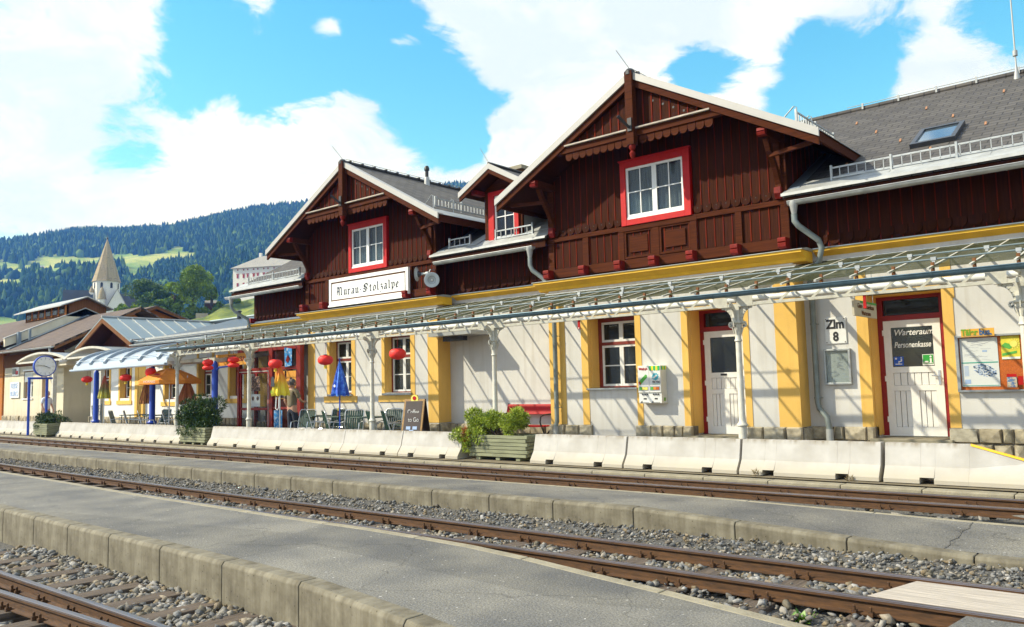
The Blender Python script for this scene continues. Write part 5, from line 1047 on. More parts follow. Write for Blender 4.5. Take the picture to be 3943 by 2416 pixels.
t = thing('km_sign', 'white enamel plate with black Zlm 8 between drainpipe and hanging board', 'sign', (-5.31, 15.66, 2.3)); MB().box(-5.51, -5.12, 15.675, 15.70, 2.11, 2.60).build('plate', 'white', t, bevel=.004)
text('Zlm', 'lettering', 'black', t, (-5.315, 15.671, 2.47), .235, ext=.003, sx=.86, bold=.008); text('8', 'lettering', 'black', t, (-5.315, 15.671, 2.235), .235, ext=.003, sx=.86, bold=.008)
b = MB()
for x in (-5.485, -5.145):
    for z in (2.135, 2.575): b.lathe([(.010, 0), (.008, .006)], x, 15.668, 8, 'Y', z)
b.build('screw', 'rust', t)
t = thing('notice_case', 'flat grey glazed notice case with a pale sheet under the Zlm 8 plate', 'notice case', (-5.3, 15.65, 1.7)); b = MB(); x0, x1, z0, z1 = -5.55, -5.06, 1.34, 2.01
for a, c_, p, q in ((x0, x1, z1-.04, z1), (x0, x1, z0, z0+.04), (x0, x0+.04, z0+.04, z1-.04), (x1-.04, x1, z0+.04, z1-.04)): b.box(a, c_, 15.62, 15.70, p, q)
b.build('case_frame', 'zinc', t, bevel=.006); K['paper'] = mat('printed_paper', (.66, .68, .66), .8, .03, 30); MB().box(x0+.04, x1-.04, 15.67, 15.68, z0+.04, z1-.04).build('sheet', 'paper', t)
b = MB(); r = random.Random(3)
K['ink'] = plain('grey_print', (.30, .32, .38))
for i in range(16): xx = -5.31+r.uniform(-.13, .05); b.box(xx, xx+r.uniform(.03, .12), 15.664, 15.669, 1.50+i*.023, 1.504+i*.023)
b.build('print_lines', 'ink', t); MB().box(x0+.04, x1-.04, 15.63, 15.634, z0+.04, z1-.04).build('pane', 'glass_clear', t)
# display board with maps
t = thing('display_board', 'long grey display board with transport maps and leaflets right of the waiting room door', 'notice board', (-2.4, 15.62, 1.65)); K['cork'] = mat('cork', (.50, .12, .02), .9, .25, 60, .3, 90)
b = MB(); x0, x1, z0, z1 = -3.30, -.9, 1.17, 2.13
for a, c_, p, q in ((x0, x1, z1-.035, z1), (x0, x1, z0, z0+.035), (x0, x0+.05, z0+.035, z1-.035), (x1-.05, x1, z0+.035, z1-.035)): b.box(a, c_, 15.60, 15.70, p, q)
b.build('case_frame', 'zinc', t, bevel=.004); MB().box(x0+.05, x1-.05, 15.66, 15.68, z0+.035, z1-.035).build('cork_panel', 'cork', t)
mp_ = MB().box(-3.235, -2.67, 15.650, 15.656, 1.26, 2.08).build('route_map', 'paper', t)
K['teal'] = plain('teal_print', (.02, .33, .24)); K['paleblue'] = plain('pale_blue_print', (.32, .44, .66)); K['sunyellow'] = mat('sunny_yellow_print', (.72, .62, .05), .6, .2, 6); K['leafgreen'] = plain('print_green', (.10, .42, .06))
b = MB(); b.box(-3.225, -2.68, 15.647, 15.6495, 1.655, 1.672); b.box(-3.225, -2.68, 15.647, 15.6495, 1.272, 1.282); b.build('map_band', 'teal', mp_)
b = MB(); r = random.Random(5)
for i in range(260):
    a = r.uniform(0, 6.28); q = r.random()**.5; xx, zz = -2.88+.17*q*math.cos(a), 1.53+.10*q*math.sin(a)-.25*(.17*q*math.cos(a)); s = r.uniform(.004, .012); b.box(xx-s, xx+s, 15.6475, 15.649, zz-s*.7, zz+s*.7)
for i in range(9): b.box(-3.19, -3.12, 15.6475, 15.649, 1.44+i*.02, 1.45+i*.02)
b.box(-3.19, -3.10, 15.6475, 15.649, 1.31, 1.38); b.box(-2.90, -2.83, 15.6475, 15.649, 1.84, 1.87); b.build('map_area', 'paleblue', mp_)
b = MB()
for i in range(14):
    xx, zz = r.uniform(-3.2, -2.85), r.uniform(1.72, 2.03); 
    for k in range(4): x2, z2 = xx+r.uniform(.02, .07), zz+r.uniform(-.02, .02); b.bar((xx, 15.6485, zz), (x2, 15.6485, z2), .003, .002, (0, 1, 0)); xx, zz = x2, z2
b.build('map_line', 'ink', mp_)
ps = MB().box(-2.62, -2.35, 15.650, 15.656, 1.70, 2.09).build('sun_poster', 'sunyellow', t)
b = MB(); b.lathe([(.055, 0), (.055, .003)], -2.435, 15.644, 16, 'Y', 1.955)
for i in range(14): a = i*math.pi/7; b.bar((-2.435+.06*math.cos(a), 15.647, 1.955+.06*math.sin(a)), (-2.435+.09*math.cos(a), 15.647, 1.955+.09*math.sin(a)), .010, .002, (0, 1, 0))
K['sunlight'] = plain('light_yellow_print', (.85, .75, .15)); b.build('sun_shape', 'sunlight', ps)
b = MB(); b.prism([(-2.61, 1.93), (-2.56, 1.98), (-2.50, 1.96), (-2.46, 1.90), (-2.50, 1.87), (-2.58, 1.90)], 'Y', 15.645, 15.649); b.prism([(-2.61, 1.76), (-2.40, 1.80), (-2.40, 1.84), (-2.61, 1.80)], 'Y', 15.645, 15.649); b.build('green_shape', 'leafgreen', ps); MB().box(-2.615, -2.355, 15.645, 15.649, 1.705, 1.74).build('white_band', 'white', ps)
K['photo'] = mat('leaflet_photo', (.10, .18, .35), .6, .2, 20, col2=(.6, .5, .35), mix=(.45, .55)); o = MB().box(-2.56, -2.42, 15.59, 15.60, 1.24, 1.46).build('leaflet', 'photo', t); MB().box(-2.56, -2.42, 15.586, 15.589, 1.41, 1.46).build('leaflet_title', 'red', o); MB().box(-2.58, -2.40, 15.575, 15.60, 1.205, 1.238).build('leaflet_holder', 'cork', t); MB().box(-2.40, -2.33, 15.58, 15.60, 1.28, 1.42).build('red_leaflet', 'red', t)
t2 = thing('bus_sign', 'orange plate lettered in green and blue on top of the display board', 'sign', (-2.94, 15.58, 2.16)); MB().box(-3.185, -2.69, 15.575, 15.595, 2.10, 2.235).build('plate', mat('amber_plate', (.80, .42, .05), .5, .06, 9), t2)
K['letgreen'] = plain('green_lettering', (.16, .36, .02)); K['letblue'] = plain('blue_lettering', (.03, .12, .30))
text('Täler', 'lettering', 'letgreen', t2, (-3.06, 15.571, 2.172), .145, ext=.002, sx=.80, bold=.005); text('bus.', 'lettering', 'letblue', t2, (-2.82, 15.571, 2.172), .145, ext=.002, sx=.80, bold=.005); b = MB()
for i in range(22): b.box(-3.15+i*.02, -3.138+i*.02, 15.571, 15.574, 2.113, 2.120)
b.build('small_print', 'ink', t2)
# vending machine
t = thing('gum_vending_machine', 'white twin gum and sweets vending machine with striped awning hanging beside the office window', 'vending machine', (-8.95, 15.15, 1.4)); K['vend'] = mat('cream_enamel', (.70, .69, .60), .4, .05, 6)
X0, X1, Z0, Z1, Yf, Yb_ = -9.26, -8.71, 1.03, 1.82, 15.03, 15.25; xm = (X0+X1)/2
MB().box(X0, X1, Yf, Yb_, Z0, Z1).build('cabinet', 'vend', t, bevel=.008)
for a, c_ in ((X0+.004, xm-.003), (xm+.003, X1-.004)): MB().box(a, c_, Yf-.035, Yf-.001, 1.26, Z1+.004).build('front_panel', 'white', t, bevel=.005)
MB().box(X0+.004, X1-.004, Yf-.012, Yf-.001, Z0+.01, 1.235).build('coin_panel', 'white', t)
b = MB(); g_ = MB(); yl = MB(); yy = Yf-.041
K['vgreen'] = plain('bright_green', (.02, .48, .12)); K['vyellow'] = plain('bright_yellow', (.85, .75, .03))
for i in range(5):
    a = xm+.012+i*.050; (g_ if i % 2 == 0 else yl).prism([(a, Z1-.005)]+[(a+.023+.023*math.cos(R(q)), Z1-.085+.02*math.sin(R(q))) for q in range(180, 361, 30)]+[(a+.046, Z1-.005)], 'Y', yy, yy+.005)
for i in range(4): (yl if i % 2 else g_).box(X1+.0005, X1+.005, Yf+.005+i*.05, Yf+.05+i*.05, Z1-.09, Z1-.01)
g_.build('awning_stripe', 'vgreen', t); yl.build('awning_stripe', 'vyellow', t)
text("Wrigley's", 'lettering', 'red', t, (X0+.135, yy+.002, 1.755), .065, ext=.002, sx=.85, bold=.003); text('TIC TAC', 'lettering', 'black', t, (xm+.17, yy+.002, 1.475), .052, ext=.002, sx=.95, bold=.002)
b = MB(); b.prism([(X0+.03, 1.46), (X0+.06, 1.42), (X0+.23, 1.58), (X0+.22, 1.63), (X0+.19, 1.64), (X0+.03, 1.50)], 'Y', yy, yy+.005); b.build('gum_pack', 'leafgreen', t); MB().prism([(X0+.02, 1.48), (X0+.05, 1.42), (X0+.075, 1.45), (X0+.06, 1.49)], 'Y', yy-.004, yy).build('pack_end', 'red', t)
K['cyan'] = plain('cyan_print', (.05, .42, .55)); b = MB(); n = 12; b.prism([(xm+.15+(.085 if i % 2 else .062)*math.cos(i*math.pi/n+.3), 1.59+(.085 if i % 2 else .062)*math.sin(i*math.pi/n+.3)) for i in range(2*n)], 'Y', yy, yy+.005); o = b.build('star_burst', 'cyan', t); MB().bar((xm+.11, yy-.002, 1.56), (xm+.19, yy-.002, 1.62), .035, .004, (0, 1, 0)).build('mint_box', 'white', o)
b = MB(); b.box(xm+.08, xm+.26, yy, yy+.004, 1.43, 1.44); b.build('print_line', 'teal', t)
for a, cols in ((X0+.015, ('leafgreen', 'sunlight', 'sunlight')), (xm+.015, ('leafgreen', 'orange', 'cork'))):
    fr = MB().box(a, a+.235, yy+.001, yy+.0055, 1.30, 1.39).build('product_window', 'ink', t)
    for i, k_ in enumerate(cols): MB().box(a+.015+i*.07, a+.08+i*.07, yy-.003, yy, 1.315, 1.375).build('sweet_pack', k_, fr)
b = MB()
for s_ in (0, 1):
    for i in range(3): b.lathe([(.016, 0), (.016, .02)], X0+.10+s_*.265+i*.055, Yf-.034, 10, 'Y', 1.22)
    b.box(X0+.115+s_*.265, X0+.185+s_*.265, Yf-.017, Yf-.012, 1.115, 1.145); b.box(X0+.03+s_*.265, X0+.24+s_*.265, Yf-.015, Yf-.0125, 1.046, 1.053); b.prism([(X0+.03+s_*.265, 1.048), (X0+.075+s_*.265, 1.088), (X0+.085+s_*.265, 1.048)], 'Y', Yf-.016, Yf-.012)
b.build('coin_slot', 'black', t); MB().box(X1+.0005, X1+.004, Yf+.07, Yf+.14, 1.08, 1.15).build('green_label', 'letgreen', t)
# red bench
t = thing('bench', 'red wooden bench with black iron arms against the recessed wall', 'bench', (-12.6, 15.35, .05)); x0, x1 = -13.42, -11.84
b = MB()
for i in range(4): b.box(x0+.06, x1-.06, 14.98+i*.11, 15.07+i*.11, .50, .53)
b.build('seat', 'red', t, bevel=.006); b = MB(); b.add([(x, y+dy, z) for z, y in ((.78, 15.47), (1.02, 15.54)) for x, dy in ((x0+.03, 0), (x1-.03, 0), (x1-.03, .03), (x0+.03, .03))], [(3, 2, 1, 0), (4, 5, 6, 7), (0, 1, 5, 4), (1, 2, 6, 5), (2, 3, 7, 6), (3, 0, 4, 7)]); b.build('backrest', 'red', t, bevel=.006)
for x in (x0+.05, x1-.05):
    b = MB(); b.tube([(x, 15.30, .05), (x, 15.40, .45), (x, 15.48, .7), (x, 15.56, 1.04)], .02, 6); b.tube([(x, 14.98, .05), (x, 15.08, .25), (x, 15.38, .48)], .018, 6); b.tube([(x, 15.25, .05), (x, 15.10, .30), (x, 14.99, .5)], .018, 6); b.tube([(x, 14.97, .52), (x, 14.93, .62), (x, 14.96, .74), (x, 15.06, .78), (x, 15.3, .79), (x, 15.5, .80)], .018, 6); b.build('iron_side', 'black', t, smooth=True)
# loudspeakers on the left gable corner
t = thing('loudspeaker_pair', 'pair of grey horn loudspeakers at the right corner of the name board gable', 'loudspeaker', (-15.6, 15.05, 4.35)); K['horn'] = mat('pale_grey_horn', (.46, .50, .50), .5, .1, 6)
def horn(cx, cy, cz, az, r, nm_):
    b = MB(); b.lathe([(.035, -.34), (.05, -.33), (.05, -.26), (.025, -.22), (.035, -.14), (.07, -.06), (.13, -.015), (r, 0), (r+.008, .004), (r-.004, .008), (.12, -.012), (.06, -.05), (.02, -.12)], 0, 0, 24, 'X'); ca, sa = math.cos(az), math.sin(az)
    b.v = [(cx+x*ca-y*sa, cy+x*sa+y*ca, cz+z) for x, y, z in b.v]; o = b.build(nm_, 'horn', t, smooth=True); k = MB(); k.lathe([(.03, -.09), (.028, -.03), (0, -.02)], 0, 0, 12, 'X'); k.v = [(cx+x*ca-y*sa, cy+x*sa+y*ca, cz+z) for x, y, z in k.v]; k.build('horn_core', 'white', o, smooth=True); k = MB(); k.lathe([(.03, -.15), (.105, -.020), (.104, -.016), (.03, -.14)], 0, 0, 20, 'X'); k.v = [(cx+x*ca-y*sa, cy+x*sa+y*ca, cz+z) for x, y, z in k.v]; k.build('horn_shade', 'sheetblack', o, smooth=True)  # dark cone inside the bell paints the shade of its depth
horn(-15.42, 14.95, 4.31, R(-46), .195, 'horn'); horn(-15.88, 14.85, 4.50, R(205), .185, 'horn'); MB().tube([(-15.62, 15.26, 4.62), (-15.62, 15.1, 4.62), (-15.62, 14.98, 4.42)], .015, 6).build('mount', 'zinc', t)
# ---- A-board
t = thing('menu_board', 'dark standing board with chalk writing Coffee to Go beside the chairs', 'sandwich board', (-14.25, 13.2, .02)); A = R(14)
def ab(m_, y0, z0, x0, x1, z1, lean, th, nm_, par): 
    b = MB(); P = lambda x, z, o_: (x, y0+lean*(1-(z-.0)/1.2)+o_, z+.02); b.add([P(x0, z0, 0), P(x1, z0, 0), P(x1, z1, 0), P(x0, z1, 0), P(x0, z0, th), P(x1, z0, th), P(x1, z1, th), P(x0, z1, th)], [(0, 1, 2, 3), (7, 6, 5, 4), (0, 4, 5, 1), (1, 5, 6, 2), (2, 6, 7, 3), (3, 7, 4, 0)]); b.rot(A, -14.25, 13.2); return b.build(nm_, m_, par)
K['chalk'] = mat('blackboard', (.035, .022, .02), .6, .2, 6); K['frame_wood'] = mat('board_frame_wood', (.30, .17, .05), .6, .3, 20)
y = 13.2
f_ = ab('frame_wood', y, 0, -14.53, -13.97, 1.2, -.26, .03, 'front_frame', t); ab('chalk', y-.006, .16, -14.48, -14.02, 1.15, -.26, .004, 'board', f_); ab('chalk', y+.03, 0, -14.53, -13.97, 1.2, .26, .02, 'rear_board', t)
for body, z, s_, xo in (('Coffee', .90, .15, .02), ('to Go', .72, .15, .06)):
    o = text(body, 'lettering', 'white', t, (-14.25+xo, 13.2-.26*(1-z/1.2)-.012, z+.02), s_, rot=(R(90+12), 0, A), ext=.001, sx=.8, shear=.2, bold=.001)
for (a, c_, p, q) in ((-14.40, -14.28, .50, .57), (-14.22, -14.10, .50, .57), (-14.31, -14.19, .46, .49)): ab('paleblue', y-.012, p, a, c_, q, -.26, .002, 'chalk_drawing', f_)
o = MB(); o.lathe([(.10, 0), (.10, .03)], -14.25, 13.19, 14, 'Y', 1.22); o.rot(A, -14.25, 13.2); o = o.build('round_badge', 'sunlight', t); q = MB(); q.lathe([(.05, 0), (.05, .004)], -14.25, 13.183, 10, 'Y', 1.24); q.rot(A, -14.25, 13.2); q.build('badge_centre', 'red', o)

# ================================================================ RED GLASS PORCH OF THE RESTAURANT
K['porchred'] = mat('porch_red_paint', (.26, .018, .010), .4, .15, 8); K['sunlitred'] = mat('sunlit_red_panel', (.62, .05, .015), .5, .1, 5)  # the inner red is brighter: sunlight put into its colour
t = thing('glass_porch', 'dark red framed glass porch at the restaurant entrance', 'porch', (-23, 15, 0)); yf, yb = 15.0, 15.68
b = MB()
for x, w in ((-24.76, .10), (-22.86, .20), (-21.36, .22)): b.box(x-w/2, x+w/2, yf-.05, yf+.09, .02, 3.0)
b.box(-24.8, -21.3, yf-.04, yf+.05, 2.80, 3.02); b.box(-24.70, -22.97, yf-.03, yf+.04, 2.17, 2.27); b.box(-22.75, -21.48, yf-.03, yf+.04, 2.17, 2.27); b.box(-22.75, -21.48, yf-.03, yf+.04, .93, 1.0); b.box(-22.75, -21.48, yf-.03, yf+.04, .05, .14)
b.box(-24.81, -24.71, yf+.09, yb, 2.85, 3.0); b.box(-24.81, -24.71, yb-.1, yb, .02, 2.85); b.build('porch_frame', 'porchred', t, bevel=.006)
MB().box(-24.85, -21.26, yf-.10, yb+.02, 3.02, 3.10).build('porch_roof', 'zinc_dark', t)
b = MB(); b.box(-22.78, -22.7, yf+.10, yb, .05, 2.8); b.build('inner_post', 'sunlitred', t)
MB().box(-23.4, -23.1, yb-.12, yb-.02, .1, 2.9).build('inner_frame', 'sunlitred', t); MB().box(-24.6, -24.1, yb-.05, yb-.02, 1.0, 2.8).build('inner_wall', 'yellow', t)
b = MB(); sash(b, -24.68, -23.02, .06, 2.15, yf-.02, 1, 1, .06); b.box(-24.62, -23.06, yf-.02, yf+.03, .9, .98); b.box(-23.75, -23.68, yf-.02, yf+.03, .98, 2.09); d = b.build('door', 'darkred', t); MB().box(-24.62, -23.06, yf+.0, yf+.006, .12, 2.09).build('pane', 'glass_clear', d)
b = MB(); b.box(-24.70, -23.0, yf-.034, yf-.024, 2.145, 2.165); b.box(-23.02, -23.005, yf-.034, yf-.024, .06, 2.145); b.build('door_seal', 'white', d)
MB().box(-22.75, -21.48, yf, yf+.006, .14, 2.8).build('pane', 'glass_clear', t); MB().box(-24.7, -22.97, yf, yf+.006, 2.27, 2.8).build('pane', 'glass_clear', t)
# posters inside
K['posterorange'] = mat('orange_poster', (.75, .33, .04), .6, .12, 6); K['postercyan'] = mat('blue_poster', (.03, .25, .6), .6, .3, 9, col2=(.5, .6, .7), mix=(.5, .62)); K['dishdark'] = mat('food_photo', (.05, .03, .03), .6, .4, 18, col2=(.5, .3, .2), mix=(.52, .6))
def poster(label, x0, x1, z0, z1, m, y=14.985):
    q = thing('poster', label, 'poster', ((x0+x1)/2, y, z0)); MB().box(x0, x1, y-.006, y-.001, z0, z1).build('sheet', m, q); return q
q = poster('orange poster headed ASIA behind the man at the porch', -22.65, -22.12, 1.25, 2.12, 'posterorange'); text('ASIA', 'lettering', 'porchred', q, (-22.38, 14.977, 2.04), .10, ext=.001); MB().box(-22.60, -22.17, 14.972, 14.977, 1.62, 1.93).build('picture', 'dishdark', q); MB().box(-22.60, -22.17, 14.972, 14.977, 1.28, 1.55).build('picture', 'dishdark', q)
q = poster('orange poster with a black bowl right of the man', -22.02, -21.52, 1.50, 2.12, 'posterorange'); b = MB(); b.prism([(-21.98, 1.80)]+[(-21.77+.2*math.cos(R(a)), 1.78+.15*math.sin(R(a))) for a in range(180, 361, 20)]+[(-21.57, 1.80)], 'Y', 14.972, 14.977); b.prism([(-21.9, 1.81), (-21.77, 1.93), (-21.62, 1.81)], 'Y', 14.972, 14.977); b.build('bowl_picture', 'dishdark', q)
q = poster('blue poster low on the porch glass right of the man', -21.95, -21.55, 1.02, 1.46, 'postercyan')
q = poster('blue drinks panel at the foot of the porch glass', -22.70, -22.25, .15, .90, 'postercyan'); 
q = poster('framed reddish menu sheet behind the left porch pane', -23.95, -23.45, 1.52, 2.0, 'dishdark', 14.96); q = poster('white sheet with coffee cups on the left porch pane', -23.98, -23.45, 1.02, 1.42, 'paper', 14.96); b = MB()
for xx, zz in ((-23.85, 1.28), (-23.58, 1.28)): b.lathe([(.07, 0), (.07, .003)], xx, 14.950, 12, 'Y', zz)
b.build('cup_picture', 'dishdark', q)
t = thing('ice_cream_banner', 'narrow light blue ice cream banner hanging in the top right of the porch', 'banner', (-21.75, 14.9, 2.3)); b = MB(); b.add([(-22.05, 14.92, 2.86), (-21.62, 14.90, 2.80), (-21.62, 14.90, 2.28), (-22.02, 14.92, 2.24), (-22.05, 14.925, 2.86), (-21.62, 14.905, 2.80), (-21.62, 14.905, 2.28), (-22.02, 14.925, 2.24)], [(0, 1, 2, 3), (7, 6, 5, 4), (0, 4, 5, 1), (2, 6, 7, 3)]); b.build('cloth', 'postercyan', t, fix=False); MB().prism([(-21.95, 2.45), (-21.84, 2.36), (-21.72, 2.50), (-21.83, 2.62)], 'Y', 14.893, 14.898).build('red_lozenge', 'beamend', t)
t = thing('restaurant_sign', 'orange board lettered LECKER ASIA hanging between the red lanterns', 'sign', (-23.55, 14.0, 2.5)); MB().box(-24.48, -22.61, 13.99, 14.02, 2.35, 2.71).build('board', 'posterorange', t)
text('LECKER  ASIA', 'lettering', 'porchred', t, (-23.5, 13.985, 2.53), .21, ext=.003, sx=1.18, bold=.004); text('Restaurant', 'lettering', 'porchred', t, (-23.5, 13.985, 2.655), .09, ext=.002, sx=1.3)
b = MB()
for i in range(24): b.box(-23.95+i*.038, -23.925+i*.038, 13.985, 13.989, 2.39, 2.405)
b.build('small_print', 'porchred', t); b = MB()
for x in (-24.4, -22.7): b.tube([(x, 14.0, 2.71), (x, 14.0, 3.1)], .008, 5)
b.build('hanger', 'zinc', t)

# ================================================================ LOWER ANNEX (restaurant wing)
t = AX = thing('annex_building', 'low white wing with blue grey metal roofs and a small brown gable', 'annex', (-33, 15.7, 0)); WY = 15.7
OPS = [(-37.10, -36.16, 1.38, 2.75), (-35.14, -34.22, 1.38, 2.75), (-31.25, -30.35, 1.30, 2.75), (-28.68, -27.72, 1.38, 2.75), (-26.52, -25.58, 1.38, 2.75)]
b = MB(); pierced(b, -38.0, -25.12, 0, 3.45, OPS, WY, WY+.45); b.box(-38.0, -37.6, WY+.45, 24, 0, 3.4); b.build('wall', 'white', t)
b = MB(); pl_ = MB()
for a, c_, p, q in OPS: b.box(a-.12, a+.004, WY-.02, WY+.1, 1.22, 3.0); b.box(c_-.004, c_+.14, WY-.02, WY+.1, 1.22, 3.0); b.box(a-.25, c_+.2, WY-.04, WY+.1, p-.26, p-.1); b.box(a+.002, a+.015, WY+.1, WY+.3, p, q)
b.box(-33.75, -33.45, WY-.03, WY+.1, .5, 3.4); b.box(-33.45, -32.85, WY-.015, WY+.1, .5, 3.4); b.build('pilaster', 'yellow', t)
for i, (a, c_, p, q) in enumerate(OPS): window(t, a, c_, p, q, WY+.22, fw_=.07, transom=.64, rows=(1, 2), curtain=2.0)
b = MB(); masonry(b, -38, -25.1, WY-.06, .02, .62, 77); b.build('plinth', 'masonry', t)
b = MB(); b.box(-38.0, -25.12, WY-.02, WY+.02, 3.1, 3.5); b.build('eave_board', 'wood_brown', t)
# metal roof: ridge along X at z 4.79, eave 3.55
RZ, RYY, s_ = 4.79, 19.8, .262
b = MB(); b.prism([(15.0, 3.50), (RYY, RZ-.05), (RYY, RZ), (15.0, 3.55)], 'X', -32.75, -25.15); b.prism([(RYY, RZ-.05), (24.5, 3.5), (24.5, 3.55), (RYY, RZ)], 'X', -36, -25.15); b.build('main_metal_roof', 'metalroof_dark', t)
b = MB(); b.tube([(-35.2, RYY, RZ+.04), (-25.15, RYY, RZ+.04)], .05, 6); b.build('ridge_cap', 'metalroof', t)
b = MB(); b.box(-32.6, -25.15, 15.52, 15.56, 3.70, 3.78); b.box(-32.6, -25.15, 15.05, 15.4, 3.585, 3.60); 
for i in range(14): b.box(-32.3+i*.52, -32.28+i*.52, 15.52, 15.57, 3.66, 3.72)
b.build('snow_rail', 'flash', t); gutter(-32.6, -25.4, 14.95, 3.47, 'zinc', .06, t)
gs = .44; gz = lambda d: RZ-abs(d)*gs; gcx = -35.15; GW = 2.62
b = MB()
P = lambda d, z0: (gcx+d, gz(d)+z0)
for s in (-1, 1): b.prism([P(0, -.05), P(s*GW, -.05), P(s*GW, .0), P(0, .0)], 'Y', 14.9, 21.4)
o = b.build('gable_metal_roof', 'metalroof', t)
b = MB()
for s in (-1, 1): b.prism([P(s*.02, -.10), P(s*(GW-.02), -.10), P(s*(GW-.02), -.052), P(s*.02, -.052)], 'Y', 14.98, 20.5)
b.build('soffit', 'timber', o)
b = MB(); b.tube([(gcx, 14.88, RZ+.02), (gcx, 20.6, RZ+.02)], .05, 6)
for i in range(9):
    for s in (1,): b.bar((gcx+.02, 15.5+i*.62, RZ+.012), (gcx+GW, 15.5+i*.62, gz(GW)+.012), .02, .03, (0, 0, 1))
b.build('standing_seam', 'flash', o)
b = MB()
for s in (-1, 1): b.prism([P(0, -.24), P(s*GW, -.24), P(s*GW, -.052), P(0, -.052)], 'Y', 14.9, 14.97)
b.build('barge_board', 'wood_brown', o); b = MB(); b.prism([(gcx-2.3, 3.42), (gcx+2.3, 3.42), (gcx, RZ-.30)], 'Y', 15.66, 15.72); b.build('gable_boarding', 'timber', t); MB().box(gcx-2.4, gcx+2.4, 15.58, 15.64, 3.34, 3.48).build('tie_beam', 'wood_brown', t)
b = MB(); b.lathe([(.10, 0), (.08, .3), (.12, .31), (.12, .36), (0, .42)], -32.4, 19.6, 10, cz=4.72); b.build('vent_pipe', 'sheetblack', t, smooth=True)
b = MB(); b.tube([(-32.62, 15.0, 3.70), (-32.2, 15.3, 3.72), (-31.6, 15.0, 3.62)], .02, 5); b.tube([(-32.9, 14.95, 3.75), (-32.3, 15.1, 3.62)], .02, 5); b.build('roof_hook', 'sheetblack', t)

# ================================================================ CREAM BUILDING WITH TILED ROOF, FIREWALL AND ROOF LANTERN
t = CB = thing('tiled_station_house', 'cream house at the far left under a brown tiled roof', 'house', (-45, 15.7, 0)); b = MB()
pierced(b, -48.7, -41.0, .0, 3.7, [(-46.0, -44.75, 1.48, 2.85), (-43.6, -42.8, .3, 2.45)], WY, WY+.4); b.box(-41.4, -41.0, WY+.4, 22.5, 0, 3.7); b.box(-41.0, -38.0, WY+1.4, WY+1.6, 0, 3.4); b.prism([(15.8, 3.7), (22.0, 3.7), (18.7, 5.4)], 'X', -41.3, -41.02); b.build('wall', 'wall_cream', t)
window(t, -46.0, -44.75, 1.48, 2.85, WY+.12, frame='wood_orange', fw_=.07, transom=0, rows=(1, 2), label='window with half lowered grey roller blind'); MB().box(-45.93, -44.82, WY+.02, WY+.06, 2.30, 2.80).build('roller_blind', 'zinc', t); b = MB(); b.box(-46.06, -44.69, WY-.05, WY+.1, 1.42, 1.48); b.box(-46.06, -44.69, WY-.03, WY+.02, 2.85, 2.93); b.build('window_surround', 'white', t)
MB().box(-43.55, -42.85, WY+.25, WY+.3, .3, 2.4).build('door', 'wood_orange', t); b = MB(); masonry(b, -48.7, -40.9, WY-.05, .02, .62, 88); b.build('plinth', 'masonry', t); MB().box(-48.75, -41.0, WY-.03, WY+.01, 3.1, 3.75).build('eave_board', 'wood_brown', t)
zt_ = lambda y: 3.88+.50*(y-14.8)
b = MB(); b.prism([(14.8, 3.80), (18.7, zt_(18.7)-.08), (18.7, zt_(18.7)), (14.8, 3.88)], 'X', -50.5, -39.72); b.prism([(18.7, zt_(18.7)-.08), (22.6, 3.80), (22.6, 3.88), (18.7, zt_(18.7))], 'X', -50.5, -39.72); o = b.build('tiled_roof', 'tile_brown', t)
b = MB(); b.prism([(14.8, 3.66), (18.7, zt_(18.7)-.22), (18.7, zt_(18.7)-.085), (14.8, 3.795)], 'X', -39.80, -39.74); b.build('verge_board', 'wood_brown', o); MB().prism([(15.72, 3.5), (18.7, zt_(18.7)-.30), (21.8, 3.5)], 'X', -40.6, -40.5).build('gable_boarding', 'wood_orange', t)
gutter(-50.5, -39.75, 14.72, 3.80, 'zinc', .06, t); pipe([(-40.3, 14.78, 3.74), (-40.3, 14.8, 3.55), (-40.4, 15.5, 3.3), (-40.45, 15.6, 2.9)], .05, 'zinc', t)
b = MB(); b.prism([(14.85, 4.10), (14.85, 4.50), (18.7, 6.26), (20.6, 5.5), (20.6, 5.1), (18.7, 5.72)], 'X', -46.42, -46.2); fwl = b.build('firewall', 'wall_cream', t); b = MB(); b.prism([(14.83, 4.502), (18.7, 6.262), (20.62, 5.5), (20.62, 5.54), (18.7, 6.31), (14.83, 4.55)], 'X', -46.46, -46.16); b.build('coping', 'flash', fwl)
b = MB(); b.prism([(14.9, 3.96), (18.7, 5.86), (18.7, 5.90), (14.9, 4.00)], 'X', -46.195, -45.7); b.build('flashing', 'zinc_dark', o)
b = MB(); b.box(-46.15, -45.9, 15.35, 15.5, 4.2, 4.85); b.box(-45.55, -45.45, 15.7, 15.8, 4.4, 4.98); b.build('chimney_pipe', 'zinc_dark', t)
zl = lambda y: 4.35+.48*(y-14.7)
b = MB(); b.prism([(14.7, zl(14.7)-.08), (18.7, zl(18.7)-.08), (18.7, zl(18.7)), (14.7, zl(14.7))], 'X', -70, -46.43); b.prism([(18.7, zl(18.7)-.08), (22.7, zl(14.7)-.08), (22.7, zl(14.7)), (18.7, zl(18.7))], 'X', -70, -46.43); b.build('left_tiled_roof', 'tile_brown', t); MB().box(-70, -49.0, 15.7, 16.0, 0, 4.5).build('left_wall', 'wood_orange', t)
b = MB(); b.box(-52.0, -46.2, 17.75, 17.85, 5.85, 6.42); b.prism([(17.75, 5.8), (19.8, 5.8), (19.8, 6.36), (18.7, 6.82), (17.75, 6.42)], 'X', -46.30, -46.2); b.prism([(17.75, 5.8), (19.8, 5.8), (19.8, 6.36), (18.7, 6.82), (17.75, 6.42)], 'X', -52.0, -51.9); lt = b.build('roof_lantern', 'wood_brown', t)
g_ = MB(); pp = MB()
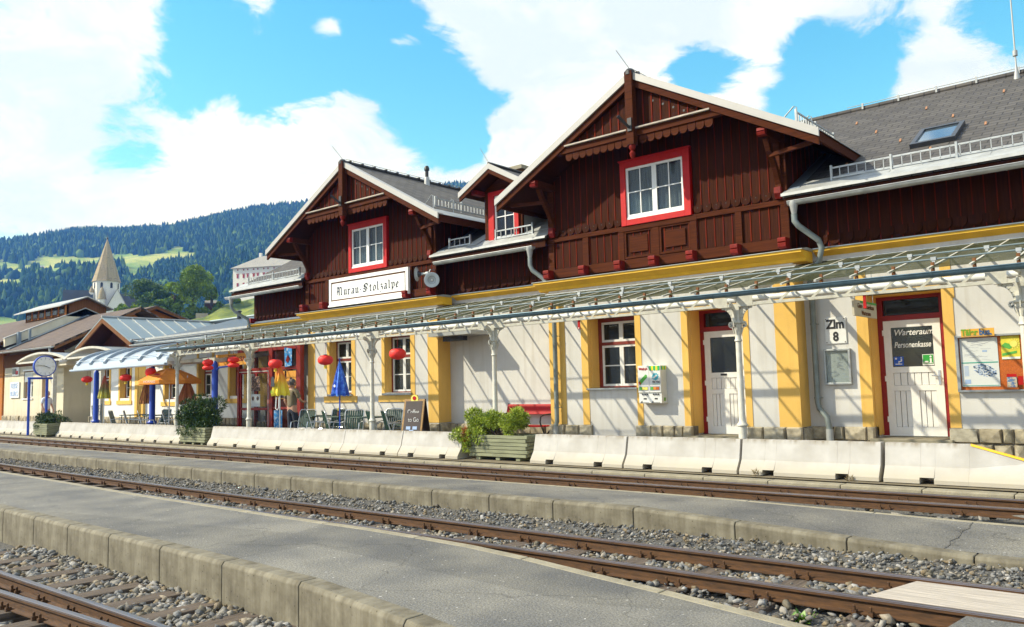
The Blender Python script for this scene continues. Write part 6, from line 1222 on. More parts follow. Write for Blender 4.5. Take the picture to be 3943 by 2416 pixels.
for i in range(6): g_.box(-51.7+i*.93, -51.1+i*.93, 17.70, 17.745, 5.98, 6.34); pp.box(-50.95+i*.93, -50.85+i*.93, 17.69, 17.748, 5.88, 6.4)
g_.build('lantern_window', 'glass', lt); pp.build('post', 'wood_orange', lt); b = MB(); b.prism([(17.35, 6.30), (18.7, 6.86), (18.7, 6.92), (17.35, 6.36)], 'X', -52.7, -45.9); b.prism([(18.7, 6.86), (20.1, 6.24), (20.1, 6.30), (18.7, 6.92)], 'X', -52.7, -45.9); b.build('lantern_roof', 'flash', lt)
# lamp and wall things
t = thing('travel_office_sign', 'blue lettered white travel office board on the cream house', 'sign', (-47.1, 15.6, 1.9)); MB().box(-47.7, -46.45, 15.64, 15.68, 1.52, 2.33).build('board', 'white', t); text('REISE', 'lettering', 'paleblue', t, (-47.08, 15.635, 2.12), .36, ext=.004, sx=1.15, bold=.006); text('BÜRO', 'lettering', 'paleblue', t, (-47.08, 15.635, 1.72), .36, ext=.004, sx=1.15, bold=.006)
t = thing('picture_plate', 'small red and dark picture plate high on the cream house', 'plate', (-47.0, 15.6, 2.8)); MB().box(-47.45, -46.55, 15.64, 15.68, 2.66, 3.08).build('plate', 'white', t); MB().box(-47.38, -46.9, 15.62, 15.637, 2.75, 3.03).build('dark_field', 'sheetblack', t); MB().box(-46.95, -46.65, 15.62, 15.637, 2.72, 2.9).build('red_field', 'red', t)
# distant roof with brown gable behind the annex
t = thing('far_timber_house', 'brown roofed timber gable house rising behind the metal roof', 'house', (-56, 26, 0)); b = MB(); b.box(-66, -53.9, 23.9, 28.4, 0, 6.5); b.prism([(23.9, 6.5), (28.4, 6.5), (26.15, 7.25)], 'X', -54.0, -53.9); b.build('wall', 'wood_orange', t); b = MB()
b.prism([(23.3, 6.38), (26.15, 7.40), (26.15, 7.48), (23.3, 6.46)], 'X', -66, -53.3); b.prism([(26.15, 7.40), (29.0, 6.38), (29.0, 6.46), (26.15, 7.48)], 'X', -66, -53.3); o = b.build('roof', 'tile_brown', t); b = MB(); b.prism([(23.3, 6.22), (26.15, 7.24), (29.0, 6.22), (29.0, 6.375), (26.15, 7.395), (23.3, 6.375)], 'X', -53.36, -53.31); b.build('barge_board', 'wood_brown', o)

# ================================================================ ARCHED GLASS CANOPIES
t = thing('arched_canopy', 'barrel shaped pale glass canopy on blue posts with grey ribs', 'canopy', (-28.6, 14, 0)); prof = [(14.55-1.95*math.cos(R(a)), 2.47+.72*math.sin(R(a))) for a in range(0, 111, 10)]
b = MB(); n = len(prof)
for x0, x1 in ((-32.1, -25.0),): b.add([(x0, y, z) for y, z in prof]+[(x1, y, z) for y, z in prof], [(i, i+1, n+i+1, n+i) for i in range(n-1)])
b.build('glass_roof', 'polycarb', t, smooth=True, fix=False); K['rib'] = mat('grey_blue_rib', (.30, .36, .42), .4, .1, 6, metal=.3); b = MB()
for x in (-31.75, -30.65, -29.5, -28.2, -26.9, -25.6):
    pp_ = [(y, z) for y, z in prof[1:]]; up_ = [(y-.04, z+.09) for y, z in pp_]; b.prism(pp_+up_[::-1], 'X', x-.075, x+.075)
for y, z in (prof[2], ): b.tube([(-32.0, y-.05, z+.05), (-25.1, y-.05, z+.05)], .016, 5)
b.build('rib', 'rib', t); b = MB(); b.box(-32.15, -24.95, prof[0][0]-.06, prof[0][0]+.02, 2.40, 2.48); b.tube([(-32.15, prof[0][0]-.07, 2.44), (-24.95, prof[0][0]-.07, 2.44)], .045, 8); b.build('front_gutter', 'polycarb', t)
b = MB()
for x in (-32.45, -27.95, -23.85): b.bar((x, 13.6, 2.50), (x, 15.6, 2.75), .08, .12); 
b.box(-32.5, -23.8, 13.55, 13.65, 2.5, 2.6); b.build('beam', 'iron', t)
for x in (-32.45, -27.95, -23.85):
    MB().lathe([(.17, 0), (.17, .04), (.13, .06), (.13, .30), (.16, .32), (.13, .36), (.13, .5), (.17, .53), (.13, .57), (.10, .62), (.095, 2.35), (.06, 2.46), (.02, 2.52)], x, 13.6, 16).build('post', 'blue', t, smooth=True)
b = MB(); b.tube([(-23.75, 13.6, 2.2), (-23.6, 13.6, 2.28), (-23.0, 13.6, 2.3), (-22.7, 13.6, 2.3)], .03, 6); b.build('side_arm', 'blue', t)
t = thing('double_arch_canopy', 'cream canopy of two shallow arches over the porch at the far left', 'canopy', (-38, 14.5, 0))
def seg(x0, x1, zb, h, n=14): return [(x0+(x1-x0)*i/n, zb+h*math.sin(math.pi*i/n)**.85) for i in range(n+1)]
b = MB(); rf = MB()
for x0, x1, zb, h in ((-43.4, -37.75, 3.20, .36), (-37.75, -32.9, 3.20, .36)):
    P = seg(x0, x1, zb, h); Q = [(x, z-.09) for x, z in P]
    for yy in (14.5, 16.2): b.prism(P+Q[::-1], 'Y', yy-.05, yy+.05)
    n = len(P); rf.add([(x, 14.56, z-.01) for x, z in P]+[(x, 16.14, z-.01) for x, z in P], [(i, i+1, n+i+1, n+i) for i in range(n-1)])
b.box(-43.2, -38, 14.46, 14.54, 3.10, 3.18); b.box(-37.5, -33, 14.46, 14.54, 3.10, 3.18); b.build('arch_beam', 'iron', t); rf.build('arch_roof', 'polycarb', t, smooth=True, fix=False)
for x in (-38.9, -34.6, -34.1): b = MB(); b.box(x-.09, x+.09, 14.42, 14.58, 0, 3.12); b.box(x-.14, x+.14, 14.36, 14.64, 0, .55); b.build('pillar', 'iron', t)
b = MB(); b.lathe([(.02, .0), (.12, .01), (.16, .06), (.17, .10), (.0, .11)], -37.75, 14.4, 16, cz=2.98); b.build('bowl_lamp', 'white', t, smooth=True); b = MB(); b.box(-41, -37.9, 14.6, 16.0, 2.88, 3.05); b.build('porch_ceiling', 'wall_cream', t)

# ================================================================ STATION CLOCK
t = thing('station_clock', 'round white clock in a blue case on two blue posts', 'clock', (-36.1, 13.1, 0)); cx, cy, cz = -36.1, 13.1, 2.76
b = MB(); b.lathe([(.40, -.15), (.43, -.12), (.43, .0), (.41, .015), (.395, .015), (.395, .0), (.30, -.01)], cx, cy, 32, 'X', cz); b.build('case', 'blue', t, smooth=True); b = MB(); b.lathe([(.39, 0), (.39, .004)], cx+.0, cy, 32, 'X', cz); o = b.build('dial', 'white', t)
b = MB()
for i in range(12):
    a = i*math.pi/6; r0 = .30 if i % 3 else .27; b.bar((cx+.008, cy+r0*math.sin(a), cz+r0*math.cos(a)), (cx+.008, cy+.36*math.sin(a), cz+.36*math.cos(a)), .005, .022, (1, 0, 0)) if True else 0
b.build('hour_mark', 'black', o); b = MB(); h_ = lambda ang, l, w: b.bar((cx+.016, cy-.07*math.sin(ang), cz-.07*math.cos(ang)), (cx+.016, cy+l*math.sin(ang), cz+l*math.cos(ang)), .006, w, (1, 0, 0))
h_(R(279), .31, .040); h_(R(112), .21, .052); b.build('clock_hand', 'black', o)
b = MB(); b.tube([(cx-.1, 12.56, 0), (cx-.1, 12.56, 2.25)], .05, 10); b.tube([(cx-.1, 13.22, 0), (cx-.1, 13.22, 2.25)], .05, 10); b.tube([(cx-.1, 12.50, 2.27), (cx-.1, 13.42, 2.27)], .045, 10); b.tube([(cx-.1, 13.02, 2.29), (cx-.1, 13.02, 2.40)], .02, 8); b.tube([(cx-.1, 13.18, 2.29), (cx-.1, 13.18, 2.40)], .02, 8); b.build('post', 'blue', t, smooth=True)

# ================================================================ LANTERNS
def lantern(x, z, w, h, tas, label, top=2.72, y=12.9, double=False):
    t = thing('paper_lantern', label, 'lantern', (x, y, z), 'red paper lanterns along the canopy')
    def body(zc, hh):
        b = MB(); n = 24; pr = [(w/2*(1-abs(q)**2.4)**.5*.93+.03 if abs(q) < 1 else .03, q*hh/2) for q in [i/7-1 for i in range(15)]]; vs = []
        for r_, zz in pr:
            for k in range(n): rr = r_*(1+.030*math.cos(k*math.pi*2*12/n)*(1-abs(zz)/(hh/2))); vs.append((x+rr*math.cos(2*math.pi*k/n), y+rr*math.sin(2*math.pi*k/n), zc+zz))
        b.add(vs, [(i*n+k, i*n+(k+1) % n, (i+1)*n+(k+1) % n, (i+1)*n+k) for i in range(len(pr)-1) for k in range(n)]); b.build('lantern_body', 'lantern', t, smooth=True)
        MB().lathe([(.05, 0), (.05, .02)], x, y, 12, cz=zc+hh/2-.008).build('lantern_cap', 'sheetblack', t)
    body(z, h)
    if double: body(z-h*.86, h*.8)
    zb = z-h/2-(h*.76 if double else 0)
    if tas: MB().lathe([(.035, 0), (.04, -.03), (.045, -.09), (.0, -.092)], x, y, 10, cz=zb).build('tassel', 'tassel', t)
    MB().tube([(x, y, z+h/2), (x, y, top)], .004, 5).build('string', 'darkred', t)
lantern(-14.49, 2.285, .36, .27, False, 'red paper lantern hanging in front of the window nearest the menu board')
lantern(-17.25, 2.25, .35, .26, True, 'red lantern with yellow tassel left of the closed blue parasol')
lantern(-19.48, 2.24, .33, .25, True, 'red lantern with yellow tassel above the closed yellow parasol')
lantern(-21.60, 2.43, .28, .18, False, 'double red lantern in front of the orange restaurant board', double=True)
lantern(-23.03, 2.41, .27, .19, False, 'double red lantern left of the orange restaurant board', double=True)
lantern(-26.65, 2.22, .30, .30, True, 'round red lantern above the open orange parasol', 2.5); lantern(-28.45, 2.09, .33, .24, True, 'red lantern with yellow tassel between the two far wing windows', 2.5); lantern(-31.58, 2.11, .33, .24, True, 'red lantern with yellow tassel hanging left of the first blue post', 2.5)

# ================================================================ PARASOLS
def closed_parasol(x, y, z0, z1, r, m, label, mp='alu', lean=0, folds=7):
    t = thing('parasol', label, 'parasol', (x, y, 0)); n = folds*4; vs = []; lv = [(0, .02), (.15, .2), (.4, .5), (.7, .8), (.93, 1.0), (1, .94)]
    for q, rr in lv:
        z = z1-(z1-z0)*q
        for k in range(n): f = 1+.20*math.cos(k*2*math.pi*folds/n); zz = z-(.018*math.cos(k*2*math.pi*folds/n) if q >= .93 else 0); vs.append((x+r*rr*f*math.cos(2*math.pi*k/n)+lean*q, y+r*rr*f*math.sin(2*math.pi*k/n), zz))
    MB().add(vs, [(i*n+k, i*n+(k+1) % n, (i+1)*n+(k+1) % n, (i+1)*n+k) for i in range(len(lv)-1) for k in range(n)]).build('canopy_cloth', m, t, smooth=False, fix=True)
    b = MB(); b.tube([(x, y, .05), (x, y, z1+.04)], .018, 8); b.build('pole', mp, t); MB().lathe([(.22, 0), (.22, .05), (.05, .08), (.04, .22)], x, y, 16, cz=.03).build('foot', 'kerb', t); return t
def fabmat(name, c1, c2, c3, zlo, zhi):
    m, tr, p, n, l = base(name); co = n('ShaderNodeTexCoord'); sp = n('ShaderNodeSeparateXYZ'); l(co.outputs['Object'], sp.inputs[0]); r = n('ShaderNodeValToRGB'); mr = n('ShaderNodeMapRange'); mr.inputs['From Min'].default_value = zlo; mr.inputs['From Max'].default_value = zhi; l(sp.outputs[2], mr.inputs['Value'])
    no = n('ShaderNodeTexNoise'); no.inputs['Scale'].default_value = 7; no.inputs['Detail'].default_value = 3; l(co.outputs['Object'], no.inputs['Vector']); a = n('ShaderNodeMath'); a.operation = 'MULTIPLY_ADD'; l(no.outputs[0], a.inputs[0]); a.inputs[1].default_value = .35; l(mr.outputs[0], a.inputs[2])
    l(a.outputs[0], r.inputs[0]); e = r.color_ramp.elements; e[0].position = .35; e[0].color = (*c1, 1); e[1].position = .95; e[1].color = (*c3, 1); q = e.new(.62); q.color = (*c2, 1); l(r.outputs[0], p.inputs['Base Color']); p.inputs['Roughness'].default_value = .8; return m
K['fabyel'] = fabmat('yellow_orange_printed_cloth', (.75, .62, .04), (.78, .50, .04), (.80, .20, .03), 1.3, 2.2)
K['fabmix'] = fabmat('faded_printed_cloth', (.55, .50, .08), (.25, .22, .08), (.55, .12, .08), 1.35, 2.25)
K['fabblue'] = mat('blue_printed_cloth', (.012, .07, .50), .6, .0, 9, col2=(.10, .30, .80), mix=(.45, .66)); K['fabbrown'] = mat('brown_striped_cloth', (.20, .06, .03), .85, 0, 3, col2=(.60, .25, .06), mix=(.42, .6), stretch=(6, 6, .6))
t = closed_parasol(-16.80, 13.0, 1.33, 2.24, .20, 'fabblue', 'closed bright blue parasol among the chairs', 'blue'); MB().lathe([(.035, 0), (.035, .004)], -16.72, 12.775, 12, 'Y', 1.58).build('emblem', 'white', t)
t = closed_parasol(-19.42, 13.0, 1.37, 2.24, .22, 'fabyel', 'closed yellow and orange parasol printed with a dark cup beside the standing man', 'alu', .02)
b = MB(); b.prism([(-19.50, 1.62), (-19.33, 1.62), (-19.34, 1.84), (-19.40, 1.90), (-19.48, 1.84)], 'Y', 12.765, 12.772); b.build('dark_print', 'sheetblack', t); text('EKO', 'lettering', 'letgreen', t, (-19.40, 12.745, 1.47), .10, ext=.001, sx=.9); b = MB(); b.tube([(-19.36, 12.85, 1.33), (-19.38, 12.84, 1.02), (-19.30, 12.84, .98), (-19.24, 12.85, 1.05), (-19.24, 12.86, 1.33)], .016, 6); b.build('strap', 'white', t)
closed_parasol(-28.55, 13.7, 1.18, 2.22, .22, 'fabbrown', 'closed brown striped parasol left of the middle blue post', 'alu'); closed_parasol(-25.75, 13.7, 1.16, 2.05, .27, 'brownfab', 'closed rust brown parasol under the open orange one', 'alu'); closed_parasol(-31.05, 13.3, 1.40, 2.28, .19, 'fabmix', 'closed faded red and yellow parasol between the far windows', 'alu')
t = thing('parasol', 'open orange parasol with a lettered rim beside the white column', 'parasol', (-26.55, 13.5, 0)); n = 8; b = MB(); vs = [(-26.55, 13.5, 2.36)]; rim = []
for k in range(n*4):
    a = 2*math.pi*k/(n*4); sag = .05*abs(math.sin(a*n/2)); rr = 1.0-.05*abs(math.sin(a*n/2)); rim.append((rr, a, sag))
for q in (.35, .7, 1.0):
    for rr, a, sag in rim: vs.append((-26.55+rr*q*1.02*math.cos(a), 13.5+rr*q*1.02*math.sin(a), 2.36-.40*q**1.6-sag*q))
for rr, a, sag in rim: vs.append((-26.55+rr*1.03*math.cos(a), 13.5+rr*1.03*math.sin(a), 2.36-.40-.13-sag*.3))
m = n*4; fs = [(0, 1+k, 1+(k+1) % m) for k in range(m)]+[(1+i*m+k, 1+i*m+(k+1) % m, 1+(i+1)*m+(k+1) % m, 1+(i+1)*m+k) for i in range(3) for k in range(m)]
b.add(vs, fs); b.build('canopy_cloth', 'orange', t, fix=True); MB().tube([(-26.55, 13.5, .05), (-26.55, 13.5, 2.40)], .02, 8).build('pole', 'alu', t)
o = text('HORNIG', 'lettering', 'white', t, (-26.05, 12.56, 1.90), .11, rot=(R(90), 0, R(29)), ext=.001); b = MB(); b.add([(-26.2, 12.85, 2.18), (-26.0, 12.93, 2.16), (-25.93, 12.80, 2.10), (-26.12, 12.72, 2.12)], [(0, 1, 2, 3)]); b.build('emblem', 'red', t, fix=False)

# ================================================================ CHAIRS AND TABLES
def chair_proto(label, loc, rz):
    t = thing('garden_chair', label, 'chair', (0, 0, 0), 'green strap garden chairs on the terrace'); b = MB()
    for s in (-1, 1):
        x = s*.25; b.tube([(x, -.25, .0), (x, -.24, .40), (x, -.18, .60), (x, .10, .63), (x, .24, .60)], .012, 6); b.tube([(x, .24, .0), (x, .16, .40), (x, .30, .88)], .012, 6)
    b.tube([(-.25, .30, .88), (-.20, .31, .93), (.20, .31, .93), (.25, .30, .88)], .012, 6); b.tube([(-.25, -.24, .40), (.25, -.24, .40)], .012, 6); b.tube([(-.25, .17, .42), (.25, .17, .42)], .012, 6); b.build('frame', 'alu', t, smooth=True)
    b = MB()
    for i in range(8): x = -.21+i*.06; b.box(x-.024, x+.024, -.24, .17, .405, .415)
    b.build('seat', 'green', t); b = MB()
    for i in range(8): x = -.21+i*.06; b.add([(x-.024, .175, .44), (x+.024, .175, .44), (x+.024, .31, .91), (x-.024, .31, .91), (x-.024, .187, .44), (x+.024, .187, .44), (x+.024, .322, .91), (x-.024, .322, .91)], [(3, 2, 1, 0), (4, 5, 6, 7), (0, 1, 5, 4), (1, 2, 6, 5), (2, 3, 7, 6), (3, 0, 4, 7)])
    b.build('backrest', 'green', t); t.location = loc; t.rotation_euler = (0, 0, rz); return t
# rz: 0 = sitting person looks towards -Y
CH_ = [(-15.10, 13.35, 150, 'garden chair nearest the menu board'), (-15.70, 13.40, 158, 'garden chair just right of the canopy column'), (-16.25, 14.15, 20, 'garden chair behind the canopy column, facing us'), (-16.90, 13.45, 35, 'garden chair right of the blue parasol pole, side on'), (-17.45, 13.35, 152, 'garden chair left of the blue parasol pole'), (-18.15, 13.35, 148, 'dark backed garden chair in the middle of the terrace row'), (-18.7, 14.2, 10, 'garden chair standing by the wall behind the row'), (-19.15, 13.55, 25, 'striped garden chair next to the standing man'),
       (-25.35, 13.45, 160, 'garden chair left of the white column near the brown parasol'), (-26.15, 13.4, 150, 'garden chair right of the middle blue post'), (-27.45, 13.2, 155, 'garden chair in front of the middle blue post'), (-28.7, 13.3, 150, 'garden chair left of the middle blue post'), (-29.9, 13.35, 140, 'garden chair right of the faded parasol pole'), (-26.4, 14.5, 15, 'garden chair by the wall under the orange parasol'), (-29.2, 14.5, 10, 'garden chair by the wall behind the brown striped parasol')]
p0 = chair_proto(CH_[0][3], (CH_[0][0], CH_[0][1], .03), R(CH_[0][2]))
for x, y, a, lb in CH_[1:]: dup(p0, (x, y, .03), R(a), lb)
def table(x, y, lb, first=None):
    if first: return dup(first, (x, y, .03), 0, lb)
    t = thing('garden_table', lb, 'table', (0, 0, 0), 'green terrace tables'); MB().box(-.40, .40, -.40, .40, .72, .75).build('table_top', 'green', t, bevel=.01)
    for sx_ in (-1, 1):
        for sy in (-1, 1): MB().tube([(sx_*.36, sy*.36, 0), (sx_*.33, sy*.33, .72)], .016, 6).build('leg', 'green', t)
    t.location = (x, y, .03); return t
t0 = table(-16.45, 13.75, 'green table right of the blue parasol'); table(-18.05, 14.0, 'green table left of the blue parasol', t0); table(-19.4, 14.15, 'green table behind the yellow parasol', t0); table(-28.3, 14.0, 'green table beside the middle blue post', t0); table(-30.3, 14.1, 'green table left of the brown striped parasol', t0); table(-25.9, 14.1, 'green table under the open orange parasol', t0)
t = thing('sauce_bottle', 'small bottle with yellow top on the table left of the blue parasol', 'bottle', (-17.9, 13.8, .78)); MB().lathe([(.03, 0), (.03, .09), (.012, .13), (.012, .15)], -17.9, 13.8, 10, cz=.78).build('bottle_body', 'wood_brown', t, smooth=True); MB().lathe([(.016, 0), (.012, .08)], -17.9, 13.8, 8, cz=.93).build('bottle_cap', 'tassel', t)
t = thing('litter_bin', 'grey wire basket on the wall left of the first blue post', 'bin', (-33.1, 13.9, .7)); b = MB()
for z in (0, .12, .24, .36): b.lathe([(.15+z*.1, 0), (.15+z*.1, .02)], -33.1, 13.9, 14, cz=.75+z)
for k in range(14): a = k*math.pi/7; b.tube([(-33.1+.15*math.cos(a), 13.9+.15*math.sin(a), .75), (-33.1+.19*math.cos(a), 13.9+.19*math.sin(a), 1.13)], .008, 4)
b.build('basket', 'zinc_dark', t); MB().tube([(-33.1, 14.08, 0), (-33.1, 14.08, 1.2)], .03, 8).build('post', 'zinc_dark', t)

# ================================================================ PEOPLE
def skinned(name, verts, edges, m, parent, sub=2, root=0):
    off = Vector((0, 0, 0)); q = parent
    me = bpy.data.meshes.new(name); me.from_pydata([v[:3] for v in verts], edges, []); o = bpy.data.objects.new(name, me); C.objects.link(o); o.parent = parent; md = o.modifiers.new('skin', 'SKIN'); md.use_smooth_shade = True; sv = me.skin_vertices[0].data
    for i, v in enumerate(verts): r_ = v[3]; sv[i].radius = r_ if isinstance(r_, tuple) else (r_, r_); sv[i].use_root = i == root
    s = o.modifiers.new('sub', 'SUBSURF'); s.levels = sub; s.render_levels = sub; me.materials.append(K[m]); return o
def person(label, loc, rz, h, shirt, pants, pose):
    t = thing('person', label, 'person', loc); t.rotation_euler = (0, 0, rz); s = h/1.75; P = {}
    # facing +Y, local metres
    J = dict(pel=(0, 0, .95), wa=(0, .0, 1.08), ch=(0, .0, 1.30), ne=(0, -.01, 1.47), nk=(0, .01, 1.54), sl=(-.19, -.01, 1.42), sr=(.19, -.01, 1.42), hl=(-.09, 0, .90), hr=(.09, 0, .90)); J.update(pose)
    j = lambda k: tuple(c_*s for c_ in J[k]); R_ = lambda r: tuple(q*s for q in r) if isinstance(r, tuple) else r*s
    V = [(*j('pel'), R_((.13, .10))), (*j('wa'), R_((.13, .10))), (*j('ch'), R_((.155, .105))), (*j('ne'), R_((.09, .075))), (*j('nk'), R_(.055)),
         (*j('hl'), R_(.085)), (*j('kl'), R_(.060)), (*j('al'), R_(.042)), (*j('tl'), R_((.045, .03))), (*j('hr'), R_(.085)), (*j('kr'), R_(.060)), (*j('ar'), R_(.042)), (*j('tr'), R_((.045, .03))),
         (*j('sl'), R_(.055)), (*j('el'), R_(.042)), (*j('wl'), R_(.030)), (*j('pl'), R_((.036, .018))), (*j('sr'), R_(.055)), (*j('er'), R_(.042)), (*j('wr'), R_(.030)), (*j('pr'), R_((.036, .018)))]
    E_ = [(0, 1), (1, 2), (2, 3), (3, 4), (0, 5), (5, 6), (6, 7), (7, 8), (0, 9), (9, 10), (10, 11), (11, 12), (3, 13), (13, 14), (14, 15), (15, 16), (3, 17), (17, 18), (18, 19), (19, 20)]
    body = skinned('body', V, E_, 'skin', t)
    # head: lathe-like mesh with nose, ears
    b = MB(); hc = Vector((J['nk'][0], J['nk'][1]+.02, 1.645))*s; vs = []; n = 20; m_ = 14
    for i in range(m_+1):
        ph = math.pi*i/m_; zz = math.cos(ph)
        for k in range(n):
            th = 2*math.pi*k/n; x, y = math.sin(ph)*math.cos(th), math.sin(ph)*math.sin(th); w = .078*(1-.18*max(0, -zz)**1.2); d = .098*(1-.10*max(0, -zz)); yy = y*d+(.012 if zz < -.2 and y > 0 else 0)
            if y > .9 and -.35 < zz < .05: yy += .022*(1-abs(zz+.15)/.2)
            if y > .75 and abs(zz-.10) < .1: yy -= .008
            vs.append((hc.x+x*w*s, hc.y+yy*s, hc.z+zz*.120*s))
    b.add(vs, [(i*n+k, i*n+(k+1) % n, (i+1)*n+(k+1) % n, (i+1)*n+k) for i in range(m_) for k in range(n)])
    for sd in (-1, 1): b.lathe([(.012*s, -.008*s), (.030*s, 0), (.026*s, .010*s)], hc.x+sd*.078*s, hc.y-.01*s, 8, 'X', hc.z-.01*s)
    b.v = [(x, y, z) for x, y, z in b.v]
    def lb(mb, nm_, m_, par=t, smooth=True):
        me = bpy.data.meshes.new(nm_); me.from_pydata(mb.v, [], mb.f); bm = bmesh.new(); bm.from_mesh(me); bmesh.ops.remove_doubles(bm, verts=bm.verts, dist=.0005); bmesh.ops.recalc_face_normals(bm, faces=bm.faces); bm.to_mesh(me); bm.free()
        for p in me.polygons: p.use_smooth = smooth
        me.materials.append(K[m_]); o = bpy.data.objects.new(nm_, me); C.objects.link(o); o.parent = par; return o
    hd = lb(b, 'head', 'skin'); b = MB()
    for sd in (-1, 1): b.lathe([(.011*s, 0), (.008*s, .005*s)], hc.x+sd*.032*s, hc.y+.082*s, 8, 'Y', hc.z+.012*s)
    b.box(hc.x-.022*s, hc.x+.022*s, hc.y+.088*s, hc.y+.094*s, hc.z-.062*s, hc.z-.056*s); lb(b, 'eyes_and_mouth', 'hair', hd)
    b = MB(); vs = []
    for i in range(9):
        ph = math.pi*.62*i/8; zz = math.cos(ph)
        for k in range(n):
            th = 2*math.pi*k/n; x, y = math.sin(ph)*math.cos(th), math.sin(ph)*math.sin(th); q = 1.0 if y < .35 else (1.0 if zz > .45 else .90); vs.append((hc.x+x*.086*s*q, hc.y-.008*s+y*.104*s*q, hc.z+zz*.128*s))
    b.add(vs, [(i*n+k, i*n+(k+1) % n, (i+1)*n+(k+1) % n, (i+1)*n+k) for i in range(8) for k in range(n)]); lb(b, 'hair', 'hair')
    mid = lambda a, c_, q: tuple((a[i]+(c_[i]-a[i])*q)*s for i in range(3))
    SV = [(*mid(J['pel'], J['wa'], -.1), R_((.150, .118))), (*j('wa'), R_((.155, .122))), (*j('ch'), R_((.170, .120))), (*mid(J['ne'], J['nk'], -.1), R_((.105, .085))), (*j('sl'), R_(.070)), (*mid(J['sl'], J['el'], .85), R_(.062)), (*j('sr'), R_(.070)), (*mid(J['sr'], J['er'], .85), R_(.062))]
    skinned('shirt', SV, [(0, 1), (1, 2), (2, 3), (3, 4), (4, 5), (3, 6), (6, 7)], shirt, t)
    TV = [(*j('wa')[:2], 1.0*s, R_((.142, .112))), (*mid(J['pel'], J['wa'], -.3), R_((.145, .112)))]
    for a, c_, e_ in (('hl', 'kl', 'al'), ('hr', 'kr', 'ar')): TV += [(*j(a), R_(.098)), (*j(c_), R_(.074)), (*mid(J[c_], J[e_], .93), R_(.062))]
    skinned('trousers', TV, [(0, 1), (1, 2), (2, 3), (3, 4), (1, 5), (5, 6), (6, 7)], pants, t)
    for a, tt in (('al', 'tl'), ('ar', 'tr')): skinned('shoe', [(*mid(J[a], J[tt], -.25)[:2], .05*s, R_((.048, .05))), (*mid(J[a], J[tt], 1.0)[:2], .04*s, R_((.046, .035)))], [(0, 1)], 'black', t)
    # hands with separate fingers
    for w_, p_, sg in (('wl', 'pl', -1), ('wr', 'pr', 1)):
        W_, Pp = Vector(j(w_)), Vector(j(p_)); d = (Pp-W_).normalized(); sdv = Vector((0, 1, 0)) if abs(d.y) < .8 else Vector((1, 0, 0)); nrm = d.cross(sdv).normalized(); sdv = nrm.cross(d)
        for i, ln in enumerate((.075, .085, .08, .062)):
            r0 = Pp+sdv*((i-1.5)*.019*s); skinned('finger', [(*r0, .009*s), (*(r0+d*ln*.5*s-nrm*sg*.004*s), .0085*s), (*(r0+d*ln*.9*s-nrm*sg*.022*s), .007*s)], [(0, 1), (1, 2)], 'skin', body, 1)
        r0 = W_+d*.03*s+sdv*.025*s; skinned('thumb', [(*r0, .011*s), (*(r0+d*.03*s+sdv*.022*s), .010*s), (*(r0+d*.06*s+sdv*.028*s), .008*s)], [(0, 1), (1, 2)], 'skin', body, 1)
    return t
K['hairlight'] = mat('light_grey_hair', (.36, .32, .27), .7, .2, 20)
pz = dict(kl=(-.10, .03, .50), al=(-.11, -.02, .09), tl=(-.12, .12, .04), kr=(.10, .06, .50), ar=(.11, .03, .09), tr=(.13, .17, .04), el=(-.25, -.03, 1.16), wl=(-.24, .10, .95), pl=(-.235, .13, .88), er=(.27, .04, 1.18), wr=(.20, .24, 1.12), pr=(.17, .31, 1.13))
person('man seen from behind in grey beige shirt and dark trousers facing the porch', (-19.72, 13.6, .03), R(8), 1.78, 'shirt_grey', 'jeans', pz)
pz2 = dict(pz); pz2.update(er=(.25, .02, 1.17), wr=(.24, .12, .95), pr=(.235, .15, .88), nk=(0, .02, 1.54))
K['jeansblue'] = mat('blue_jeans', (.06, .10, .17), .9, .2, 8)
pe2 = person('person in loose white shirt and jeans standing under the station clock', (-37.2, 13.6, .03), R(-70), 1.72, 'shirt_white', 'jeansblue', pz2)
for ch in pe2.children:
    if ch.name.startswith('hair'): ch.data.materials[0] = K['hairlight']
t = thing('paper_bag', 'white paper held low in the left hand of the man at the porch', 'paper', (-19.92, 13.75, .75)); b = MB(); b.add([(-20.00, 13.76, .60), (-19.86, 13.79, .60), (-19.87, 13.80, .90), (-20.00, 13.77, .90), (-20.00, 13.765, .60), (-19.86, 13.795, .60), (-19.87, 13.805, .90), (-20.00, 13.775, .90)], [(0, 1, 2, 3), (7, 6, 5, 4), (0, 4, 5, 1), (1, 5, 6, 2), (2, 6, 7, 3), (3, 7, 4, 0)]); b.build('sheet', 'white', t)

# ================================================================ CHURCH, CASTLE, TREES, HILLS
def far(p, k): return Vector((0, 0, CH))+(Vector(p)-Vector((0, 0, CH)))*k
K['church_white'] = mat('church_limewash', (.70, .69, .66), .9, .05, .3); K['spire'] = tilemat('shingle_spire', (.34, .28, .17), (.26, .21, .13), 0, 2.0, .9); K['slate'] = mat('dark_slate', (.035, .04, .045), .6, .25, .4); K['greyslate'] = mat('grey_slate_roof', (.27, .26, .24), .8, .12, .3)
k = 2.0; cpos = far((-147.1, 63.0, 20), k); t = thing('church', 'white church with a tall steep octagonal shingled spire', 'church', (cpos.x, cpos.y, 10)); u = Vector((.392, .92, 0)); v = Vector((-.92, .392, 0))   # across / away
cz = lambda z: (z-CH)*k+CH
def oct_(rad, z, rot_=22.5): return [(cpos.x+rad*math.cos(R(a+rot_)), cpos.y+rad*math.sin(R(a+rot_)), z) for a in range(0, 360, 45)]
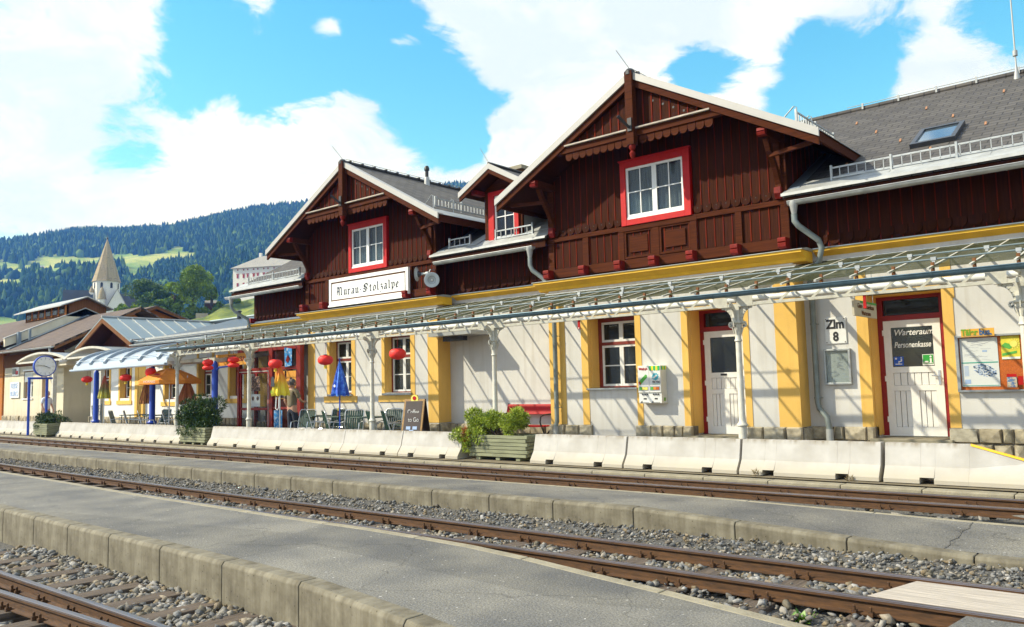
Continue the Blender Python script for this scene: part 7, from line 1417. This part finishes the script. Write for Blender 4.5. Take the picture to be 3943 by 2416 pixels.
def ocprism(levels):
    b = MB(); vs = sum([oct_(r_, z) for r_, z in levels], []); n = 8; fs = [tuple(range(7, -1, -1)), tuple(range(len(vs)-8, len(vs)))]
    for i in range(len(levels)-1): fs += [(i*8+q, i*8+(q+1) % 8, (i+1)*8+(q+1) % 8, (i+1)*8+q) for q in range(8)]
    return b.add(vs, fs)
R0 = 2.27*k*1.02; ocprism([(R0*.93, 0), (R0*.93, cz(21.75))]).build('tower', 'church_white', t); sp_ = ocprism([(R0*1.03, cz(21.7)), (R0*.98, cz(21.85)), (.12, cz(29.4))]).build('spire', 'spire', t)
b = MB(); b.lathe([(.02, -.6), (.25, -.2), (.35, 0), (.25, .3), (.05, .5), (.04, 2.2)], cpos.x, cpos.y, 10, cz=cz(29.5)); b.build('finial', 'sheetblack', sp_, smooth=True)
wn = MB()
for a in range(0, 360, 45):
    ca, sa = math.cos(R(a)), math.sin(R(a)); d = R0*.93*math.cos(R(22.5)); c0 = Vector((cpos.x+ca*(d+.02), cpos.y+sa*(d+.02), cz(20.9))); sd = Vector((-sa, ca, 0)); zz = 1.35
    pts = [c0+sd*x_+Vector((0, 0, z_)) for x_, z_ in ((-.40, -.9), (.40, -.9), (.40, .7), (.2, 1.0), (0, 1.1), (-.2, 1.0), (-.40, .7))]; q = [p+Vector((ca, sa, 0))*.06 for p in pts]; n = 7
    wn.add(pts+q, [tuple(range(n-1, -1, -1)), tuple(range(n, 2*n))]+[(i, (i+1) % n, n+(i+1) % n, n+i) for i in range(n)])
wn.build('belfry_window', 'dark', t)
def obl(b, o, ax, ay, w, d, z0, z1): # box along two directions
    P = [o-ax*w/2-ay*d/2, o+ax*w/2-ay*d/2, o+ax*w/2+ay*d/2, o-ax*w/2+ay*d/2]; b.add([(p.x, p.y, z) for z in (z0, z1) for p in P], [(3, 2, 1, 0), (4, 5, 6, 7), (0, 1, 5, 4), (1, 2, 6, 5), (2, 3, 7, 6), (3, 0, 4, 7)])
def ridge_house(o, ax, ay, L_, Wd, z0, ze, zr):
    """walls + roof, ridge along ax"""
    w = MB(); obl(w, o, ax, ay, L_, Wd, z0, ze); A = [o+ax*s*L_/2 for s in (-1, 1)]; 
    for p in A: w.add([tuple((p-ay*Wd/2).xy)+(ze,), tuple((p+ay*Wd/2).xy)+(ze,), (p.x, p.y, zr-.1)], [(0, 1, 2)])
    r_ = MB(); e = 1.03
    for s in (-1, 1):
        a0, a1 = o-ax*L_/2*e, o+ax*L_/2*e; r_.add([(a0.x, a0.y, zr), (a1.x, a1.y, zr), tuple((a1+ay*s*Wd/2*1.06).xy)+(ze-.1,), tuple((a0+ay*s*Wd/2*1.06).xy)+(ze-.1,), (a0.x, a0.y, zr+.15), (a1.x, a1.y, zr+.15), tuple((a1+ay*s*Wd/2*1.08).xy)+(ze,), tuple((a0+ay*s*Wd/2*1.08).xy)+(ze,)], [(0, 1, 2, 3), (4, 5, 6, 7), (0, 1, 5, 4), (2, 3, 7, 6), (1, 2, 6, 5), (0, 3, 7, 4)])
    return w, r_
o_ = cpos-u*4.6*1.9+v*(-1.0); w, r_ = ridge_house(o_, u, v, 9.0, 7.0, 0, cz(16.8), cz(20.0)); w.build('nave_wall', 'church_white', t); r_.build('nave_roof', 'slate', t)
o_ = cpos+u*3.4-v*3.0; w, r_ = ridge_house(o_, v, u, 9.0, 7.4, 0, cz(16.4), cz(20.1)); w.build('chapel_wall', 'church_white', t); r_.build('chapel_roof', 'greyslate', t)
o_ = cpos+u*9.2+v*4; w, r_ = ridge_house(o_, u, v, 10.0, 7.0, 0, cz(16.8), cz(19.9)); w.build('choir_wall', 'church_white', t); r_.build('choir_roof', 'slate', t)
tp = cpos-u*1.3-v*4.6; b = MB(); b.lathe([(1.25, 0), (1.25, cz(18.4))], tp.x, tp.y, 12); b.build('stair_turret', 'church_white', t); b = MB(); b.lathe([(1.45, cz(18.35)), (.9, cz(19.6)), (.15, cz(20.6))], tp.x, tp.y, 12); b.build('turret_roof', 'spire', t)
tp = cpos-u*4.6-v*1.0; b = MB(); b.lathe([(.9, 0), (.9, cz(19.8))], tp.x, tp.y, 10); b.build('stair_turret', 'church_white', t); b = MB(); b.lathe([(1.0, cz(19.7)), (.1, cz(20.9))], tp.x, tp.y, 10); b.build('turret_roof', 'spire', t)
# castle
k = 1.6; A = far((-223.4, 133.0, 30), k); t = thing('castle', 'large white castle with rows of small windows and grey hipped roof', 'castle', (A.x, A.y, 20)); ax = (far((-214.5, 147, 0), k)-far((-223.4, 133, 0), k)); ax.z = 0; fx = Vector((.585, .811, 0)); fy = Vector((-.811, .585, 0)); Ln, Wd = 44.0, 22.0; ze, zr, zb = cz2 = ((39.4-CH)*k+CH, (44.0-CH)*k+CH, 20)
o_ = Vector((A.x, A.y, 0))+fx*Ln/2+fy*Wd/2
# facade turned a little so that its eaves rise towards the right as it comes nearer
tw = R(-27); fx = Vector((math.cos(tw)*.585-math.sin(tw)*.811, math.sin(tw)*.585+math.cos(tw)*.811, 0)); fy = Vector((-fx.y, fx.x, 0)); o_ = Vector((A.x, A.y, 0))+fx*Ln/2+fy*Wd/2
w = MB(); obl(w, o_, fx, fy, Ln, Wd, zb, ze); w.build('wall', 'church_white', t); b = MB(); P = [o_-fx*(Ln/2+1)-fy*(Wd/2+1), o_+fx*(Ln/2+1)-fy*(Wd/2+1), o_+fx*(Ln/2+1)+fy*(Wd/2+1), o_-fx*(Ln/2+1)+fy*(Wd/2+1), o_-fx*(Ln/2-9), o_+fx*(Ln/2-9)]
b.add([(*P[i].xy, ze) for i in range(4)]+[(*P[4].xy, zr), (*P[5].xy, zr)], [(3, 2, 1, 0), (0, 1, 5, 4), (1, 2, 5), (2, 3, 4, 5), (3, 0, 4)]); b.build('roof', 'greyslate', t)
def winrow(zc, hh, ww, n, nm_, m_):
    b = MB()
    for i in range(n):
        q = o_-fx*(Ln/2-2.6-i*2.7-(0.5 if i % 2 else 0))-fy*(Wd/2+.05); obl(b, q, fx, fy, ww, .2, zc-hh/2, zc+hh/2)
    b.build(nm_, m_, t)
winrow((36.9-CH)*k+CH, 1.7, .95, 15, 'window', 'darkred'); winrow((38.9-CH)*k+CH, .7, .6, 15, 'small_window', 'darkred'); winrow((34.4-CH)*k+CH, 1.7, .95, 15, 'window', 'darkred'); winrow((36.95-CH)*k+CH+1.05, .3, 1.5, 15, 'window_lintel', 'darkred')
b = MB(); 
for q in (-13.5, -5, 1): obl(b, o_+fx*q, fx, fy, 1.2, 1.2, zr-.5, zr+1.5)
b.build('chimney', 'church_white', t)

# terrain: a steep bank behind the houses and the wooded mountain behind
def ang(px, py):
    d = fw*F + r2*(px-1971.5) - u2*(py-1208); return math.atan2(-d.x, d.y), d.z/math.hypot(d.x, d.y)
K['meadow'] = mat('hill_meadow', (.12, .22, .02), .9, .0, .02, col2=(.34, .36, .08), mix=(.42, .6), det=8)
K['bankgrass'] = mat('bank_grass', (.05, .09, .012), .95, 0, .25, .5, 2, col2=(.19, .22, .03), mix=(.4, .62))
rid = [(-250, 975)]+[(x*1.6, y*1.6) for x, y in ((0, 586), (60, 580), (130, 566), (200, 558), (290, 558), (350, 553), (450, 541), (560, 517), (640, 503), (720, 493), (740, 490), (900, 470), (1100, 450))]+[(1800, 722), (1960, 770), (2100, 860), (2400, 1100), (2700, 1300)]
RA = sorted([ang(*p) for p in rid], key=lambda q: q[0]); 
def ridge_el(a): return float(np.interp(a, [q[0] for q in RA], [q[1] for q in RA]))
R0_, R1_, R2_ = 430., 1450., 2100.
def nz(x, y): return 7*math.sin(x*.011+1.3)*math.sin(y*.013)+4*math.sin(x*.027+y*.021)+2.5*math.sin(x*.05-y*.043+2)
def hz(a, r):
    zr_ = R1_*ridge_el(a); q = (r-R0_)/(R1_-R0_)
    if q <= 0: return -2+q*0
    x, y = -r*math.sin(a), r*math.cos(a)
    if q < 1: return zr_*(q**1.12)+nz(x, y)*min(1, q*4)*(1-q**6*.8)
    return zr_+nz(x, y)*.2-(r-R1_)*.25
na, nr = 180, 60; aa = np.linspace(RA[0][0]-.02, RA[-1][0]+.25, na); rr = np.concatenate([np.linspace(R0_, R1_, 46), np.linspace(R1_, R2_, 15)[1:]])
b = MB(); b.add([(-r*math.sin(a), r*math.cos(a), hz(a, r)) for a in aa for r in rr], [(i*nr+j, (i+1)*nr+j, (i+1)*nr+j+1, i*nr+j+1) for i in range(na-1) for j in range(nr-1)])
tag(b.build('hills', 'meadow', smooth=True), kind='structure')
bp = [(200, 1340), (400, 1310), (560, 1262), (640, 1240), (685, 1222), (740, 1190), (780, 1178), (812, 1166), (860, 1150), (900, 1140), (1000, 1120), (1200, 1100), (2400, 1150)]
BA = sorted([ang(*p) for p in bp], key=lambda q: q[0]); bel = lambda a: float(np.interp(a, [q[0] for q in BA], [q[1] for q in BA]))
def bz(a, r):
    zt_ = 204*bel(a); q = (r-110)/94
    if q < 0: return -.5
    if q < 1: return -.5+(zt_+.5)*q**1.0+.5*math.sin(r*.3+a*60)+.3*math.sin(a*170)
    return max(-.5, zt_-(r-204)*.06)
n2 = 40; aa2 = np.linspace(BA[0][0], BA[-1][0], 120); rr2 = np.linspace(108, 330, n2)
b = MB(); b.add([(-r*math.sin(a), r*math.cos(a), bz(a, r)) for a in aa2 for r in rr2], [(i*n2+j, (i+1)*n2+j, (i+1)*n2+j+1, i*n2+j+1) for i in range(119) for j in range(n2-1)]); tag(b.build('grassy_bank', 'bankgrass', smooth=True), kind='structure')
def mask_clear(a, e):
    """meadows seen on the slope: ellipses in bearing / elevation measured from the photograph"""
    for (x, y, w, h, s) in CLR:
        a0, e0 = ang(x, y); da = (a-a0)/(w*1.15*3.2e-4); de = (e-e0-(-(a-a0))*s)/(h*1.1*3.2e-4); 
        if da*da+de*de < 1: return True
    return False
CLR = [(255, 1003, 80, 14, 0), (200, 1010, 70, 9, .05), (330, 1003, 60, 12, .05), (30, 1022, 50, 8, 0), (195, 1028, 35, 7, 0), (100, 1042, 60, 7, .05), (530, 993, 70, 10, .05), (470, 990, 40, 10, 0), (600, 985, 60, 8, .15), (665, 968, 45, 10, .35), (540, 1026, 60, 8, .15), (510, 1040, 20, 12, 0), (640, 996, 45, 7, .3), (720, 980, 40, 6, .2), (30, 1085, 45, 10, .1), (0, 1240, 50, 18, 0), (60, 1260, 50, 12, 0), (760, 980, 60, 4, .2), (980, 870, 40, 5, .1)]
# forest: individual low conifers and broad crowns merged into one mass
def forest(n):
    V = []; Fc = []; g = np.random.default_rng(5); a_lo, a_hi = ang(1900, 760)[0], ang(-160, 1000)[0]
    A_ = g.uniform(a_lo, a_hi, n); Q = g.uniform(0, 1, n)**.75; RR = R0_+40+(R1_+25-R0_-40)*Q; pts = []
    for a, r in zip(A_, RR):
        z = hz(a, r)
        if z < 3: continue
        if any(mask_clear(a, (z+q_-CH)/r) for q_ in (1, 7)): continue
        pts.append((a, r, z))
    b_v = []; b_f = []; off = 0; hue = []
    for a, r, z in pts:
        x, y = -r*math.sin(a), r*math.cos(a); q = (r-R0_)/(R1_-R0_); con = g.random() < (.45+.5*q); 
        if con:
            h = g.uniform(9, 16); w = h*g.uniform(.18, .26); m = 6; th = g.uniform(0, 6.28, 1)+np.arange(m)*2*np.pi/m
            lv = [(.05, 1.0), (.30, .72), (.30, .95) if False else (.38, .78), (.62, .42), (.70, .46), (1.0, .02)]
        else:
            h = g.uniform(7, 12); w = h*g.uniform(.36, .52); m = 6; th = g.uniform(0, 6.28, 1)+np.arange(m)*2*np.pi/m; lv = [(.0, .55), (.25, .95), (.55, 1.0), (.82, .68), (1.0, .1)]
        L_ = len(lv)
        for (f, s) in lv:
            rad = w*s*g.uniform(.8, 1.2, m); b_v.append(np.stack([x+rad*np.cos(th), y+rad*np.sin(th), np.full(m, z-1.5+h*f)+g.uniform(-.04, .04, m)*h], 1))
        for i in range(L_-1):
            for kk in range(m): b_f.append((off+i*m+kk, off+i*m+(kk+1) % m, off+(i+1)*m+(kk+1) % m, off+(i+1)*m+kk))
        off += m*L_
    V = np.concatenate(b_v); Fc = np.array(b_f); me = bpy.data.meshes.new('forest'); me.vertices.add(len(V)); me.vertices.foreach_set('co', V.reshape(-1)); me.loops.add(Fc.size); me.loops.foreach_set('vertex_index', Fc.reshape(-1)); me.polygons.add(len(Fc)); me.polygons.foreach_set('loop_start', np.arange(len(Fc))*4); me.polygons.foreach_set('loop_total', np.full(len(Fc), 4)); me.update(); me.validate()
    m, tr, p, nn, l = base('forest_green'); ge = nn('ShaderNodeNewGeometry'); r_ = nn('ShaderNodeValToRGB'); l(ge.outputs['Random Per Island'], r_.inputs[0]); e = r_.color_ramp.elements; e[0].color = (.006, .026, .014, 1); e[1].color = (.12, .20, .025, 1); q = e.new(.65); q.color = (.018, .060, .018, 1); l(r_.outputs[0], p.inputs['Base Color']); p.inputs['Roughness'].default_value = .95; p.inputs['Specular IOR Level'].default_value = .1
    me.materials.append(m); o = bpy.data.objects.new('forest', me); C.objects.link(o); tag(o, 'dense mixed forest covering the mountain', None, None, 'stuff')
forest(30000)
# single trees and bushes on the bank
def tree(label, base_, h, cw, m, seed, n=5200, leaf=.32, trunk=.35, clumps=16, low=.25):
    t = thing('broadleaf_tree', label, 'tree', tuple(base_), 'trees on the bank behind the station'); r_ = random.Random(seed); cs = []
    for i in range(clumps):
        q = low+(1-low)*r_.random(); wr = cw*math.sin(math.pi*min(1, .18+.80*(q-low)/(1-low)))**.6; a = r_.uniform(0, 6.28); d = wr*r_.uniform(.2, .8); cs.append((base_.x+d*math.cos(a), base_.y+d*math.sin(a), base_.z+h*(q*.86), cw*r_.uniform(.28, .44), .8))
    V, nv = foliage(cs, n, leaf, seed, False); leafmesh('crown', m, V, nv, t); b = MB(); b.tube([tuple(base_-Vector((0, 0, 1))), tuple(base_+Vector((.1, 0, h*.25))), tuple(base_+Vector((0, .1, h*.6)))], [trunk, trunk*.8, trunk*.35], 8)
    for c_ in cs[::3]: b.tube([tuple(base_+Vector((0, 0, h*.28))), (c_[0]*.5+base_.x*.5, c_[1]*.5+base_.y*.5, (base_.z+h*.28+c_[2])/2), c_[:3]], [trunk*.4, trunk*.25, .04], 5)
    b.build('trunk', 'bark', t); return t
def tb(px, py, r): return at(px, py, r)
def onbank(px, r): q = at(px, 1200, r); a_ = math.atan2(-q.x, q.y); return Vector((q.x, q.y, bz(a_, r)))
D = 200
def treeat(label, px, ytop, ybase, wpx, m, seed, **kw):
    B = tb(px, ybase, D); T = tb(px, ytop, D); sc = 3150/math.hypot(D, B.z)*1.0; return tree(label, B, T.z-B.z, wpx/2/ (3150/ (D*math.cos(0)))*1.0, m, seed, **kw)
treeat('tallest round crowned green tree left of the castle', 742, 1012, 1185, 158, 'treeleaf', 3, n=9000, clumps=24, low=.22)
treeat('green tree leaning on the left side of the tallest tree', 668, 1075, 1215, 92, 'treeleaf', 4, n=5200, low=.1)
D = 215; treeat('wide dark tree right behind the church chapel', 560, 1074, 1190, 152, 'treeleaf_dark', 5, n=8000, clumps=22, low=.1); D = 208
treeat('dark lower tree between the wide dark tree and the tall one', 626, 1098, 1200, 90, 'treeleaf_dark', 6, n=4200, low=.05); D = 200
treeat('small tree standing alone beside the castle wall', 815, 1100, 1162, 50, 'treeleaf', 7, n=2200, low=.2); treeat('bright bush below the tall trees', 610, 1155, 1215, 66, 'treeleaf', 8, n=3000, low=.0); treeat('round bush right under the tallest tree', 735, 1165, 1225, 60, 'treeleaf', 9, n=2600, low=.0)
treeat('bush on the grassy bank below the castle', 840, 1165, 1222, 60, 'treeleaf', 10, n=2600, low=.0); treeat('bright bush half hidden by the drainpipe', 910, 1150, 1215, 66, 'treeleaf', 11, n=2800, low=.0); treeat('low bush above the ridge of the metal roof', 700, 1205, 1240, 54, 'treeleaf', 12, n=2200, low=.0); treeat('small bush left of the low bank bush', 790, 1185, 1228, 54, 'treeleaf', 13, n=2200, low=.0)
D = 190; treeat('bush in front of the church chapel', 470, 1172, 1215, 60, 'treeleaf', 14, n=2400, low=.0); treeat('small bright bush beside the chapel bush', 515, 1180, 1218, 56, 'treeleaf', 15, n=2200, low=.0); D = 200
treeat('bush at the corner of the brown timber wall', 885, 1195, 1238, 60, 'treeleaf', 16, n=2400, low=.0); treeat('dark bush below the castle garden wall', 655, 1190, 1235, 70, 'treeleaf_dark', 17, n=2400, low=.0)
# garden hut and wall on the bank
p = onbank(812, 204)+Vector((0, 0, .8)); t = thing('garden_hut', 'small dark wooden hut on the bank below the castle', 'hut', tuple(p)); q = Vector((.6, .8, 0)); qn = Vector((-.8, .6, 0)); w, r_ = ridge_house(Vector((p.x, p.y, 0)), q, qn, 2.6, 2.0, p.z-1.2, p.z+.4, p.z+1.0); w.build('hut_wall', 'wood_brown', t); r_.build('hut_roof', 'greyslate', t)
p = onbank(778, 197)+Vector((0, 0, .2)); t = thing('garden_wall', 'short pale stone retaining wall on the bank', 'wall', tuple(p)); w = MB(); obl(w, Vector((p.x, p.y, 0)), q, qn, 2.6, .5, p.z-1.5, p.z+.9); w.build('stonework', 'masonry', t)
fa, fe = ang(155, 1046); fr = min([700+5*i for i in range(120)], key=lambda r: abs((hz(fa, r)-CH)/r-fe)); p = Vector((-fr*math.sin(fa), fr*math.cos(fa), hz(fa, fr)+4)); t = thing('farmhouse', 'tiny pale roofed farmhouse on the distant meadow', 'farmhouse', tuple(p)); w, r_ = ridge_house(Vector((p.x, p.y, 0)), Vector((.3, .95, 0)), Vector((-.95, .3, 0)), 8, 5, p.z-6, p.z+1, p.z+3); w.build('wall', 'wood_brown', t); r_.build('roof', 'flash', t)

# ================================================================ HAZE
HZ = bpy.data.materials.new('haze'); HZ.use_nodes = True; tt = HZ.node_tree; tt.nodes.clear(); oo = tt.nodes.new('ShaderNodeOutputMaterial'); pv = tt.nodes.new('ShaderNodeVolumePrincipled'); pv.inputs['Color'].default_value = (.10, .30, 1.0, 1); pv.inputs['Absorption Color'].default_value = (1, 1, 1, 1); pv.inputs['Density'].default_value = .00034; pv.inputs['Anisotropy'].default_value = .2; tt.links.new(pv.outputs[0], oo.inputs['Volume'])
K['hazem'] = HZ; o = MB().box(-2400, 800, -300, 2400, -2.0, 620).build('haze', 'hazem'); tag(o, None, None, None, 'stuff')
